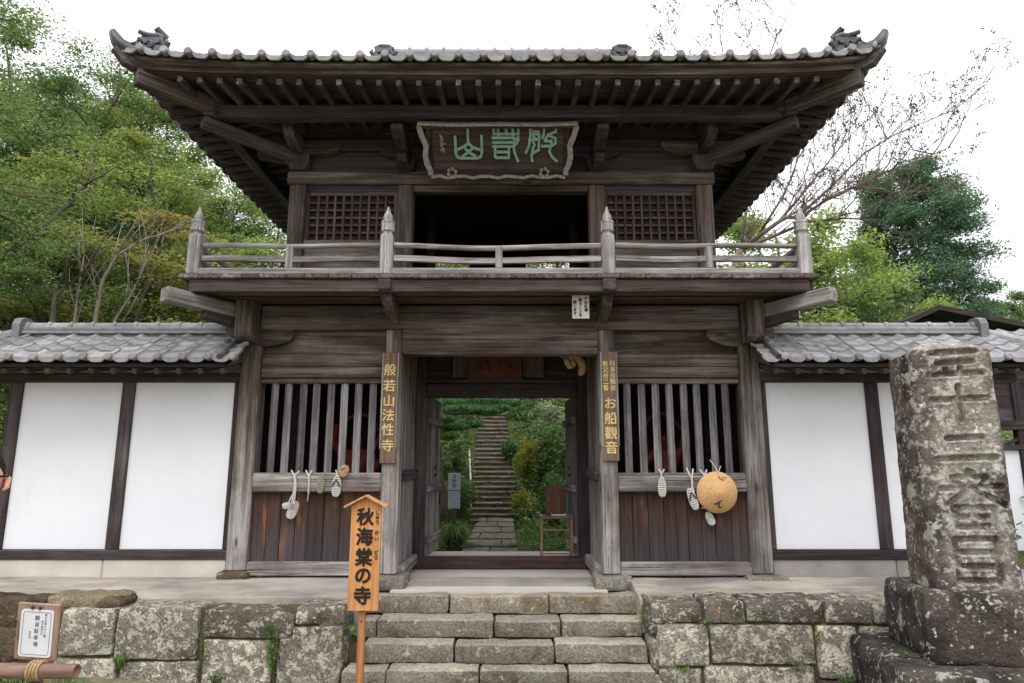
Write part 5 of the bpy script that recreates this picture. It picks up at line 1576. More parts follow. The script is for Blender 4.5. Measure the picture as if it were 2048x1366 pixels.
# ================================================================== HAT AND SANDALS
HC = at(1438, 985, -0.10)
r = thing('sedge_hat', 'round woven sedge hat hanging on the lattice rail', 'hat', tuple(HC))
mb = MB()
prof = [(0.218, 0.0), (0.214, -0.012), (0.19, -0.03), (0.15, -0.058), (0.10, -0.09), (0.055, -0.112), (0.022, -0.124), (0.004, -0.128)]
n = 40; vs = []
for r_, y in prof:
    for k in range(n):
        a = 2*math.pi*k/n; vs.append((HC.x + r_*math.cos(a)*(1+0.01*math.sin(3*a)), HC.y + 0.07 + y*0.95, HC.z + r_*math.sin(a)))
for r_, y in ((0.206, 0.004), (0.10, -0.07), (0.004, -0.115)):
    for k in range(n):
        a = 2*math.pi*k/n; vs.append((HC.x + r_*math.cos(a), HC.y + 0.072 + y*0.95, HC.z + r_*math.sin(a)))
fs = []
m_ = len(prof)
for i in range(m_-1):
    for k in range(n): fs.append((i*n+k, i*n+(k+1) % n, (i+1)*n+(k+1) % n, (i+1)*n+k))
for i in range(m_, m_+2):
    for k in range(n): fs.append((i*n+k, i*n+(k+1) % n, (i+1)*n+(k+1) % n, (i+1)*n+k))
for k in range(n): fs.append((k, (k+1) % n, m_*n+(k+1) % n, m_*n+k))
fs.append(tuple((m_-1)*n+k for k in range(n)))
mb.add(vs, fs); hat = mb.build('hat_shell', M_HAT, r, True)
def hat_y(dx, dz):
    d = math.hypot(dx, dz); q = 0.0
    for (ra, ya), (rb, yb) in zip(prof, prof[1:]):
        if rb <= d <= ra: q = ya + (yb-ya)*(ra-d)/(ra-rb)
    return HC.y + 0.07 + q*0.95 - 0.004
mb = MB()
for k in range(24):
    a0 = 2*math.pi*k/24
mb.tube([(HC.x+0.216*math.cos(2*math.pi*k/40), HC.y+0.07, HC.z+0.216*math.sin(2*math.pi*k/40)) for k in range(41)], 0.007, 6, cap=False)
mb.build('rim_binding', M_HAT, r, True)
mb = MB()
def hs(pts, w):
    ribbon(mb, [Vector((HC.x + (x-1365)*0.000583*1.0, hat_y((x-1365)*0.000583, (592-y)*0.000583), HC.z + (592-y)*0.000583)) for x, y in pts], w, 0.003)
hs([(1255,800),(1300,790),(1350,755),(1400,735)], 0.009); hs([(1320,770),(1300,825)], 0.008); hs([(1355,770),(1352,835),(1370,862),(1415,868)], 0.011)
hs([(1385,290),(1395,345),(1425,365)], 0.008); hs([(1425,330),(1450,325)], 0.006); hs([(1440,310),(1445,370),(1480,365)], 0.006); hs([(1465,325),(1500,318)], 0.005); hs([(1510,315),(1515,350)], 0.004); hs([(1500,335),(1545,328)], 0.004)
mb.build('brush_character', M_INK, r)
MB().tube([at(1435, 946, -0.05), at(1432, 936, -0.02), at(1420, 920, 0.06)], 0.005, 6).build('cord', M_ROPE, r)
for dx in (0.0,):
    MB().tube([at(1436, 946, -0.05), at(1440, 936, 0.0), at(1441, 932, 0.07)], 0.005, 6).build('cord', M_ROPE, r)

def sandal(label, px, py, tilt, length, width, mat, ropes=(), loops=True, Y=-0.05, bend=0.0):
    c = at(px, py, Y)
    r = thing('straw_sandal', label, 'sandal', tuple(c), 'straw sandals hung on the lattice')
    M = Matrix.Translation(c) @ Matrix.Rotation(R(tilt), 4, 'Y')
    n = 18; L = length; W = width
    outl = []
    for k in range(n):
        a = 2*math.pi*k/n
        ca, sa = math.cos(a), math.sin(a)
        x = W*0.5*math.copysign(abs(ca)**0.8, ca)*(1.0 - 0.12*sa)
        z = L*0.5*math.copysign(abs(sa)**0.9, sa)
        outl.append((x + bend*z*z, z))
    mb = MB(); mb.prism(outl, (0, -0.012, 0), (1,0,0), (0,0,1), (0,0.026,0))
    mb.v = [tuple(M @ Vector(v)) for v in mb.v]; mb.build('sole', mat, r)
    mb = MB()
    for k in range(9):
        z = L*(-0.42 + 0.84*k/8); hw = W*0.47*math.sqrt(max(0.05, 1-(2*z/L)**2))
        mb.tube([(-hw+bend*z*z, -0.012, z), (0+bend*z*z, -0.021, z+0.004), (hw+bend*z*z, -0.012, z)], 0.0085, 6)
    mb.v = [tuple(M @ Vector(v)) for v in mb.v]; mb.build('woven_straw', mat, r)
    if loops:
        mb = MB()
        mb.tube([(-W*0.42,-0.015,-0.01),(-W*0.25,-0.035,L*0.14),(0,-0.03,L*0.30),(W*0.25,-0.035,L*0.14),(W*0.42,-0.015,-0.01)], 0.007, 6)
        mb.v = [tuple(M @ Vector(v)) for v in mb.v]; mb.build('strap', M_INK if mat is M_STRAWW and L > 0.21 else mat, r)
    for rp in ropes:
        MB().tube([at(x, y, yy) for x, y, yy in rp], 0.009, 6).build('rope', M_ROPE, r)
    return r
PB_ = 0.055
sandal('white straw sandal dangling lowest from a long twisted rope', 586, 1020, 22, 0.20, 0.105, M_STRAWW,
       [[(583,941,0.05),(588,950,-0.03),(590,965,-0.03),(587,985,-0.03),(584,1006,-0.04)], [(598,942,0.05),(590,951,-0.03),(592,970,-0.03),(588,1008,-0.04)], [(588,985,-0.03),(580,1000,-0.04),(576,1010,-0.04)]], True, 0.03)
sandal('short white straw scrap tied beside the lowest dangling sandal', 574, 1011, 80, 0.10, 0.07, M_STRAWW, [], False, 0.02)
r = thing('rope', 'single knotted white rope hanging between two straw sandals', 'rope', tuple(at(617, 960, 0.0)))
MB().tube([at(612, 941, 0.06), at(617, 951, -0.02), at(618, 965, -0.02), at(617, 985, -0.02), at(615, 1002, 0.04)], [0.009,0.011,0.01,0.009,0.007], 6).build('cord', M_ROPE, r)
MB().tube([at(624, 941, 0.06), at(618, 951, -0.02), at(618, 956, -0.02)], 0.009, 6).build('cord', M_ROPE, r)
sandal('flat grey-green cloth sandal hung by its heel on the lattice rail', 642, 966, 3, 0.225, 0.075, M_STRAWG, [], False, -0.02)
sandal('bright white straw sandal with a dark cross thong beside the tan one', 673, 972, 2, 0.235, 0.098, M_STRAWW, [[(672,941,0.05),(674,948,-0.03),(674,956,-0.03)]], True, -0.03)
sandal('small tan straw sandal tucked on top of the lattice rail', 688, 942, 24, 0.135, 0.105, M_STRAWT, [], True, -0.03)
sandal('bright white straw sandal hung alone left of the straw hat', 1324, 974, 0, 0.22, 0.088, M_STRAWW, [[(1318,939,0.05),(1322,946,-0.03),(1323,953,-0.03)], [(1328,939,0.05),(1324,946,-0.03)]], False, -0.03)
sandal('grey weathered straw sandal under a crossed rope close to the hat', 1385, 998, -18, 0.245, 0.09, M_STRAWW,
       [[(1373,936,0.05),(1380,952,-0.03),(1385,963,-0.03),(1384,980,-0.03)], [(1386,938,0.05),(1384,955,-0.03),(1383,966,-0.03),(1388,985,-0.03)]], True, -0.02)
sandal('worn grey straw sandal hanging just below the straw hat', 1420, 1037, -22, 0.155, 0.085, M_STRAWW, [[(1402,1016,0.03),(1412,1016,0.02),(1424,1016,0.02)], [(1400,940,0.05),(1408,950,-0.02),(1410,958,-0.02)], [(1413,940,0.05),(1409,951,-0.02)]], True, 0.03)

# ================================================================== ORANGE SIGN on a stake
OY = -1.42
r = thing('wooden_sign', 'orange wooden sign with black brush characters under a small gabled cap', 'sign', tuple(at(722, 1390, OY)))
a = at(700, 1014, OY); b = at(757, 1222, OY); xm = at(729, 1115, OY).x
hw = 0.132
zt_, zb_ = at(733, 994, OY).z, b.z
za_ = at(700, 1012, OY).z
mb = MB(); mb.prism([(-hw, zb_), (hw, zb_), (hw, za_), (0, zt_), (-hw, za_)], (xm, OY, 0), (1,0,0), (0,0,1), (0,0.032,0))
mb.build('board', M_ORANGE, r, bevel=0.003)
for s in (-1, 1):
    mb = MB(); mb.beam((xm - s*0.003, OY+0.0, zt_+0.012), (xm + s*0.188, OY+0.0, za_-0.008), 0.11, 0.018, (0,0,1), 0.003)
    mb.build('cap_board', M_ORANGE, r)
mb = MB(); mb.cbox(xm-0.030-0.012, xm+0.030-0.012, OY+0.034, OY+0.08, -0.95, za_-0.1, 0.004); mb.build('stake', M_ORANGE_D, r)
for ch, yy in zip('秋海棠の寺', (1036, 1076, 1117, 1153, 1194)):
    text('ink_character', r, [ch], 0.155, M_INK, (xm-0.006, OY-0.0045, Zat(yy, OY)), extrude=0.003, bold=0.0048, sx=0.98)
for ch, yy in zip('しゅうかいどう', (1026, 1035, 1045, 1066, 1078, 1105, 1116)):
    text('small_reading', r, [ch], 0.042, M_INK, (xm+0.100, OY-0.0035, Zat(yy, OY)), extrude=0.002, bold=0.0005)
mb = MB(); mb.tube([(xm-0.012, OY+0.034, zb_-0.09), (xm-0.012, OY+0.028, zb_-0.09)], 0.008, 8); mb.build('nail', M_IRON, r)

# ================================================================== NOTICE BOARD AND BAMBOO RAIL
BY = -3.45
r = thing('notice_board', 'small wooden notice board with a white printed sheet above the bamboo rail', 'notice board', tuple(at(75, 1366, BY)))
a = at(33, 1204, BY); b = at(117, 1322, BY)
TL = Matrix.Translation(at(73, 1264, BY)) @ Matrix.Rotation(R(3.5), 4, 'Y') @ Matrix.Rotation(R(8), 4, 'X')
w2 = (at(115, 1264, BY).x - at(31, 1264, BY).x)/2; h2 = (a.z-b.z)/2
def tl(mb): mb.v = [tuple(TL @ Vector(v)) for v in mb.v]; return mb
tl(MB().cbox(-w2, w2, 0, 0.018, -h2, h2, 0.004)).build('board', wood('notice_backing_wood', srgb(150,116,98), srgb(182,150,130), srgb(192,170,156), 'Z', amount=0.45), r)
def rounded(w, h, rr, n=5):
    p = []
    for cx_, cz_, a0 in ((w-rr, h-rr, 0), (-w+rr, h-rr, 90), (-w+rr, -h+rr, 180), (w-rr, -h+rr, 270)):
        for i in range(n+1): p.append((cx_+rr*math.cos(R(a0+90*i/n)), cz_+rr*math.sin(R(a0+90*i/n))))
    return p
m = MB(); m.prism(rounded(w2*0.78, h2*0.84, 0.018), (0, -0.004, -0.006), (1,0,0), (0,0,1), (0,0.003,0)); tl(m).build('sheet', M_PAPER, r)
m = MB(); q = rounded(w2*0.66, h2*0.75, 0.012)
for (u, v) in zip(q, q[1:]+q[:1]):
    if math.hypot(u[0]-v[0], u[1]-v[1]) > 1e-5: ribbon(m, [Vector((u[0], -0.0052, u[1]-0.006)), Vector((v[0], -0.0052, v[1]-0.006))], 0.0022, 0.001)
tl(m).build('printed_border', M_INK_B, r)
for s, (cx_, cz_, sz, st) in {'愛染明王堂': (0.002, 0.078, 0.028, 0.036), '秩父札所三十二番': (0.050, 0.098, 0.014, 0.0165), '奥の院登山口': (0.032, 0.06, 0.011, 0.0135), '法性寺': (-0.034, 0.0, 0.012, 0.015)}.items():
    if s == '愛染明王堂': s = '観音駐車場'
    for i, ch in enumerate(s):
        me = text_mesh('printed_character', [ch], sz, M_INK_B, extrude=0.0005, bold=0.0)
        me.transform(TL @ Matrix.Translation((cx_, -0.0052, cz_ - st*i)))
        link_mesh('printed_character', me, r)
m = MB()
for s in (-0.03, 0.012): m.cbox(s-0.006, s+0.006, -0.012, 0.0, h2-0.03, h2-0.012, 0.002)
tl(m).build('clip', M_IRON, r)
p = at(76, 1330, BY+0.05)
MB().beam((p.x, BY+0.05, -0.75), (p.x, BY+0.05, p.z+0.06), 0.055, 0.05, (0,1,0), 0.006).build('stake', W_LAT['Z'], r)
r = thing('bamboo_rail', 'short brown bamboo rail with an open cut end, tied to the notice board stake', 'bamboo rail', tuple(at(-60, 1345, BY-0.03)))
mb = MB(); n = 18; vs = []; p0 = at(-260, 1338, BY-0.03); p1 = at(153, 1343, BY-0.03)
rad = 0.040
prof = [(0, rad), (0.32, rad), (0.325, rad*1.09), (0.335, rad*1.09), (0.34, rad), (0.68, rad), (0.685, rad*1.09), (0.695, rad*1.09), (0.70, rad), (1.0, rad*0.98), (1.0, rad*0.74), (0.93, rad*0.72), (0.93, 0.001)]
ax = (p1-p0); t_ = ax.normalized(); e1 = t_.orthogonal().normalized(); e2 = t_.cross(e1)
for f, rr in prof:
    for k in range(n):
        a = 2*math.pi*k/n; vs.append(p0 + ax*f + (e1*math.cos(a)+e2*math.sin(a))*rr)
mb.add(vs, [(i*n+k, i*n+(k+1) % n, (i+1)*n+(k+1) % n, (i+1)*n+k) for i in range(len(prof)-1) for k in range(n)])
mb.build('pole', M_BAMBOO, r, True)
mb = MB()
pc = at(75, 1341, BY-0.03)
for k in range(4):
    mb.tube([Vector((pc.x - 0.03 + 0.018*k, pc.y + 0.047*math.cos(a), pc.z + 0.047*math.sin(a))) for a in [2*math.pi*i/14 for i in range(15)]], 0.0075, 6)
mb.build('rope_lashing', M_STRAWT, r, True)
for px_ in (-150,):
    p = at(px_, 1340, BY); MB().tube([(p.x, BY+0.03, -0.72), (p.x, BY+0.03, p.z+0.05)], 0.03, 10).build('post', M_BAMBOO, r)

# ================================================================== CARVED STONE MARKER
MT = -0.17   # turned a little towards the viewer
def seg_d(px, pz, a, b):
    ax, az = a; bx, bz = b
    dx, dz = bx-ax, bz-az
    t = np.clip(((px-ax)*dx + (pz-az)*dz)/max(dx*dx+dz*dz, 1e-9), 0, 1)
    return np.hypot(px-(ax+t*dx), pz-(az+t*dz))
ro = thing('stone_marker', 'tall lichen-spotted stone marker carved with large characters on a stepped base', 'stone marker', (3.55, -1.85, -0.65))
MX = Matrix.Translation((3.86, -1.88, 0.0)) @ Matrix.Rotation(MT, 4, 'Z')
PW, PD, PZ0, PZ1 = 0.655, 0.50, 0.165, 2.19
# strokes read off the enlargement of the pillar (704 px wide crop)
GL = {
 '三': ([[(-.5,.95),(.5,1.0)], [(-.42,.5),(.42,.55)], [(-.62,.0),(.68,.05)]]),
}
def carve_paths():
    P = []
    # unit square characters centred on x=0: (x,z) with z in 0..1
    chars = [
     [[(-.40,.95),(.42,1.0)],[(-.30,.62),(.34,.66)],[(-.48,.22),(.50,.28)],[(-.16,.42),(-.14,.30)],[(.1,.44),(.1,.32)]],                                   # 三 in archaic form
     [[(-.50,.62),(.52,.66)],[(.0,1.0),(.0,.05)]],                                                                # 十
     [[(-.30,.92),(.32,.97)],[(-.52,.22),(.52,.28)]],                                                              # 二
     [[(-.02,1.12),(.06,1.06)],[(-.30,.98),(.28,1.0)],[(-.52,.74),(.52,.80)],[(0,1.05),(0,.46)],[(-.02,.74),(-.42,.42)],[(.02,.74),(.56,.40)],[(-.28,.92),(-.2,.84)],[(.3,.94),(.2,.84)],
      [(-.34,.34),(.36,.36)],[(-.34,.34),(-.30,-.06)],[(.36,.36),(.32,-.06)],[(-.30,.14),(.32,.16)],[(0,.34),(0,-.04)],[(-.30,-.06),(.32,-.04)]],   # 番
     [[(-.34,.98),(.34,1.0)],[(-.34,.98),(-.34,.0)],[(.34,1.0),(.34,.0)],[(-.3,.68),(.3,.70)],[(-.3,.36),(.3,.38)],[(-.34,.04),(.34,.06)]],                     # 目
    ]
    zs = [(1.845, 0.25), (1.50, 0.30), (1.145, 0.24), (0.675, 0.38), (0.225, 0.34)]
    xs_ = [0.012, 0.02, 0.02, 0.025, 0.01]
    for ch, (z0, h), x0 in zip(chars, zs, xs_):
        for p in ch:
            P.append([(x0 + x*0.44, z0 + z*h) for x, z in p])
    return P
def pillar():
    NXX, NZ = 84, 250
    u = np.linspace(-1, 1, NXX+1); w = np.linspace(0, 1, NZ+1)
    U, Wv = np.meshgrid(u, w)
    X = U*PW/2; Z = PZ0 + (PZ1-PZ0)*Wv
    D = np.full_like(X, 9.0)
    for p in carve_paths():
        for a, b in zip(p, p[1:]): D = np.minimum(D, seg_d(X, Z, a, b))
    hwd = 0.027
    g = 0.052*np.clip(1.0-(D/hwd)**2.2, 0, 1)
    raised = 0.006*np.exp(-((D-hwd*1.3)/0.012)**2)
    vs = []; fs = []
    nse = lambda x, y, z, f: mnoise.noise(Vector((x*f, y*f, z*f)))
    # front face with rounded arrises
    for j in range(NZ+1):
        tz = w[j]
        taper = 1.0 - 0.045*tz
        topr = max(0.0, (tz-0.965)/0.035)
        for i in range(NXX+1):
            x = X[j, i]; z = Z[j, i]
            e = max(0.0, abs(u[i])-0.90)/0.10
            y = 0.055*(1-math.sqrt(max(0.0, 1-e*e))) + g[j, i] - raised[j, i]
            y += 0.012*nse(x, 0, z, 5) + 0.006*nse(x, 3, z, 17) + 0.10*topr**2
            z2 = z - 0.10*(max(0.0, tz-0.93)/0.07)**2*(u[i]**4)*1.0 + 0.012*nse(x, 1, z, 3)*(tz > 0.9)
            vs.append((x*taper, y, z2))
    W = NXX+1
    for j in range(NZ):
        for i in range(NXX): fs.append((j*W+i, j*W+i+1, (j+1)*W+i+1, (j+1)*W+i))
    # sides and back share the edge columns
    ND = 14
    base = len(vs); 
    def side_v(s, j, k):
        f = k/ND; tz = w[j]; z = PZ0+(PZ1-PZ0)*tz
        y = 0.055 + (PD-0.055)*f
        bulge = 0.02*math.sin(math.pi*f)
        x = s*(PW/2*(1-0.045*tz) + bulge + 0.016*nse(s, y, z, 4) + 0.007*nse(s, y, z, 14))
        topr = max(0.0, tz-0.93)/0.07
        return (x, y, z - 0.10*topr**2 - 0.02*f*topr)
    cols = {}
    for s in (-1, 1):
        cols[s] = []
        for j in range(NZ+1):
            row = [(j*W + (0 if s < 0 else NXX))]
            for k in range(1, ND+1):
                row.append(len(vs)); vs.append(side_v(s, j, k))
            cols[s].append(row)
        for j in range(NZ):
            for k in range(ND):
                a, b, c, d = cols[s][j][k], cols[s][j][k+1], cols[s][j+1][k+1], cols[s][j+1][k]
                fs.append((b, a, d, c) if s < 0 else (a, b, c, d))
    for j in range(NZ):
        fs.append((cols[1][j][ND], cols[-1][j][ND], cols[-1][j+1][ND], cols[1][j+1][ND]))
    # domed top
    top = [NZ*W+i for i in range(W)]
    cidx = len(vs)
    prev = top
    for k in range(1, ND+1):
        row = [cols[-1][NZ][k]]
        for i in range(1, NXX):
            f = k/ND; a = Vector(vs[cols[-1][NZ][k]]); b = Vector(vs[cols[1][NZ][k]]); t = i/NXX
            p = a.lerp(b, t); p.z += 0.085*(1-(2*t-1)**4)*(1 - 0.35*f**2) + 0.012*nse(p.x, p.y, 0, 7)
            row.append(len(vs)); vs.append(tuple(p))
        row.append(cols[1][NZ][k])
        for i in range(NXX): fs.append((prev[i], prev[i+1], row[i+1], row[i]))
        prev = row
    me = bpy.data.meshes.new('pillar'); me.from_pydata(vs, [], fs); me.materials.append(M_MONU)
    me.polygons.foreach_set('use_smooth', [True]*len(me.polygons)); me.update()
    o = link_mesh('pillar', me, ro, loc=MX.translation); o.rotation_euler = (0, 0, MT); return o
pillar()
def mono_block(name, cx_, cy_, sx_, sy_, z0, z1, mat, seed, rr, rough):
    me = stone_mesh(name, sx_, sy_, z1-z0, mat, seed, rr, rough, seg=0.13)
    c = MX @ Vector((cx_, cy_, (z0+z1)/2))
    link_mesh(name, me, ro, loc=c, rot=(0, 0, MT))
mono_block('base_block', 0.05, 0.30, 1.06, 0.88, -0.37, 0.165, M_MONU_B, 2.2, 0.05, 0.022)
mono_block('plinth_block', -0.03, 0.28, 1.50, 1.35, -0.78, -0.36, M_MONU_B, 4.7, 0.07, 0.03)

# ================================================================== TREES
def tz(x, y): return terrain(x, y)
def grow(rng, base, H, R_, trunk_r, n_limb, start=0.3, rise=0.5, lean=(0,0), sub=5, droop=0.0, shape='dome', wob=0.05):
    """trunk and limbs as tubes; returns (builder, twig tips)"""
    mb = MB(); tips = []
    base = np.array(base, float)
    npt = 8
    tr = []
    ph = rng.uniform(0, 6.28)
    for i in range(npt):
        t = i/(npt-1)
        tr.append(base + np.array([lean[0]*t*H + wob*H*math.sin(t*4+ph)*t, lean[1]*t*H + wob*H*math.cos(t*3.3+ph)*t, H*0.93*t - (0.3 if i == 0 else 0)]))
    rr = [trunk_r*(1-0.88*(i/(npt-1))) for i in range(npt)]
    mb.tube([Vector(p) for p in tr], rr, 7)
    def trp(t):
        f = t*(npt-1); i = min(int(f), npt-2); return tr[i] + (tr[i+1]-tr[i])*(f-i), trunk_r*(1-0.88*t)
    az = rng.uniform(0, 6.28)
    for k in range(n_limb):
        t = start + (0.99-start)*(k+rng.uniform(0,0.7))/n_limb
        p, r0 = trp(min(t, 0.98))
        az += 2.4 + rng.uniform(-.4, .4)
        q = (t-start)/(1-start)
        if shape == 'dome': L = R_*math.sqrt(max(0.06, 1-(q*0.95)**2.2))*rng.uniform(0.75, 1.1)
        elif shape == 'cone': L = R_*(1-q)**0.75*rng.uniform(0.8, 1.1) + 0.25
        else: L = R_*rng.uniform(0.7, 1.1)*(0.55+0.45*math.sin(math.pi*min(1, q*0.9+0.1)))
        el = rise*(0.6+0.8*q) if shape != 'cone' else rise
        d = np.array([math.cos(az)*math.cos(el), math.sin(az)*math.cos(el), math.sin(el)])
        pts = []
        side = np.array([-math.sin(az), math.cos(az), 0])*rng.uniform(-.25, .25)
        for i in range(6):
            s = i/5
            pts.append(p + d*L*s + side*L*s*s + np.array([0, 0, -droop*L*s*s]))
        mb.tube([Vector(x) for x in pts], [max(0.008, r0*0.55*(1-0.85*i/5)) for i in range(6)], 5, cap=False)
        tips.append(pts[5])
        for j in range(sub):
            s = 0.3 + 0.68*(j+rng.uniform(0, .6))/sub
            i = min(int(s*5), 4); q0 = pts[i] + (pts[i+1]-pts[i])*(s*5-i)
            a2 = az + rng.choice([-1, 1])*rng.uniform(0.45, 1.2)
            l2 = L*0.5*(1.1-s*0.6)*rng.uniform(0.7, 1.15)
            e2 = el*0.6 + rng.uniform(-.15, .3)
            d2 = np.array([math.cos(a2)*math.cos(e2), math.sin(a2)*math.cos(e2), math.sin(e2)])
            m = q0 + d2*l2*0.5 + np.array([0, 0, -droop*l2*0.2]); e = q0 + d2*l2 + np.array([0, 0, -droop*l2*0.7])
            mb.tube([Vector(q0), Vector(m), Vector(e)], [max(0.006, r0*0.18), max(0.005, r0*0.12), 0.004], 4, cap=False)
            tips += [m, e, q0 + d2*l2*0.75]
    return mb, np.array(tips)
def clothe(rng, tips, per, rad, thick, size, aspect, flat, jit=0.5, droop=0.0):
    n = len(tips)
    cnt = rng.poisson(per, n); cnt = np.maximum(cnt, 1)
    C = np.repeat(tips, cnt, axis=0)
    N = len(C)
    rs = np.repeat(rng.uniform(1-jit, 1+jit, n), cnt)[:, None]
    off = rng.normal(size=(N, 3)); off /= np.linalg.norm(off, axis=1, keepdims=True)
    off *= rng.uniform(0, 1, (N, 1))**0.45
    C = C + off*np.array([rad, rad, thick])*rs
    C[:, 2] -= droop*(off[:, 0]**2+off[:, 1]**2)*rad
    return leaves_at(rng, C, size, aspect, flat)
def tree(name, label, x, y, H, R_, leaf, bark, seed, cat='tree', group='trees on the slope behind the gate', per=46, rad=0.55, thick=0.16, size=0.055, aspect=0.45, flat=0.6,
         n_limb=13, trunk_r=None, z=None, droopl=0.0, **kw):
    rng = np.random.default_rng(seed)
    zb = tz(x, y) if z is None else z
    root = thing(name, label, cat, (x, y, zb), group)
    mb, tips = grow(rng, (x, y, zb), H, R_, trunk_r or (0.018*H+0.03), n_limb, **kw)
    mb.build('trunk', bark, root, True)
    C, U, V = clothe(rng, tips, per*1.45, rad*1.1, thick*1.15, size, aspect, flat, droop=droopl)
    me = leaf_mesh('crown', C - np.array(root.location), U, V, leaf)
    link_mesh('crown', me, root, local=True)
    return root
def px_tree(name, label, px, top, Y, R_, leaf, bark, seed, **kw):
    p = at(px, top, Y)
    zb = tz(p.x, Y)
    return tree(name, label, p.x, Y, p.z - zb, R_, leaf, bark, seed, **kw)
# --- slope on the left
px_tree('tree', 'tall feathery green tree rising highest beside the left roof corner', 205, 95, 14.0, 3.2, L_MAPLE2, M_BARK, 1, n_limb=22, start=0.34, per=40, rad=0.62, thick=0.2, rise=0.45, shape='oval')
px_tree('tree', 'green tree with its crown close under the left eave corner', 335, 165, 15.5, 2.1, L_MAPLE2, M_BARK, 2, n_limb=15, start=0.45, rise=0.45, shape='dome')
px_tree('maple_tree', 'olive-yellow maple in front of the taller green trees', 345, 285, 11.0, 2.9, L_MAPLE, M_BARK, 3, n_limb=20, start=0.25, per=52, rad=0.6, thick=0.13, rise=0.32)
px_tree('maple_tree', 'yellow-green maple with bare lower branches at the left', 150, 330, 8.8, 2.7, L_MAPLE, M_BARK, 4, n_limb=18, start=0.32, per=46, lean=(-0.06,0), rise=0.4)
px_tree('conifer_tree', 'dark tree at the left edge of the scene', 20, 60, 12.5, 2.7, L_DARK, M_BARK, 5, n_limb=24, start=0.2, per=46, rad=0.5, thick=0.25, rise=0.25, flat=0.4, shape='oval')
px_tree('maple_tree', 'maple with orange-tinged leaves beside the left balcony post', 300, 415, 7.6, 2.0, L_AUTUMN, M_BARK, 6, n_limb=15, start=0.3, per=34, rad=0.5, thick=0.1, rise=0.25)
px_tree('tree', 'bright green rounded tree just behind the left end of the balcony', 450, 352, 15.0, 2.9, L_LIME, M_BARK, 7, n_limb=16, start=0.2, per=52, rad=0.6, thick=0.3, flat=0.4)
px_tree('tree', 'mid-green tree between the balcony and the olive maple', 400, 395, 12.0, 2.3, L_MAPLE2, M_BARK, 8, n_limb=14, start=0.15, per=50, rad=0.55, thick=0.25)
px_tree('tree', 'low green tree over the ridge of the wall with a pale trunk', 90, 455, 6.6, 2.2, L_MAPLE2, M_BARK, 9, n_limb=14, start=0.2, per=46, rad=0.5)
px_tree('tree', 'green tree far up the slope behind the olive maple', 110, 235, 19.0, 3.0, L_MAPLE2, M_BARK, 10, n_limb=18, start=0.2, per=46, rad=0.7, thick=0.3)
px_tree('tree', 'leafy green tree low on the slope beside the gate wall', 470, 470, 8.5, 1.8, L_MAPLE, M_BARK, 12, n_limb=14, start=0.15, per=44, rad=0.5)
px_tree('tree', 'dark green tree filling the gap below the yellow-green maple', 230, 480, 10.0, 2.6, L_DARK, M_BARK, 13, n_limb=14, start=0.1, per=50, rad=0.6, thick=0.3)
px_tree('tree', 'dark green tree at the far left behind the wall end', -20, 400, 8.6, 2.4, L_DARK, M_BARK, 14, n_limb=14, start=0.1, per=50, rad=0.6, thick=0.3)
px_tree('tree', 'green tree partly hidden behind the left corner of the gate', 545, 400, 18.0, 2.8, L_MAPLE2, M_BARK, 15, n_limb=16, start=0.1, per=50, rad=0.7, thick=0.3)
px_tree('tree', 'leafy tree seen through the low back windows of the upper storey', 905, 380, 15.5, 2.4, L_LIME, M_BARK, 41, n_limb=26, start=0.2, per=110, rad=0.75, thick=0.55)
px_tree('tree', 'second leafy tree seen through the right back window of the upper storey', 1100, 390, 16.5, 2.2, L_LIME, M_BARK, 42, n_limb=22, start=0.2, per=70, rad=0.7, thick=0.5)
px_tree('tree', 'dark tree high on the slope filling the gap behind the feathery tree', 165, 190, 21.0, 3.4, L_DARK, M_BARK, 43, n_limb=20, start=0.1, per=56, rad=0.8, thick=0.45, size=0.075)
px_tree('tree', 'dark tree high on the slope right of the feathery tree', 300, 330, 19.0, 3.2, L_MAPLE2, M_BARK, 44, n_limb=20, start=0.1, per=56, rad=0.8, thick=0.45, size=0.075)
px_tree('tree', 'shaded tree behind the olive maple and the balcony post', 405, 420, 17.0, 3.0, L_DARK, M_BARK, 45, n_limb=18, start=0.05, per=56, rad=0.8, thick=0.45, size=0.075)
px_tree('tree', 'green tree high on the slope close to the left eave corner', 250, 175, 18.0, 2.8, L_MAPLE, M_BARK, 47, n_limb=20, start=0.2, per=60, rad=0.7, thick=0.35)
px_tree('tree', 'soft green tree filling the sky gap over the far left of the slope', 75, 170, 17.0, 3.0, L_MAPLE2, M_BARK, 48, n_limb=22, start=0.2, per=60, rad=0.7, thick=0.35)
px_tree('tree', 'shaded tree behind the left wall ridge', 40, 330, 14.0, 3.0, L_DARK, M_BARK, 46, n_limb=18, start=0.05, per=56, rad=0.8, thick=0.45, size=0.075)
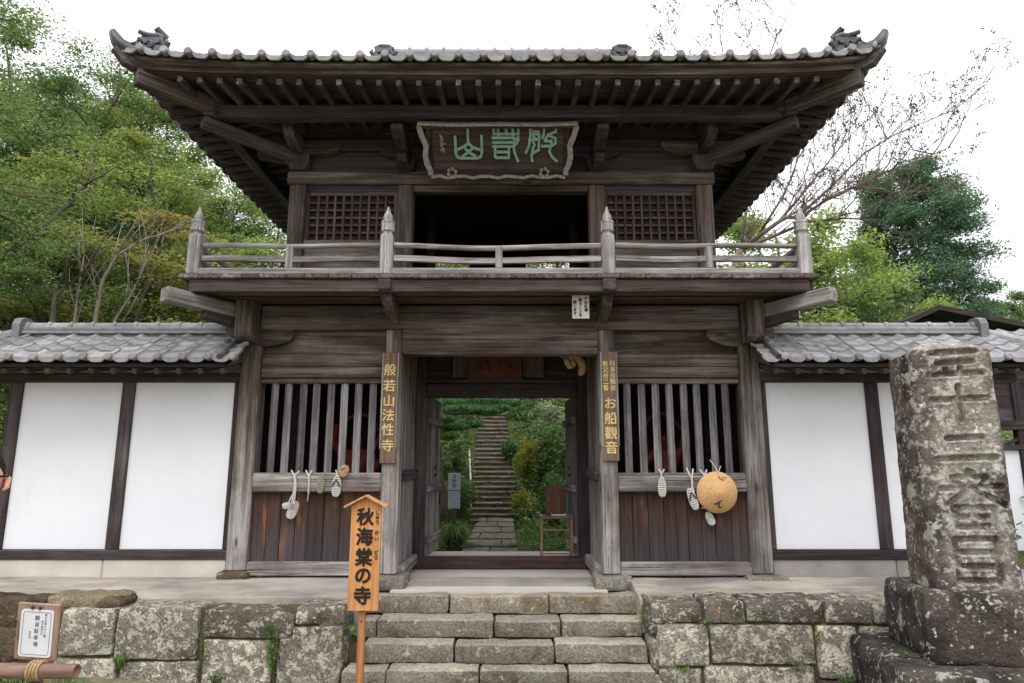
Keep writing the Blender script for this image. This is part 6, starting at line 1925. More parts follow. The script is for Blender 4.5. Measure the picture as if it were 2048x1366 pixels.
# bare leaning stems among them
def bare_stem(label, pts, r0, mat, seed, name='bare_tree', grp='bare leaning stems on the slope'):
    rng = random.Random(seed)
    P = [at(*p) for p in pts]
    root = thing(name, label, 'tree', (P[0].x, P[0].y, tz(P[0].x, P[0].y)), grp)
    P = [Vector((P[0].x, P[0].y, tz(P[0].x, P[0].y)-0.2))] + P
    mb = MB(); n = len(P); mb.tube(P, [r0*(1-0.8*i/(n-1)) for i in range(n)], 7)
    mb.build('trunk', mat, root, True)
    for i in range(1, n):
        for q in range(3):
            mb = MB()
            a = P[i-1].lerp(P[i], rng.uniform(0.3, 1)); d = (P[i]-P[i-1]).normalized()
            d = (d + Vector((rng.uniform(-.9,.9), rng.uniform(-.6,.6), rng.uniform(-.1,.7)))).normalized()
            L = rng.uniform(0.4, 1.1); m = a+d*L*0.5+Vector((0,0,.05)); e = a+d*L+Vector((rng.uniform(-.1,.1),0,.18))
            mb.tube([a, m, e], [r0*0.3, r0*0.2, 0.004], 5)
            mb.build('branch', mat, root, True)
    return root
bare_stem('pale bare branch arching towards the left balcony post', [(190, 640, 5.5), (205, 560, 5.5), (235, 510, 5.6), (290, 478, 5.6), (352, 460, 5.7)], 0.05, M_BARK_L, 1)
bare_stem('dark leaning limb rising from the left edge', [(-40, 560, 6.0), (20, 505, 6.0), (80, 460, 6.2), (150, 395, 6.4), (175, 360, 6.5)], 0.11, M_BARK, 2)
bare_stem('thin pale upright stem near the end of the wall ridge', [(148, 650, 5.0), (155, 590, 5.0), (165, 530, 5.1), (168, 510, 5.1)], 0.035, M_BARK_L, 3)
bare_stem('pale grey stem leaning right above the wall roof', [(230, 640, 4.8), (262, 590, 4.8), (285, 540, 4.9), (300, 500, 5.0)], 0.03, M_BARK_L, 4)
bare_stem('brown forked stem over the middle of the wall roof', [(105, 640, 4.6), (110, 590, 4.7), (150, 560, 4.8), (185, 520, 5.0)], 0.06, M_BARK, 5)
# overhanging boughs at the top left, nearer than the rest
tr_ = tree('tree', 'near tree whose dark boughs hang into the top left corner', -9.6, 1.2, 9.6, 3.6, L_MAPLE2, M_BARK, 21, z=-0.3, n_limb=20, start=0.55, per=80, rad=0.45, thick=0.22, size=0.03, droop=0.35, group=None)

# --- right side
px_tree('conifer_tree', 'tall dark conifer standing alone against the sky on the right', 1788, 318, 18.6, 2.7, L_CONIF, M_BARK, 31, n_limb=72, start=0.04, per=84, rad=0.55, thick=0.36, size=0.068, aspect=0.34, flat=0.25, rise=0.12, droop=0.12, shape='oval', sub=6, group=None, cat='conifer')
px_tree('tree', 'yellow-green leafy tree behind the right end of the balcony', 1570, 430, 7.6, 2.3, L_LIME, M_BARK, 32, n_limb=15, start=0.12, per=50, rad=0.5, thick=0.26, flat=0.45, group='trees behind the right wall')
px_tree('tree', 'broad yellow-green tree in front of the dark conifer', 1690, 478, 8.4, 2.3, L_LIME, M_BARK, 33, n_limb=15, start=0.12, per=50, rad=0.5, thick=0.26, flat=0.45, group='trees behind the right wall')
px_tree('tree', 'low pale green tree over the ridge of the wall by the right gate corner', 1510, 500, 5.4, 1.6, L_LIME, M_BARK, 34, n_limb=12, start=0.1, per=40, rad=0.45, thick=0.22, group='trees behind the right wall')
px_tree('tree', 'small green tree beside the gable of the shed', 1770, 560, 8.0, 1.5, L_MAPLE2, M_BARK, 35, n_limb=11, start=0.1, per=44, rad=0.45, thick=0.25, group='trees behind the right wall')
px_tree('tree', 'mid-green tree low behind the wall between the two yellow-green ones', 1630, 540, 7.0, 1.7, L_MAPLE2, M_BARK, 36, n_limb=12, start=0.1, per=44, rad=0.45, thick=0.25, group='trees behind the right wall')
px_tree('tree', 'dark small tree at the foot of the tall conifer', 1915, 590, 19.0, 1.6, L_CONIF, M_BARK, 37, n_limb=16, start=0.05, per=44, rad=0.5, thick=0.3, group='trees behind the right wall')
px_tree('tree', 'pale bamboo-green clump above the shed roof', 1850, 596, 12.0, 1.5, L_LIME, M_BARK, 38, n_limb=12, start=0.1, per=44, rad=0.5, thick=0.3, group='trees behind the right wall')
for k, (px_, tp, Y, Rr, lab) in enumerate([(1975, 580, 70, 3.2, 'distant pointed conifer on the far ridge'), (2010, 596, 66, 3.4, 'distant rounded green tree on the far ridge, nearest the pointed conifer'), (2050, 578, 72, 4.5, 'distant green tree at the right edge of the far ridge'), (1960, 612, 45, 2.2, 'hazy green tree at the foot of the far ridge')]):
    p = at(px_, tp, Y)
    tree('tree', lab, p.x, Y, p.z - tz(p.x, Y) + 0.3, Rr, L_CONIF if k == 0 else L_MAPLE2, M_BARK, 60+k, n_limb=22, start=0.05, per=50, rad=0.9, thick=0.5, size=0.16, shape='cone' if k == 0 else 'dome', group='distant trees on the far ridge')

# bare cherry reaching over the right eave
def cherry():
    rng = random.Random(77); nr = np.random.default_rng(77)
    b = at(1470, 700, 5.2)
    root = thing('cherry_tree', 'sparse leafless cherry tree spreading behind the right eave', 'tree', (b.x, 5.2, tz(b.x, 5.2)))
    mb = MB(); tips = []
    trunk = [Vector((b.x, 5.2, tz(b.x, 5.2)-0.2)), at(1462, 640, 5.2), at(1470, 540, 5.2), at(1480, 500, 5.2)]
    mb.tube(trunk, [0.12, 0.11, 0.09, 0.07], 8)
    mb.build('trunk', M_BARK_P, root, True)
    mb = MB()
    limbs = [
        [(1480,500,5.2),(1520,465,5.1),(1560,440,5.0),(1600,430,5.0),(1650,405,5.1),(1700,375,5.2),(1760,350,5.3),(1830,322,5.4),(1900,290,5.5)],
        [(1480,500,5.2),(1540,470,5.6),(1610,452,5.8),(1700,432,6.0),(1760,440,6.1)],
        [(1560,440,5.0),(1600,390,4.9),(1640,340,4.9),(1680,290,5.0),(1720,245,5.0)],
        [(1600,430,5.0),(1660,370,5.1),(1720,310,5.3),(1790,270,5.5),(1860,240,5.6),(1900,228,5.6)],
        [(1480,500,5.2),(1490,400,5.4),(1480,280,5.8),(1460,150,6.2),(1440,60,6.6),(1450,-30,7.0)],
        [(1490,400,5.4),(1420,260,6.0),(1370,150,6.6),(1345,80,7.0),(1360,20,7.2)],
        [(1480,280,5.8),(1530,150,6.2),(1560,70,6.5),(1600,-10,6.8)],
        [(1700,375,5.2),(1760,385,5.3),(1810,400,5.4)],
        [(1520,465,5.1),(1560,400,5.0),(1590,340,5.0),(1600,300,5.0)],
    ]
    def branchlet(p, d, L, r, depth):
        n = 4; pts = [p]; q = p.copy(); dd = d.copy()
        for i in range(n):
            dd = (dd + Vector((rng.uniform(-.35,.35), rng.uniform(-.35,.35), rng.uniform(-.15,.3)))).normalized()
            q = q + dd*L/n; pts.append(q.copy())
        mb.tube(pts, [max(0.0055, r*(1-0.75*i/n)) for i in range(n+1)], 5, cap=False)
        if depth <= 0:
            tips.append(pts[-1]); tips.append(pts[2]); return
        for k in range(3 if depth > 1 else 2):
            i = rng.randint(1, n)
            nd = (dd + Vector((rng.uniform(-1,1), rng.uniform(-.8,.8), rng.uniform(-.3,.9)))).normalized()
            branchlet(pts[i], nd, L*rng.uniform(.5,.75), r*0.5, depth-1)
    for li, l in enumerate(limbs):
        P = [at(*p) for p in l]
        n = len(P); r0 = 0.048 if li < 2 else 0.028
        # jitter for a natural line
        P = [p + Vector((rng.uniform(-.06,.06), rng.uniform(-.2,.2), rng.uniform(-.06,.06))) if 0 < i else p for i, p in enumerate(P)]
        mb.tube(P, [r0*(1-0.8*i/(n-1)) for i in range(n)], 6)
        for i in range(1, n):
            for k in range(3):
                a = P[i-1].lerp(P[i], rng.uniform(0.1, 1)); d = (P[i]-P[i-1]).normalized()
                d = (d + Vector((rng.uniform(-1,1), rng.uniform(-.8,.8), rng.uniform(-.4,1)))).normalized()
                branchlet(a, d, rng.uniform(0.7, 1.3), r0*0.35, 2 if i > 1 else 1)
    mb.build('branches', M_BARK_P, root, True)
    tp = np.array([tuple(t) for t in tips])
    keep = nr.uniform(size=len(tp)) < 0.75
    C, U, V = clothe(nr, tp[keep], 8, 0.13, 0.09, 0.030, 0.5, 0.3)
    link_mesh('crown', leaf_mesh('crown', C-np.array(root.location), U, V, L_SPARSE), root, local=True)
cherry()

# ================================================================== UNDERGROWTH
def scatter(name, n, fx, seed, mat, size, per, rad, h):
    rng = np.random.default_rng(seed); pts = []
    while len(pts) < n:
        x, y = fx(rng)
        pts.append((x, y, tz(x, y) + rng.uniform(0.05, h)))
    C, U, V = clothe(rng, np.array(pts), per, rad, rad*0.55, size, 0.45, 0.45)
    o = link_mesh(name, leaf_mesh(name, C, U, V, mat)); props(o, kind='stuff'); return o
scatter('undergrowth', 900, lambda r: (r.uniform(-22, -3.2), 3.5+17*r.uniform()**1.4), 1, L_MAPLE2, 0.07, 34, 0.6, 0.9)
scatter('undergrowth', 500, lambda r: (r.uniform(-18, -3.2), 3.5+12*r.uniform()**1.3), 2, L_DARK, 0.07, 34, 0.6, 0.7)
scatter('undergrowth', 520, lambda r: (r.uniform(-14, -3.4), r.uniform(4.2, 8.5)), 11, L_MAPLE, 0.045, 60, 0.45, 2.0)
scatter('undergrowth', 420, lambda r: (r.uniform(-20, -4.0), r.uniform(7, 15)), 12, L_MAPLE2, 0.055, 60, 0.6, 3.0)
scatter('undergrowth', 420, lambda r: (r.uniform(3.2, 20), r.uniform(3.5, 16)), 3, L_MAPLE2, 0.07, 30, 0.6, 0.9)
def side_of_stairs(r):
    s = -1 if r.uniform() < 0.5 else 1
    return (-0.38 + s*(0.75 + 4.2*r.uniform()**1.6), r.uniform(8.2, 19.0))
scatter('undergrowth', 620, side_of_stairs, 4, L_MAPLE2, 0.042, 44, 0.34, 0.35)
scatter('undergrowth', 320, side_of_stairs, 5, L_DARK, 0.045, 44, 0.34, 0.5)
scatter('undergrowth', 260, side_of_stairs, 9, L_DARK, 0.04, 36, 0.30, 0.4)
scatter('ground_cover', 300, lambda r: ((-1 if r.uniform() < .5 else 1)*r.uniform(0.62, 2.4)-0.25, r.uniform(3.3, 9.2)), 6, L_GRASS, 0.028, 70, 0.22, 0.14)
def far_pts(r):
    return (r.uniform(34, 120), r.uniform(58, 130))
rng_ = np.random.default_rng(8)
pts = [(x, y, tz(x, y)+rng_.uniform(0, 2.0)) for x, y in [far_pts(rng_) for _ in range(1500)]]
C, U, V = clothe(rng_, np.array(pts), 18, 2.0, 1.4, 0.42, 0.5, 0.4)
props(link_mesh('far_woodland', leaf_mesh('far_woodland', C, U, V, L_MAPLE2)), kind='stuff')

# ================================================================== GARDEN BEYOND THE GATE
gp = thing('garden_path', 'stone slab path leading from the gate to the garden stairs', 'path', (-0.25, 6, -0.28))
y = 3.12; k = 0
rngp = random.Random(4)
for k, (yy, L) in enumerate(((3.55, 0.95), (4.45, 0.95), (5.35, 0.95), (6.25, 0.95), (7.15, 0.95), (8.05, 0.9))):
    zt2 = -0.225 + 0.032*k
    xc = -0.24; w = 0.94 - 0.02*k
    sp = xc + 0.25*math.sin(k*2.3)
    stone('path_stone', gp, xc-w/2, sp, yy, yy+L, zt2-0.14, zt2, M_ST_GARD, yy, r=0.02, rough=0.014, gap=0.012)
    stone('path_stone', gp, sp, xc+w/2, yy+0.01, yy+L, zt2-0.14, zt2-0.004, M_ST_GARD, yy+.4, r=0.02, rough=0.014, gap=0.012)
gs = thing('garden_stairs', 'long flight of worn stone stairs climbing the wooded garden slope', 'stairs', (-0.3, 11, 0))
d0, going, rise = 8.92, 0.19, 0.1255
for i in range(24):
    t = i/23
    yy = d0 + going*i; zz = -0.25 + rise*(i+1)
    xc = lerp(-0.27, -0.50, t); w = lerp(1.30, 0.86, t)
    if i < 3: w += 0.1*(3-i)
    if i == 12: pass
    split = rngp.uniform(-.2, .2)*w
    stone('stair_tread', gs, xc-w/2, xc+w/2, yy, yy+going+0.08, zz-0.05, zz, M_ST_GARD, i*1.3, r=0.018, rough=0.012, gap=0.0)
    MB().box(xc-w/2+0.02, xc+w/2-0.02, yy+0.035, yy+going+0.03, zz-rise-0.02, zz-0.045).build('stair_riser', M_ST_GARD, gs)
for i in range(8):
    yy = 17.2 + 0.26*i; zz = 3.30 + 0.13*i
    stone('stair_tread', gs, -1.05, 0.05, yy, yy+0.36, zz-0.14, zz, M_ST_GARD, 50+i*1.3, r=0.02, rough=0.012, gap=0.0)
hr = thing('handrail', 'thin white metal handrail beside the garden stairs', 'handrail', (-0.98, 9.4, -0.2))
a = at(942.5, 985, 9.3); b = at(937, 866, 13.0)
mb = MB(); mb.tube([a, b], 0.024, 8); mb.build('rail', M_METAL, hr)
for t in (0.03, 0.5, 0.97):
    p = a.lerp(b, t); MB().tube([(p.x, p.y, tz(p.x, p.y)-0.1), (p.x, p.y, p.z)], 0.022, 8).build('post', M_METAL, hr)
# information board
IY = 5.6
a = at(897, 946, IY); b = at(920, 1017, IY)
r = thing('information_board', 'white information board with dark writing beside the garden path', 'sign', (a.x+0.12, IY, -0.3))
MB().cbox(a.x, b.x, IY-0.02, IY+0.01, b.z, a.z, 0.004).build('panel', M_SIGNWHITE, r)
zm = at(905, 981, IY).z
MB().cbox(a.x+0.004, b.x-0.004, IY-0.024, IY-0.021, zm-0.01, zm+0.012, 0.001).build('divider', M_INK_B, r)
MB().cbox((a.x+b.x)/2-0.04, (a.x+b.x)/2+0.04, IY+0.011, IY+0.05, -0.4, a.z-0.1, 0.006).build('post', M_ROCK, r)
for ch, yy in zip('法性寺', (953, 963, 973)):
    text('dark_character', r, [ch], 0.085, M_INK_B, ((a.x+b.x)/2, IY-0.022, at(905, yy, IY).z), extrude=0.001, bold=0.002)
for k in range(4):
    x = b.x - 0.045 - 0.05*k
    for j in range(9 if k < 3 else 5):
        zz = zm - 0.05 - 0.033*j
        strokes('fine_character', r, [[(-1, .6), (1, .6)], [(0, 1), (0, -1)], [(-.8, -.3), (.8, -.3)]], (x, IY-0.0215, zz), 0.010, 0.0035, M_INK_B, 0.001)

def bush(name, label, px, py, Y, rx, rz, leaf, seed, n=2600, size=0.04, group=None, cat='shrub', bark=M_BARK, lump=0.35, aspect=0.45, flat=0.4, ground=True):
    rng = np.random.default_rng(seed)
    c = at(px, py, Y)
    zb = tz(c.x, Y)
    root = thing(name, label, cat, (c.x, Y, zb), group)
    d = rng.normal(size=(n, 3)); d /= np.linalg.norm(d, axis=1, keepdims=True)
    rad = np.array([0.72 + lump*mnoise.noise(Vector((v[0]*1.7+seed, v[1]*1.7, v[2]*1.7))) + 0.18*mnoise.noise(Vector((v[0]*5+seed, v[1]*5, v[2]*5))) for v in d])
    rad *= rng.uniform(0.0, 1, n)**0.22
    P = d*rad[:, None]*1.25*np.array([rx, rx, rz]) + np.array([c.x, Y, c.z])
    C, U, V = leaves_at(rng, P, size, aspect, flat)
    link_mesh('foliage', leaf_mesh('foliage', C-np.array(root.location), U, V, leaf), root, local=True)
    mb = MB()
    for k in range(4):
        a = k*1.7+seed
        mb.tube([(c.x+0.05*math.cos(a), Y+0.05*math.sin(a), zb-0.1), (c.x+0.1*rx*math.cos(a), Y+0.1*rx*math.sin(a), (zb+c.z)/2), (c.x+0.45*rx*math.cos(a), Y+0.45*rx*math.sin(a), c.z)], [0.03, 0.022, 0.008], 6)
    mb.build('stem', bark, root, True)
    return root
GB = 'shrubs along the garden stairs'
bush('shrub', 'bright green pruned ball shrub right of the garden stairs', 1018, 898, 11.0, 0.24, 0.24, L_PINE, 1, 1800, 0.035, GB, lump=0.05)
bush('shrub', 'yellowish arching shrub leaning over the garden stairs', 1058, 920, 9.6, 0.36, 0.62, L_YELLOW, 2, 3600, 0.033, GB, lump=0.5)
bush('shrub', 'dark evergreen shrub filling the right of the garden view', 1105, 915, 9.8, 0.62, 0.85, L_DARK, 3, 5200, 0.045, GB)
bush('shrub', 'silvery-leaved shrub high at the right of the garden view', 1092, 832, 12.0, 0.50, 0.42, L_PALE, 4, 2600, 0.045, GB)
bush('shrub', 'dark green shrub behind the silvery-leaved one', 1050, 835, 14.0, 0.75, 0.6, L_DARK, 5, 4200, 0.05, GB)
bush('shrub', 'leafy green shrub left of the garden stairs', 903, 905, 10.0, 0.42, 0.52, L_MAPLE2, 6, 3600, 0.042, GB)
bush('shrub', 'green shrub just behind the information board', 920, 985, 8.2, 0.40, 0.36, L_MAPLE2, 7, 2400, 0.04, GB)
bush('shrub', 'low pale-leaved shrub in front of the stairs beside the table', 1060, 1075, 6.6, 0.36, 0.18, L_PALE, 8, 1700, 0.04, GB)
bush('shrub', 'dark low shrub behind the table', 1120, 1000, 7.0, 0.5, 0.6, L_DARK, 9, 3400, 0.042, GB)
bush('shrub', 'moss-green mounded shrub at the right edge of the stairs', 1045, 1010, 9.0, 0.30, 0.40, L_YELLOW, 10, 2200, 0.032, GB)
bush('shrub', 'green shrub close to the left door leaf', 880, 960, 9.0, 0.45, 0.6, L_DARK, 12, 3400, 0.045, GB)
bush('shrub', 'dark shrub beyond the top of the stairs', 1010, 830, 16.5, 0.7, 0.5, L_MAPLE2, 13, 3000, 0.05, GB)
bush('shrub', 'dark green shrub deep behind the clipped pine', 890, 850, 15.0, 1.0, 0.8, L_DARK, 14, 4600, 0.05, GB)
bush('shrub', 'small green shrub at the foot of the table legs', 1150, 1060, 5.6, 0.40, 0.30, L_MAPLE2, 15, 1900, 0.04, GB)
bush('shrub', 'dense mid-green shrub filling behind the yellowish one', 1085, 890, 11.0, 0.62, 0.75, L_MAPLE2, 21, 5200, 0.042, GB)
bush('shrub', 'low mossy shrub hugging the right side of the lower stairs', 1062, 985, 9.6, 0.34, 0.50, L_MAPLE2, 22, 3200, 0.036, GB)
bush('shrub', 'shadowed green shrub under the clipped pine', 900, 895, 12.0, 0.6, 0.7, L_MAPLE2, 23, 4200, 0.042, GB)
bush('shrub', 'small leafy shrub along the left edge of the lower stairs', 922, 1030, 8.6, 0.22, 0.30, L_MAPLE2, 24, 1500, 0.036, GB)
# clipped pine with layered cushions
rt = at(882, 1010, 6.9)
pine = thing('pine_tree', 'clipped pine with flat layered cushions over the garden stairs', 'pine', (rt.x, 6.9, tz(rt.x, 6.9)))
mb = MB()
trk = [Vector((rt.x+0.05, 6.9, tz(rt.x, 6.9)-0.1)), at(887, 1000, 6.9), at(880, 930, 7.0), at(872, 870, 7.2), at(880, 830, 7.4), at(900, 812, 7.6)]
mb.tube(trk, [0.075, 0.07, 0.06, 0.055, 0.045, 0.03], 8)
for e in ((905, 866, 7.2), (930, 858, 7.3), (945, 826, 7.5), (985, 822, 7.7)):
    mb.tube([trk[3] if e[1] > 840 else trk[4], at((e[0]+872)/2, e[1]+2, e[2]), at(*e)], [0.04, 0.03, 0.015], 6)
mb.build('trunk', M_BARK, pine, True)
rngn = np.random.default_rng(5)
cl = []
for (px_, py_, Y, rx, rz, n) in ((905, 852, 7.2, 0.42, 0.085, 1500), (948, 848, 7.3, 0.22, 0.07, 700), (925, 818, 7.5, 0.50, 0.09, 1700), (972, 822, 7.7, 0.40, 0.085, 1400), (1000, 816, 7.8, 0.26, 0.07, 800), (900, 806, 7.9, 0.45, 0.08, 1200), (885, 838, 7.1, 0.3, 0.08, 900), (960, 800, 8.2, 0.55, 0.08, 1500), (1015, 806, 8.3, 0.35, 0.08, 1000), (893, 872, 7.0, 0.28, 0.07, 800)):
    c = at(px_, py_, Y)
    d = rngn.normal(size=(n, 3)); d /= np.linalg.norm(d, axis=1, keepdims=True)
    P = d*(rngn.uniform(0.3, 1, (n, 1))**0.4)*np.array([rx, rx*0.8, rz]) + np.array(tuple(c)); cl.append(P)
C = np.concatenate(cl)
u = rand_dirs(rngn, len(C)); u[:, 2] = np.abs(u[:, 2])+0.4; u /= np.linalg.norm(u, axis=1, keepdims=True)
v = np.cross(u, rngn.normal(size=u.shape)); v /= np.linalg.norm(v, axis=1, keepdims=True)
link_mesh('crown', leaf_mesh('crown', C-np.array(pine.location), u*0.055, v*0.010, L_PINE), pine, local=True)

def tuft(name, label, p, n, L, spread, mat, seed, cat='plant', group=None, w=0.008):
    """arching grass blades, each a bent strip"""
    rng = random.Random(seed); mb = MB()
    root = Vector(p)
    for k in range(n):
        a = rng.uniform(0, 6.28); r0 = rng.uniform(0, spread*0.3)
        b = root + Vector((r0*math.cos(a), r0*math.sin(a), 0)); l = L*rng.uniform(.6, 1.1); o = spread*rng.uniform(.4, 1.1)
        d = Vector((math.cos(a), math.sin(a), 0)); s = Vector((-math.sin(a), math.cos(a), 0))*w
        m = b + d*o*0.45 + Vector((0,0,l*0.85)); e = b + d*o + Vector((0,0,l*0.55*rng.uniform(.5,1.3)))
        mb.add([b-s, b+s, m+s*0.8, m-s*0.8, e], [(0,1,2,3), (3,2,4)])
    o = link_mesh(name, mb.mesh(name, mat)); o.data.transform(Matrix.Translation(-root)); o.location = root
    return props(o, label, cat, group)
p = at(908, 1088, 4.6); tuft('grass_clump', 'large dark arching grass clump in front of the information board', (p.x, 4.6, -0.25), 420, 0.42, 0.42, L_GRASS, 1, 'grass clump', None, 0.007)
p = at(985, 1065, 8.4); 
# table with plaque and tray
TY0, TY1 = 1.56, 1.84
a = at(1081, 1033, TY0); b = at(1146, 1033, TY0)
tb = thing('side_table', 'small dark table with thin metal legs by the right door leaf', 'table', ((a.x+b.x)/2, (TY0+TY1)/2, -0.13))
ztop = a.z
MB().cbox(a.x-0.01, b.x+0.01, TY0-0.02, TY1+0.02, ztop-0.03, ztop+0.005, 0.004).build('table_top', M_TABLETOP, tb)
for x in (a.x+0.015, b.x-0.02):
    for y in (TY0+0.01, TY1-0.01):
        MB().cbox(x-0.013, x+0.013, y-0.013, y+0.013, -0.132, ztop-0.031, 0.002).build('leg', M_RUSTTABLE, tb)
for z in (ztop-0.17, 0.02):
    MB().cbox(a.x+0.027, b.x-0.032, TY0+0.002, TY0+0.018, z-0.008, z+0.008, 0.002).build('stretcher', M_RUSTTABLE, tb)
    for x in (a.x+0.015, b.x-0.02): MB().cbox(x-0.007, x+0.007, TY0+0.022, TY1-0.022, z-0.008, z+0.008, 0.002).build('stretcher', M_RUSTTABLE, tb)
pa = at(1091, 1022, TY1-0.05); pb = at(1129, 966, TY1-0.05)
o = MB().prism([(0,0),(1,0),(1,.9),(.93,.99),(.75,1.0),(.25,.99),(0.05,.96),(0,.9)], (pa.x, TY1-0.06, ztop+0.006), (pb.x-pa.x,0,0), (0,0,pb.z-pa.z+0.02), (0,0.025,0)).build('wooden_plaque', wood('tablet_wood', srgb(98,66,54), srgb(126,90,74), srgb(134,104,92), 'Z', amount=0.3))
props(o, 'brown upright wooden tablet standing on the small table', 'tablet')
ta = at(1103, 1028, TY0+0.08); tb_ = at(1131, 1028, TY0+0.08)
mb = MB(); mb.cbox(ta.x, tb_.x, TY0+0.04, TY0+0.18, ztop+0.006, ztop+0.02, 0.003); 
for x in (ta.x, tb_.x-0.008): mb.cbox(x, x+0.008, TY0+0.04, TY0+0.18, ztop+0.0205, ztop+0.036, 0.002)
props(mb.build('tray', M_PAPER), 'shallow white tray lying on the small table', 'tray')

# ================================================================== SHED beyond the right wall
sh = thing('shed', 'dark timber shed with a low gable, white lower wall and open window band', 'shed', (9.4, 5.0, -0.2))
Yg = 4.0
pk = at(1872, 622, Yg); le = at(1806, 652, Yg); re = at(2140, 676, Yg)
mb = MB()
for (p, q) in ((pk, le), (pk, re)):
    dirv = (q-pk); e = q + dirv*0.05
    mb.prism([(0, 0), (1, 0), (1, 0.09), (0, 0.09)], (pk.x, Yg-0.1, pk.z), (e-pk), (0,0,1), (0, 5.0, 0))
mb.build('roof', W_DARK['X'], sh)
xl, xr = le.x+0.25, re.x-0.2
MB().prism([(le.x+0.2, le.z-0.05), (pk.x, pk.z-0.06), (re.x, re.z-0.06), (re.x, 3.0), (le.x+0.2, 3.0)], (0, Yg+0.3, 0), (1,0,0), (0,0,1), (0,0.06,0)).build('gable_boards', W_DARK['Z'], sh)
zs_ = at(2030, 899, Yg).z
for x in (xl, at(1975, 900, Yg).x, at(2075, 900, Yg).x, xr):
    MB().cbox(x-0.07, x+0.07, Yg+0.28, Yg+0.42, -0.3, 3.0, 0.01).build('post', W_DARK['Z'], sh)
    MB().cbox(x-0.07, x+0.07, Yg+3.9, Yg+4.04, -0.3, 3.0, 0.01).build('post', W_DARK['Z'], sh)
MB().cbox(xl, xr, Yg+0.27, Yg+0.40, zs_, zs_+0.09, 0.008).build('window_rail', W_DARK['X'], sh)
MB().cbox(xl, xr, Yg+0.33, Yg+0.38, -0.28, zs_-0.002, 0.004).build('plaster_panel', M_PLASTER, sh)
zb2 = at(2030, 858, Yg).z
MB().cbox(xl, xr, Yg+0.26, Yg+0.41, zb2, zb2+0.16, 0.008).build('beam', W_DARK['X'], sh)
for k in range(4):
    MB().cbox(xl, xr, Yg+0.34, Yg+0.37, zb2+0.162+0.22*k, zb2+0.38+0.22*k, 0.004).build('wall_board', W_DARK['X'], sh)
q0 = at(2005, 893, Yg+0.34); q1 = at(2060, 866, Yg+0.34)
MB().beam(q0, q1, 0.05, 0.06, (0,0,1), 0.006).build('brace', W_DARK['X'], sh)

# ================================================================== WEEDS in the joints
WG = 'weeds growing from the stone joints'
def weed(label, px, py, Y, h, n, size, mat=L_WEED, seed=1, wdt=0.08, hang=False):
    rng = np.random.default_rng(seed); p = at(px, py, Y)
    mb = MB(); P = []
    for k in range(max(2, n//8)):
        a = rng.uniform(0, 6.28); e = np.array([wdt*math.cos(a)*rng.uniform(.2,1), -abs(0.05*math.sin(a))-0.015, h*rng.uniform(.6,1.05)*(1 if not hang else -1)])
        mb.tube([p, p+Vector((e[0]*.4, e[1]*.8, e[2]*.6)), p+Vector(e)], [0.004, 0.003, 0.0015], 4)
        for j in range(8):
            t = rng.uniform(0.15, 1.0); P.append(np.array(p)+e*t+rng.normal(size=3)*size*0.7)
    C, U, V = leaves_at(rng, np.array(P), size, 0.42, 0.3, droop=0.3)
    C[:, 1] = np.minimum(C[:, 1], p.y+0.005)
    o = link_mesh('weed', leaf_mesh('weed', C-np.array(tuple(p)), U, V, mat), loc=p)
    props(o, label, 'weed', WG)
    s = mb.mesh('stem', L_GRASS); s.transform(Matrix.Translation(-p)); link_mesh('stem', s, o, local=True)
WF = WY-0.015
weed('tall leafy weed climbing the joint below the rounded stone', 545, 1352, WF, 0.42, 90, 0.020, seed=1, wdt=0.07)
weed('upper shoots of green weed at the top of the left wall beside the rounded stone', 543, 1275, WF, 0.16, 40, 0.018, seed=2)
weed('narrow weed in the upright joint left of the rounded stone', 405, 1330, WF, 0.30, 60, 0.017, seed=3, wdt=0.04)
weed('bushy pale weed at the foot of the left wall', 432, 1372, WF, 0.14, 110, 0.016, L_MAPLE2, 4, 0.13)
weed('single broad green leaf weed beside the stake of the orange sign', 708, 1258, WF+0.03, 0.06, 10, 0.040, seed=5, wdt=0.05)
weed('small weed sprouting at the corner of the top step by the right wall', 1287, 1232, -0.62, 0.09, 50, 0.024, L_LIME, 6, 0.08)
weed('bright tuft of weed under the dark top stones of the right wall', 1412, 1252, WF, 0.06, 36, 0.018, seed=7, wdt=0.06)
weed('tiny weed under the second dark top stone of the right wall', 1466, 1250, WF, 0.05, 24, 0.014, seed=8, wdt=0.04)
weed('yellowish weed in the lower joint of the right wall', 1368, 1345, WF, 0.05, 44, 0.018, L_LIME, 9, 0.08)
weed('yellowish moss weed in the upright joint near the stone marker', 1633, 1275, WF, 0.07, 36, 0.016, L_YELLOW, 10, 0.04)
weed('green moss weed in the long low joint of the right wall', 1590, 1332, WF, 0.03, 60, 0.013, seed=11, wdt=0.15)
weed('green moss at the foot of the pale stone near the stone marker', 1690, 1366, WF-0.02, 0.06, 90, 0.014, seed=12, wdt=0.16)
weed('tiny weed growing on the third stone step', 828, 1330, -0.92, 0.03, 16, 0.013, seed=13, wdt=0.03)
weed('green weeds on the plinth of the stone marker', 1815, 1318, -1.75, 0.06, 80, 0.013, L_WEED, 14, 0.12)
p = at(240, 1330, WF); tuft('grass_tuft', 'grass tuft in the joint between two pale stones left of the steps', (p.x, WF-0.01, p.z-0.02), 60, 0.13, 0.10, L_WEED, 3, 'grass tuft', None, 0.004)
p = at(130, 1350, -1.6); tuft('grass_tuft', 'grass tuft low at the foot of the boulders by the bamboo rail', (p.x, -1.6, -0.80), 120, 0.25, 0.25, L_WEED, 4, 'grass tuft', None, 0.006)
p = at(20, 1310, -1.5); tuft('grass_tuft', 'grass tuft between the boulders and the bamboo rail at the left edge', (p.x, -1.4, -0.76), 160, 0.22, 0.3, L_GRASS, 5, 'grass tuft', None, 0.006)

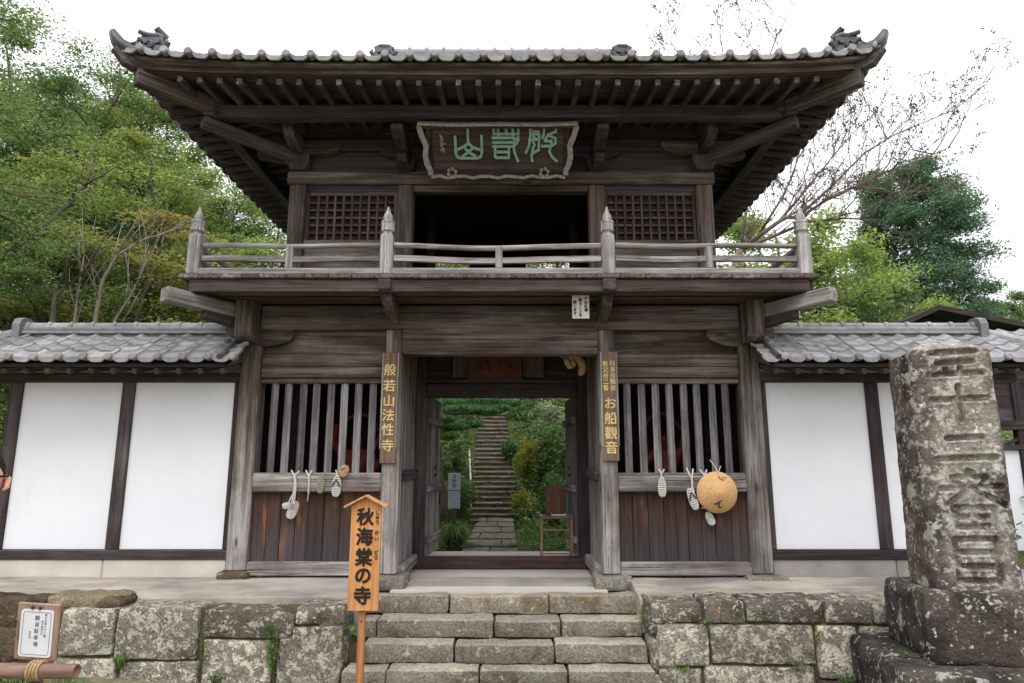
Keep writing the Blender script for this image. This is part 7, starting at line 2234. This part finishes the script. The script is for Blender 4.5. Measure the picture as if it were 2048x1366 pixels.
# ================================================================== PERSON at the left edge
def person():
    eye = at(-37, 957, CY+2.26)
    gx, gy = eye.x - 0.46, eye.y
    gz = front_z(gx, gy)
    H = (eye.z - gz)/0.935
    s = H/1.75
    r = thing('person', 'person in spectacles and a grey jacket standing at the left edge, mostly out of view', 'person', (gx, gy, gz))
    J = dict(pelvis=(0,0,0.93), waist=(0,0,1.06), chest=(0,0.01,1.28), shc=(0,0.02,1.42), neck=(0,0.015,1.50), jaw=(0,-0.03,1.555), head=(0,-0.008,1.63), crown=(-0.03,0.005,1.69),
             shl=(-0.17,0.01,1.40), ell=(-0.23,0.02,1.12), wrl=(-0.22,-0.08,0.87), hal=(-0.22,-0.10,0.80),
             shr=(0.17,0.01,1.40), elr=(0.22,0.03,1.12), wrr=(0.20,-0.07,0.87), har=(0.20,-0.09,0.80),
             hl=(-0.10,0,0.88), kl=(-0.11,-0.02,0.49), al=(-0.12,0.02,0.09), tl=(-0.13,-0.15,0.04),
             hr=(0.10,0,0.88), kr=(0.11,-0.02,0.49), ar=(0.12,0.02,0.09), tr=(0.13,-0.15,0.04))
    def lean(v):
        # the upper body bends to the person's left, bringing the head towards the picture
        x, y, z = v; t = max(0.0, (z-0.88)/0.75)
        return (x + 0.46/s*t**1.9*(1.0 if t < 1 else 1/t**1.9), y, z)
    J = {k: lean(v) if not k in ('ell','wrl','hal','elr','wrr','har') else (v[0]+0.16, v[1], v[2]) for k, v in J.items()}
    J = {k: (v[0]*s, v[1]*s, v[2]*s) for k, v in J.items()}
    E = [('pelvis','waist'),('waist','chest'),('chest','shc'),('shc','neck'),('neck','jaw'),('jaw','head'),('head','crown'),('shc','shl'),('shl','ell'),('ell','wrl'),('wrl','hal'),('shc','shr'),('shr','elr'),('elr','wrr'),('wrr','har'),
         ('pelvis','hl'),('hl','kl'),('kl','al'),('al','tl'),('pelvis','hr'),('hr','kr'),('kr','ar'),('ar','tr')]
    Rr = dict(pelvis=(0.16,0.12), waist=(0.15,0.11), chest=(0.17,0.12), shc=(0.12,0.09), neck=0.058, jaw=(0.066,0.075), head=(0.077,0.095), crown=(0.055,0.07), shl=0.07, ell=0.048, wrl=0.032, hal=(0.04,0.025), shr=0.07, elr=0.048, wrr=0.032, har=(0.04,0.025),
              hl=0.095, kl=0.062, al=0.042, tl=0.038, hr=0.095, kr=0.062, ar=0.042, tr=0.038)
    Rr = {k: (tuple(q*s for q in v) if hasattr(v, '__len__') else v*s) for k, v in Rr.items()}
    skin_body('body', J, E, Rr, M_SKIN, r)
    # jacket and trousers follow the body a little larger
    sub = lambda names: ({n: J[n] for n in names}, [(a, b) for a, b in E if a in names and b in names])
    n1 = ['pelvis','waist','chest','shc','shl','ell','wrl','shr','elr','wrr']
    j, e = sub(n1)
    skin_body('jacket', j, e, {n: (tuple(q*1.1+0.008 for q in Rr[n]) if hasattr(Rr[n], '__len__') else Rr[n]*1.1+0.008) for n in n1}, M_SHIRT, r)
    n2 = ['pelvis','hl','kl','al','hr','kr','ar']
    j, e = sub(n2)
    skin_body('trousers', j, e, {n: (tuple(q*1.06+0.006 for q in Rr[n]) if hasattr(Rr[n], '__len__') else Rr[n]*1.12+0.01) for n in n2}, M_TROUSER, r)
    for sd, A, T in ((-1,'al','tl'),(1,'ar','tr')):
        mb = MB(); a = Vector(J[A]); t = Vector(J[T])
        mb.path([(a.x, a.y+0.06, 0.045), (a.x, a.y, 0.05), ((a.x+t.x)/2, (a.y+t.y)/2, 0.045), (t.x, t.y, 0.035), (t.x, t.y-0.06, 0.025)], [0.07,0.085,0.09,0.095,0.06], [0.09,0.10,0.09,0.07,0.045]); mb.build('shoe', M_BLACK, r, True, local=True)
    # fingers
    for sd, Hn in ((-1,'hal'),(1,'har')):
        mb = MB(); h = Vector(J[Hn])
        for k, L in enumerate((0.060, 0.068, 0.064, 0.050)):
            x = h.x; y = h.y - 0.028 + 0.018*k
            mb.tube([(x, y, h.z-0.02), (x-sd*0.006, y-0.002, h.z-0.05-L*0.4), (x-sd*0.018, y-0.004, h.z-0.05-L)], [0.009, 0.0085, 0.006], 8)
        mb.tube([(h.x, h.y-0.03, h.z+0.02), (h.x-sd*0.015, h.y-0.052, h.z-0.01), (h.x-sd*0.02, h.y-0.058, h.z-0.045)], [0.011, 0.010, 0.007], 8)
        mb.build('fingers', M_SKIN, r, True, local=True)
    ez = 1.637*s; hx = J['head'][0]; fy = -0.100*s; HX = hx
    hd = lambda mb: (setattr(mb, 'v', [(a+HX, b, c) for a, b, c in mb.v]), mb)[1]
    mb = MB()
    mb.tube([(0, fy, ez+0.005), (0, fy-0.014, ez-0.03), (0, fy-0.022, ez-0.048), (0, fy-0.005, ez-0.056)], [0.009, 0.012, 0.016, 0.010], 8)
    hd(mb).build('nose', M_SKIN, r, True, local=True)
    mb = MB(); mb.tube([(-0.024, fy+0.012, ez-0.083), (0, fy+0.004, ez-0.082), (0.024, fy+0.012, ez-0.083)], [0.004, 0.008, 0.004], 8); hd(mb).build('mouth', M_REDBOARD, r, True, local=True)
    for sd in (-1, 1):
        hd(MB().lathe([(0.001, -0.011), (0.009, -0.006), (0.011, 0), (0.009, 0.006), (0.001, 0.011)], (sd*0.032, fy+0.014, ez), 10)).build('eye', M_INK, r, True, local=True)
        hd(MB().tube([(sd*0.064, 0.02, ez+0.006), (sd*0.068, 0.03, ez), (sd*0.067, 0.03, ez-0.03), (sd*0.062, 0.02, ez-0.04)], [0.006, 0.009, 0.008, 0.005], 8)).build('ear', M_SKIN, r, True, local=True)
    # hair cap
    bm = bmesh.new(); bmesh.ops.create_icosphere(bm, subdivisions=4, radius=1.0)
    for v in bm.verts:
        p = v.co; q = Vector((p.x*0.064, p.y*0.104 + 0.006, p.z*0.098))
        q *= 1 + 0.05*mnoise.noise(p*6)
        v.co = q
    kill = [v for v in bm.verts if v.co.z < (0.055 if v.co.y < 0.02 else -0.03)]
    bmesh.ops.delete(bm, geom=kill, context='VERTS')
    me = bpy.data.meshes.new('hair'); bm.to_mesh(me); bm.free(); me.materials.append(M_HAIR)
    link_mesh('hair', me, r, loc=(HX-0.022, -0.004*s, 1.648*s), local=True)
    # spectacles
    g = thing('spectacles', 'black-framed spectacles worn by the person at the left edge', 'spectacles', (gx, gy, gz))
    mb = MB()
    for sd in (-1, 1):
        cx_ = sd*0.043; w, h = 0.037, 0.022
        P = [(cx_ + w*math.copysign(abs(math.cos(a))**0.6, math.cos(a)), fy-0.026, ez-0.004 + h*math.copysign(abs(math.sin(a))**0.6, math.sin(a))) for a in [2*math.pi*k/20 for k in range(21)]]
        mb.tube(P, 0.0028, 6, cap=False)
        mb.path([P[0], (sd*0.079, fy-0.010, ez+0.008), (sd*0.074, 0.02, ez+0.006)] if sd > 0 else [P[10], (sd*0.079, fy-0.010, ez+0.008), (sd*0.074, 0.02, ez+0.006)], 0.004, 0.007)
        mb.path([(cx_-w, fy-0.026, ez+0.016), (cx_, fy-0.027, ez+0.019), (cx_+w+0.002, fy-0.026, ez+0.016)], 0.004, 0.008)
    mb.tube([(-0.008, fy-0.027, ez), (0, fy-0.03, ez+0.004), (0.008, fy-0.027, ez)], 0.0025, 6)
    hd(mb).build('frame', M_BLACK, g, local=True)
    mb = MB()
    for sd in (-1, 1):
        cx_ = sd*0.043; w, h = 0.036, 0.021
        mb.prism([(cx_ + w*math.copysign(abs(math.cos(a))**0.6, math.cos(a)), h*math.copysign(abs(math.sin(a))**0.6, math.sin(a))) for a in [2*math.pi*k/20 for k in range(20)]], (0, fy-0.0265, ez-0.004), (1,0,0), (0,0,1), (0,0.0015,0))
    hd(mb).build('lens', M_GLASS, g, local=True)
person()
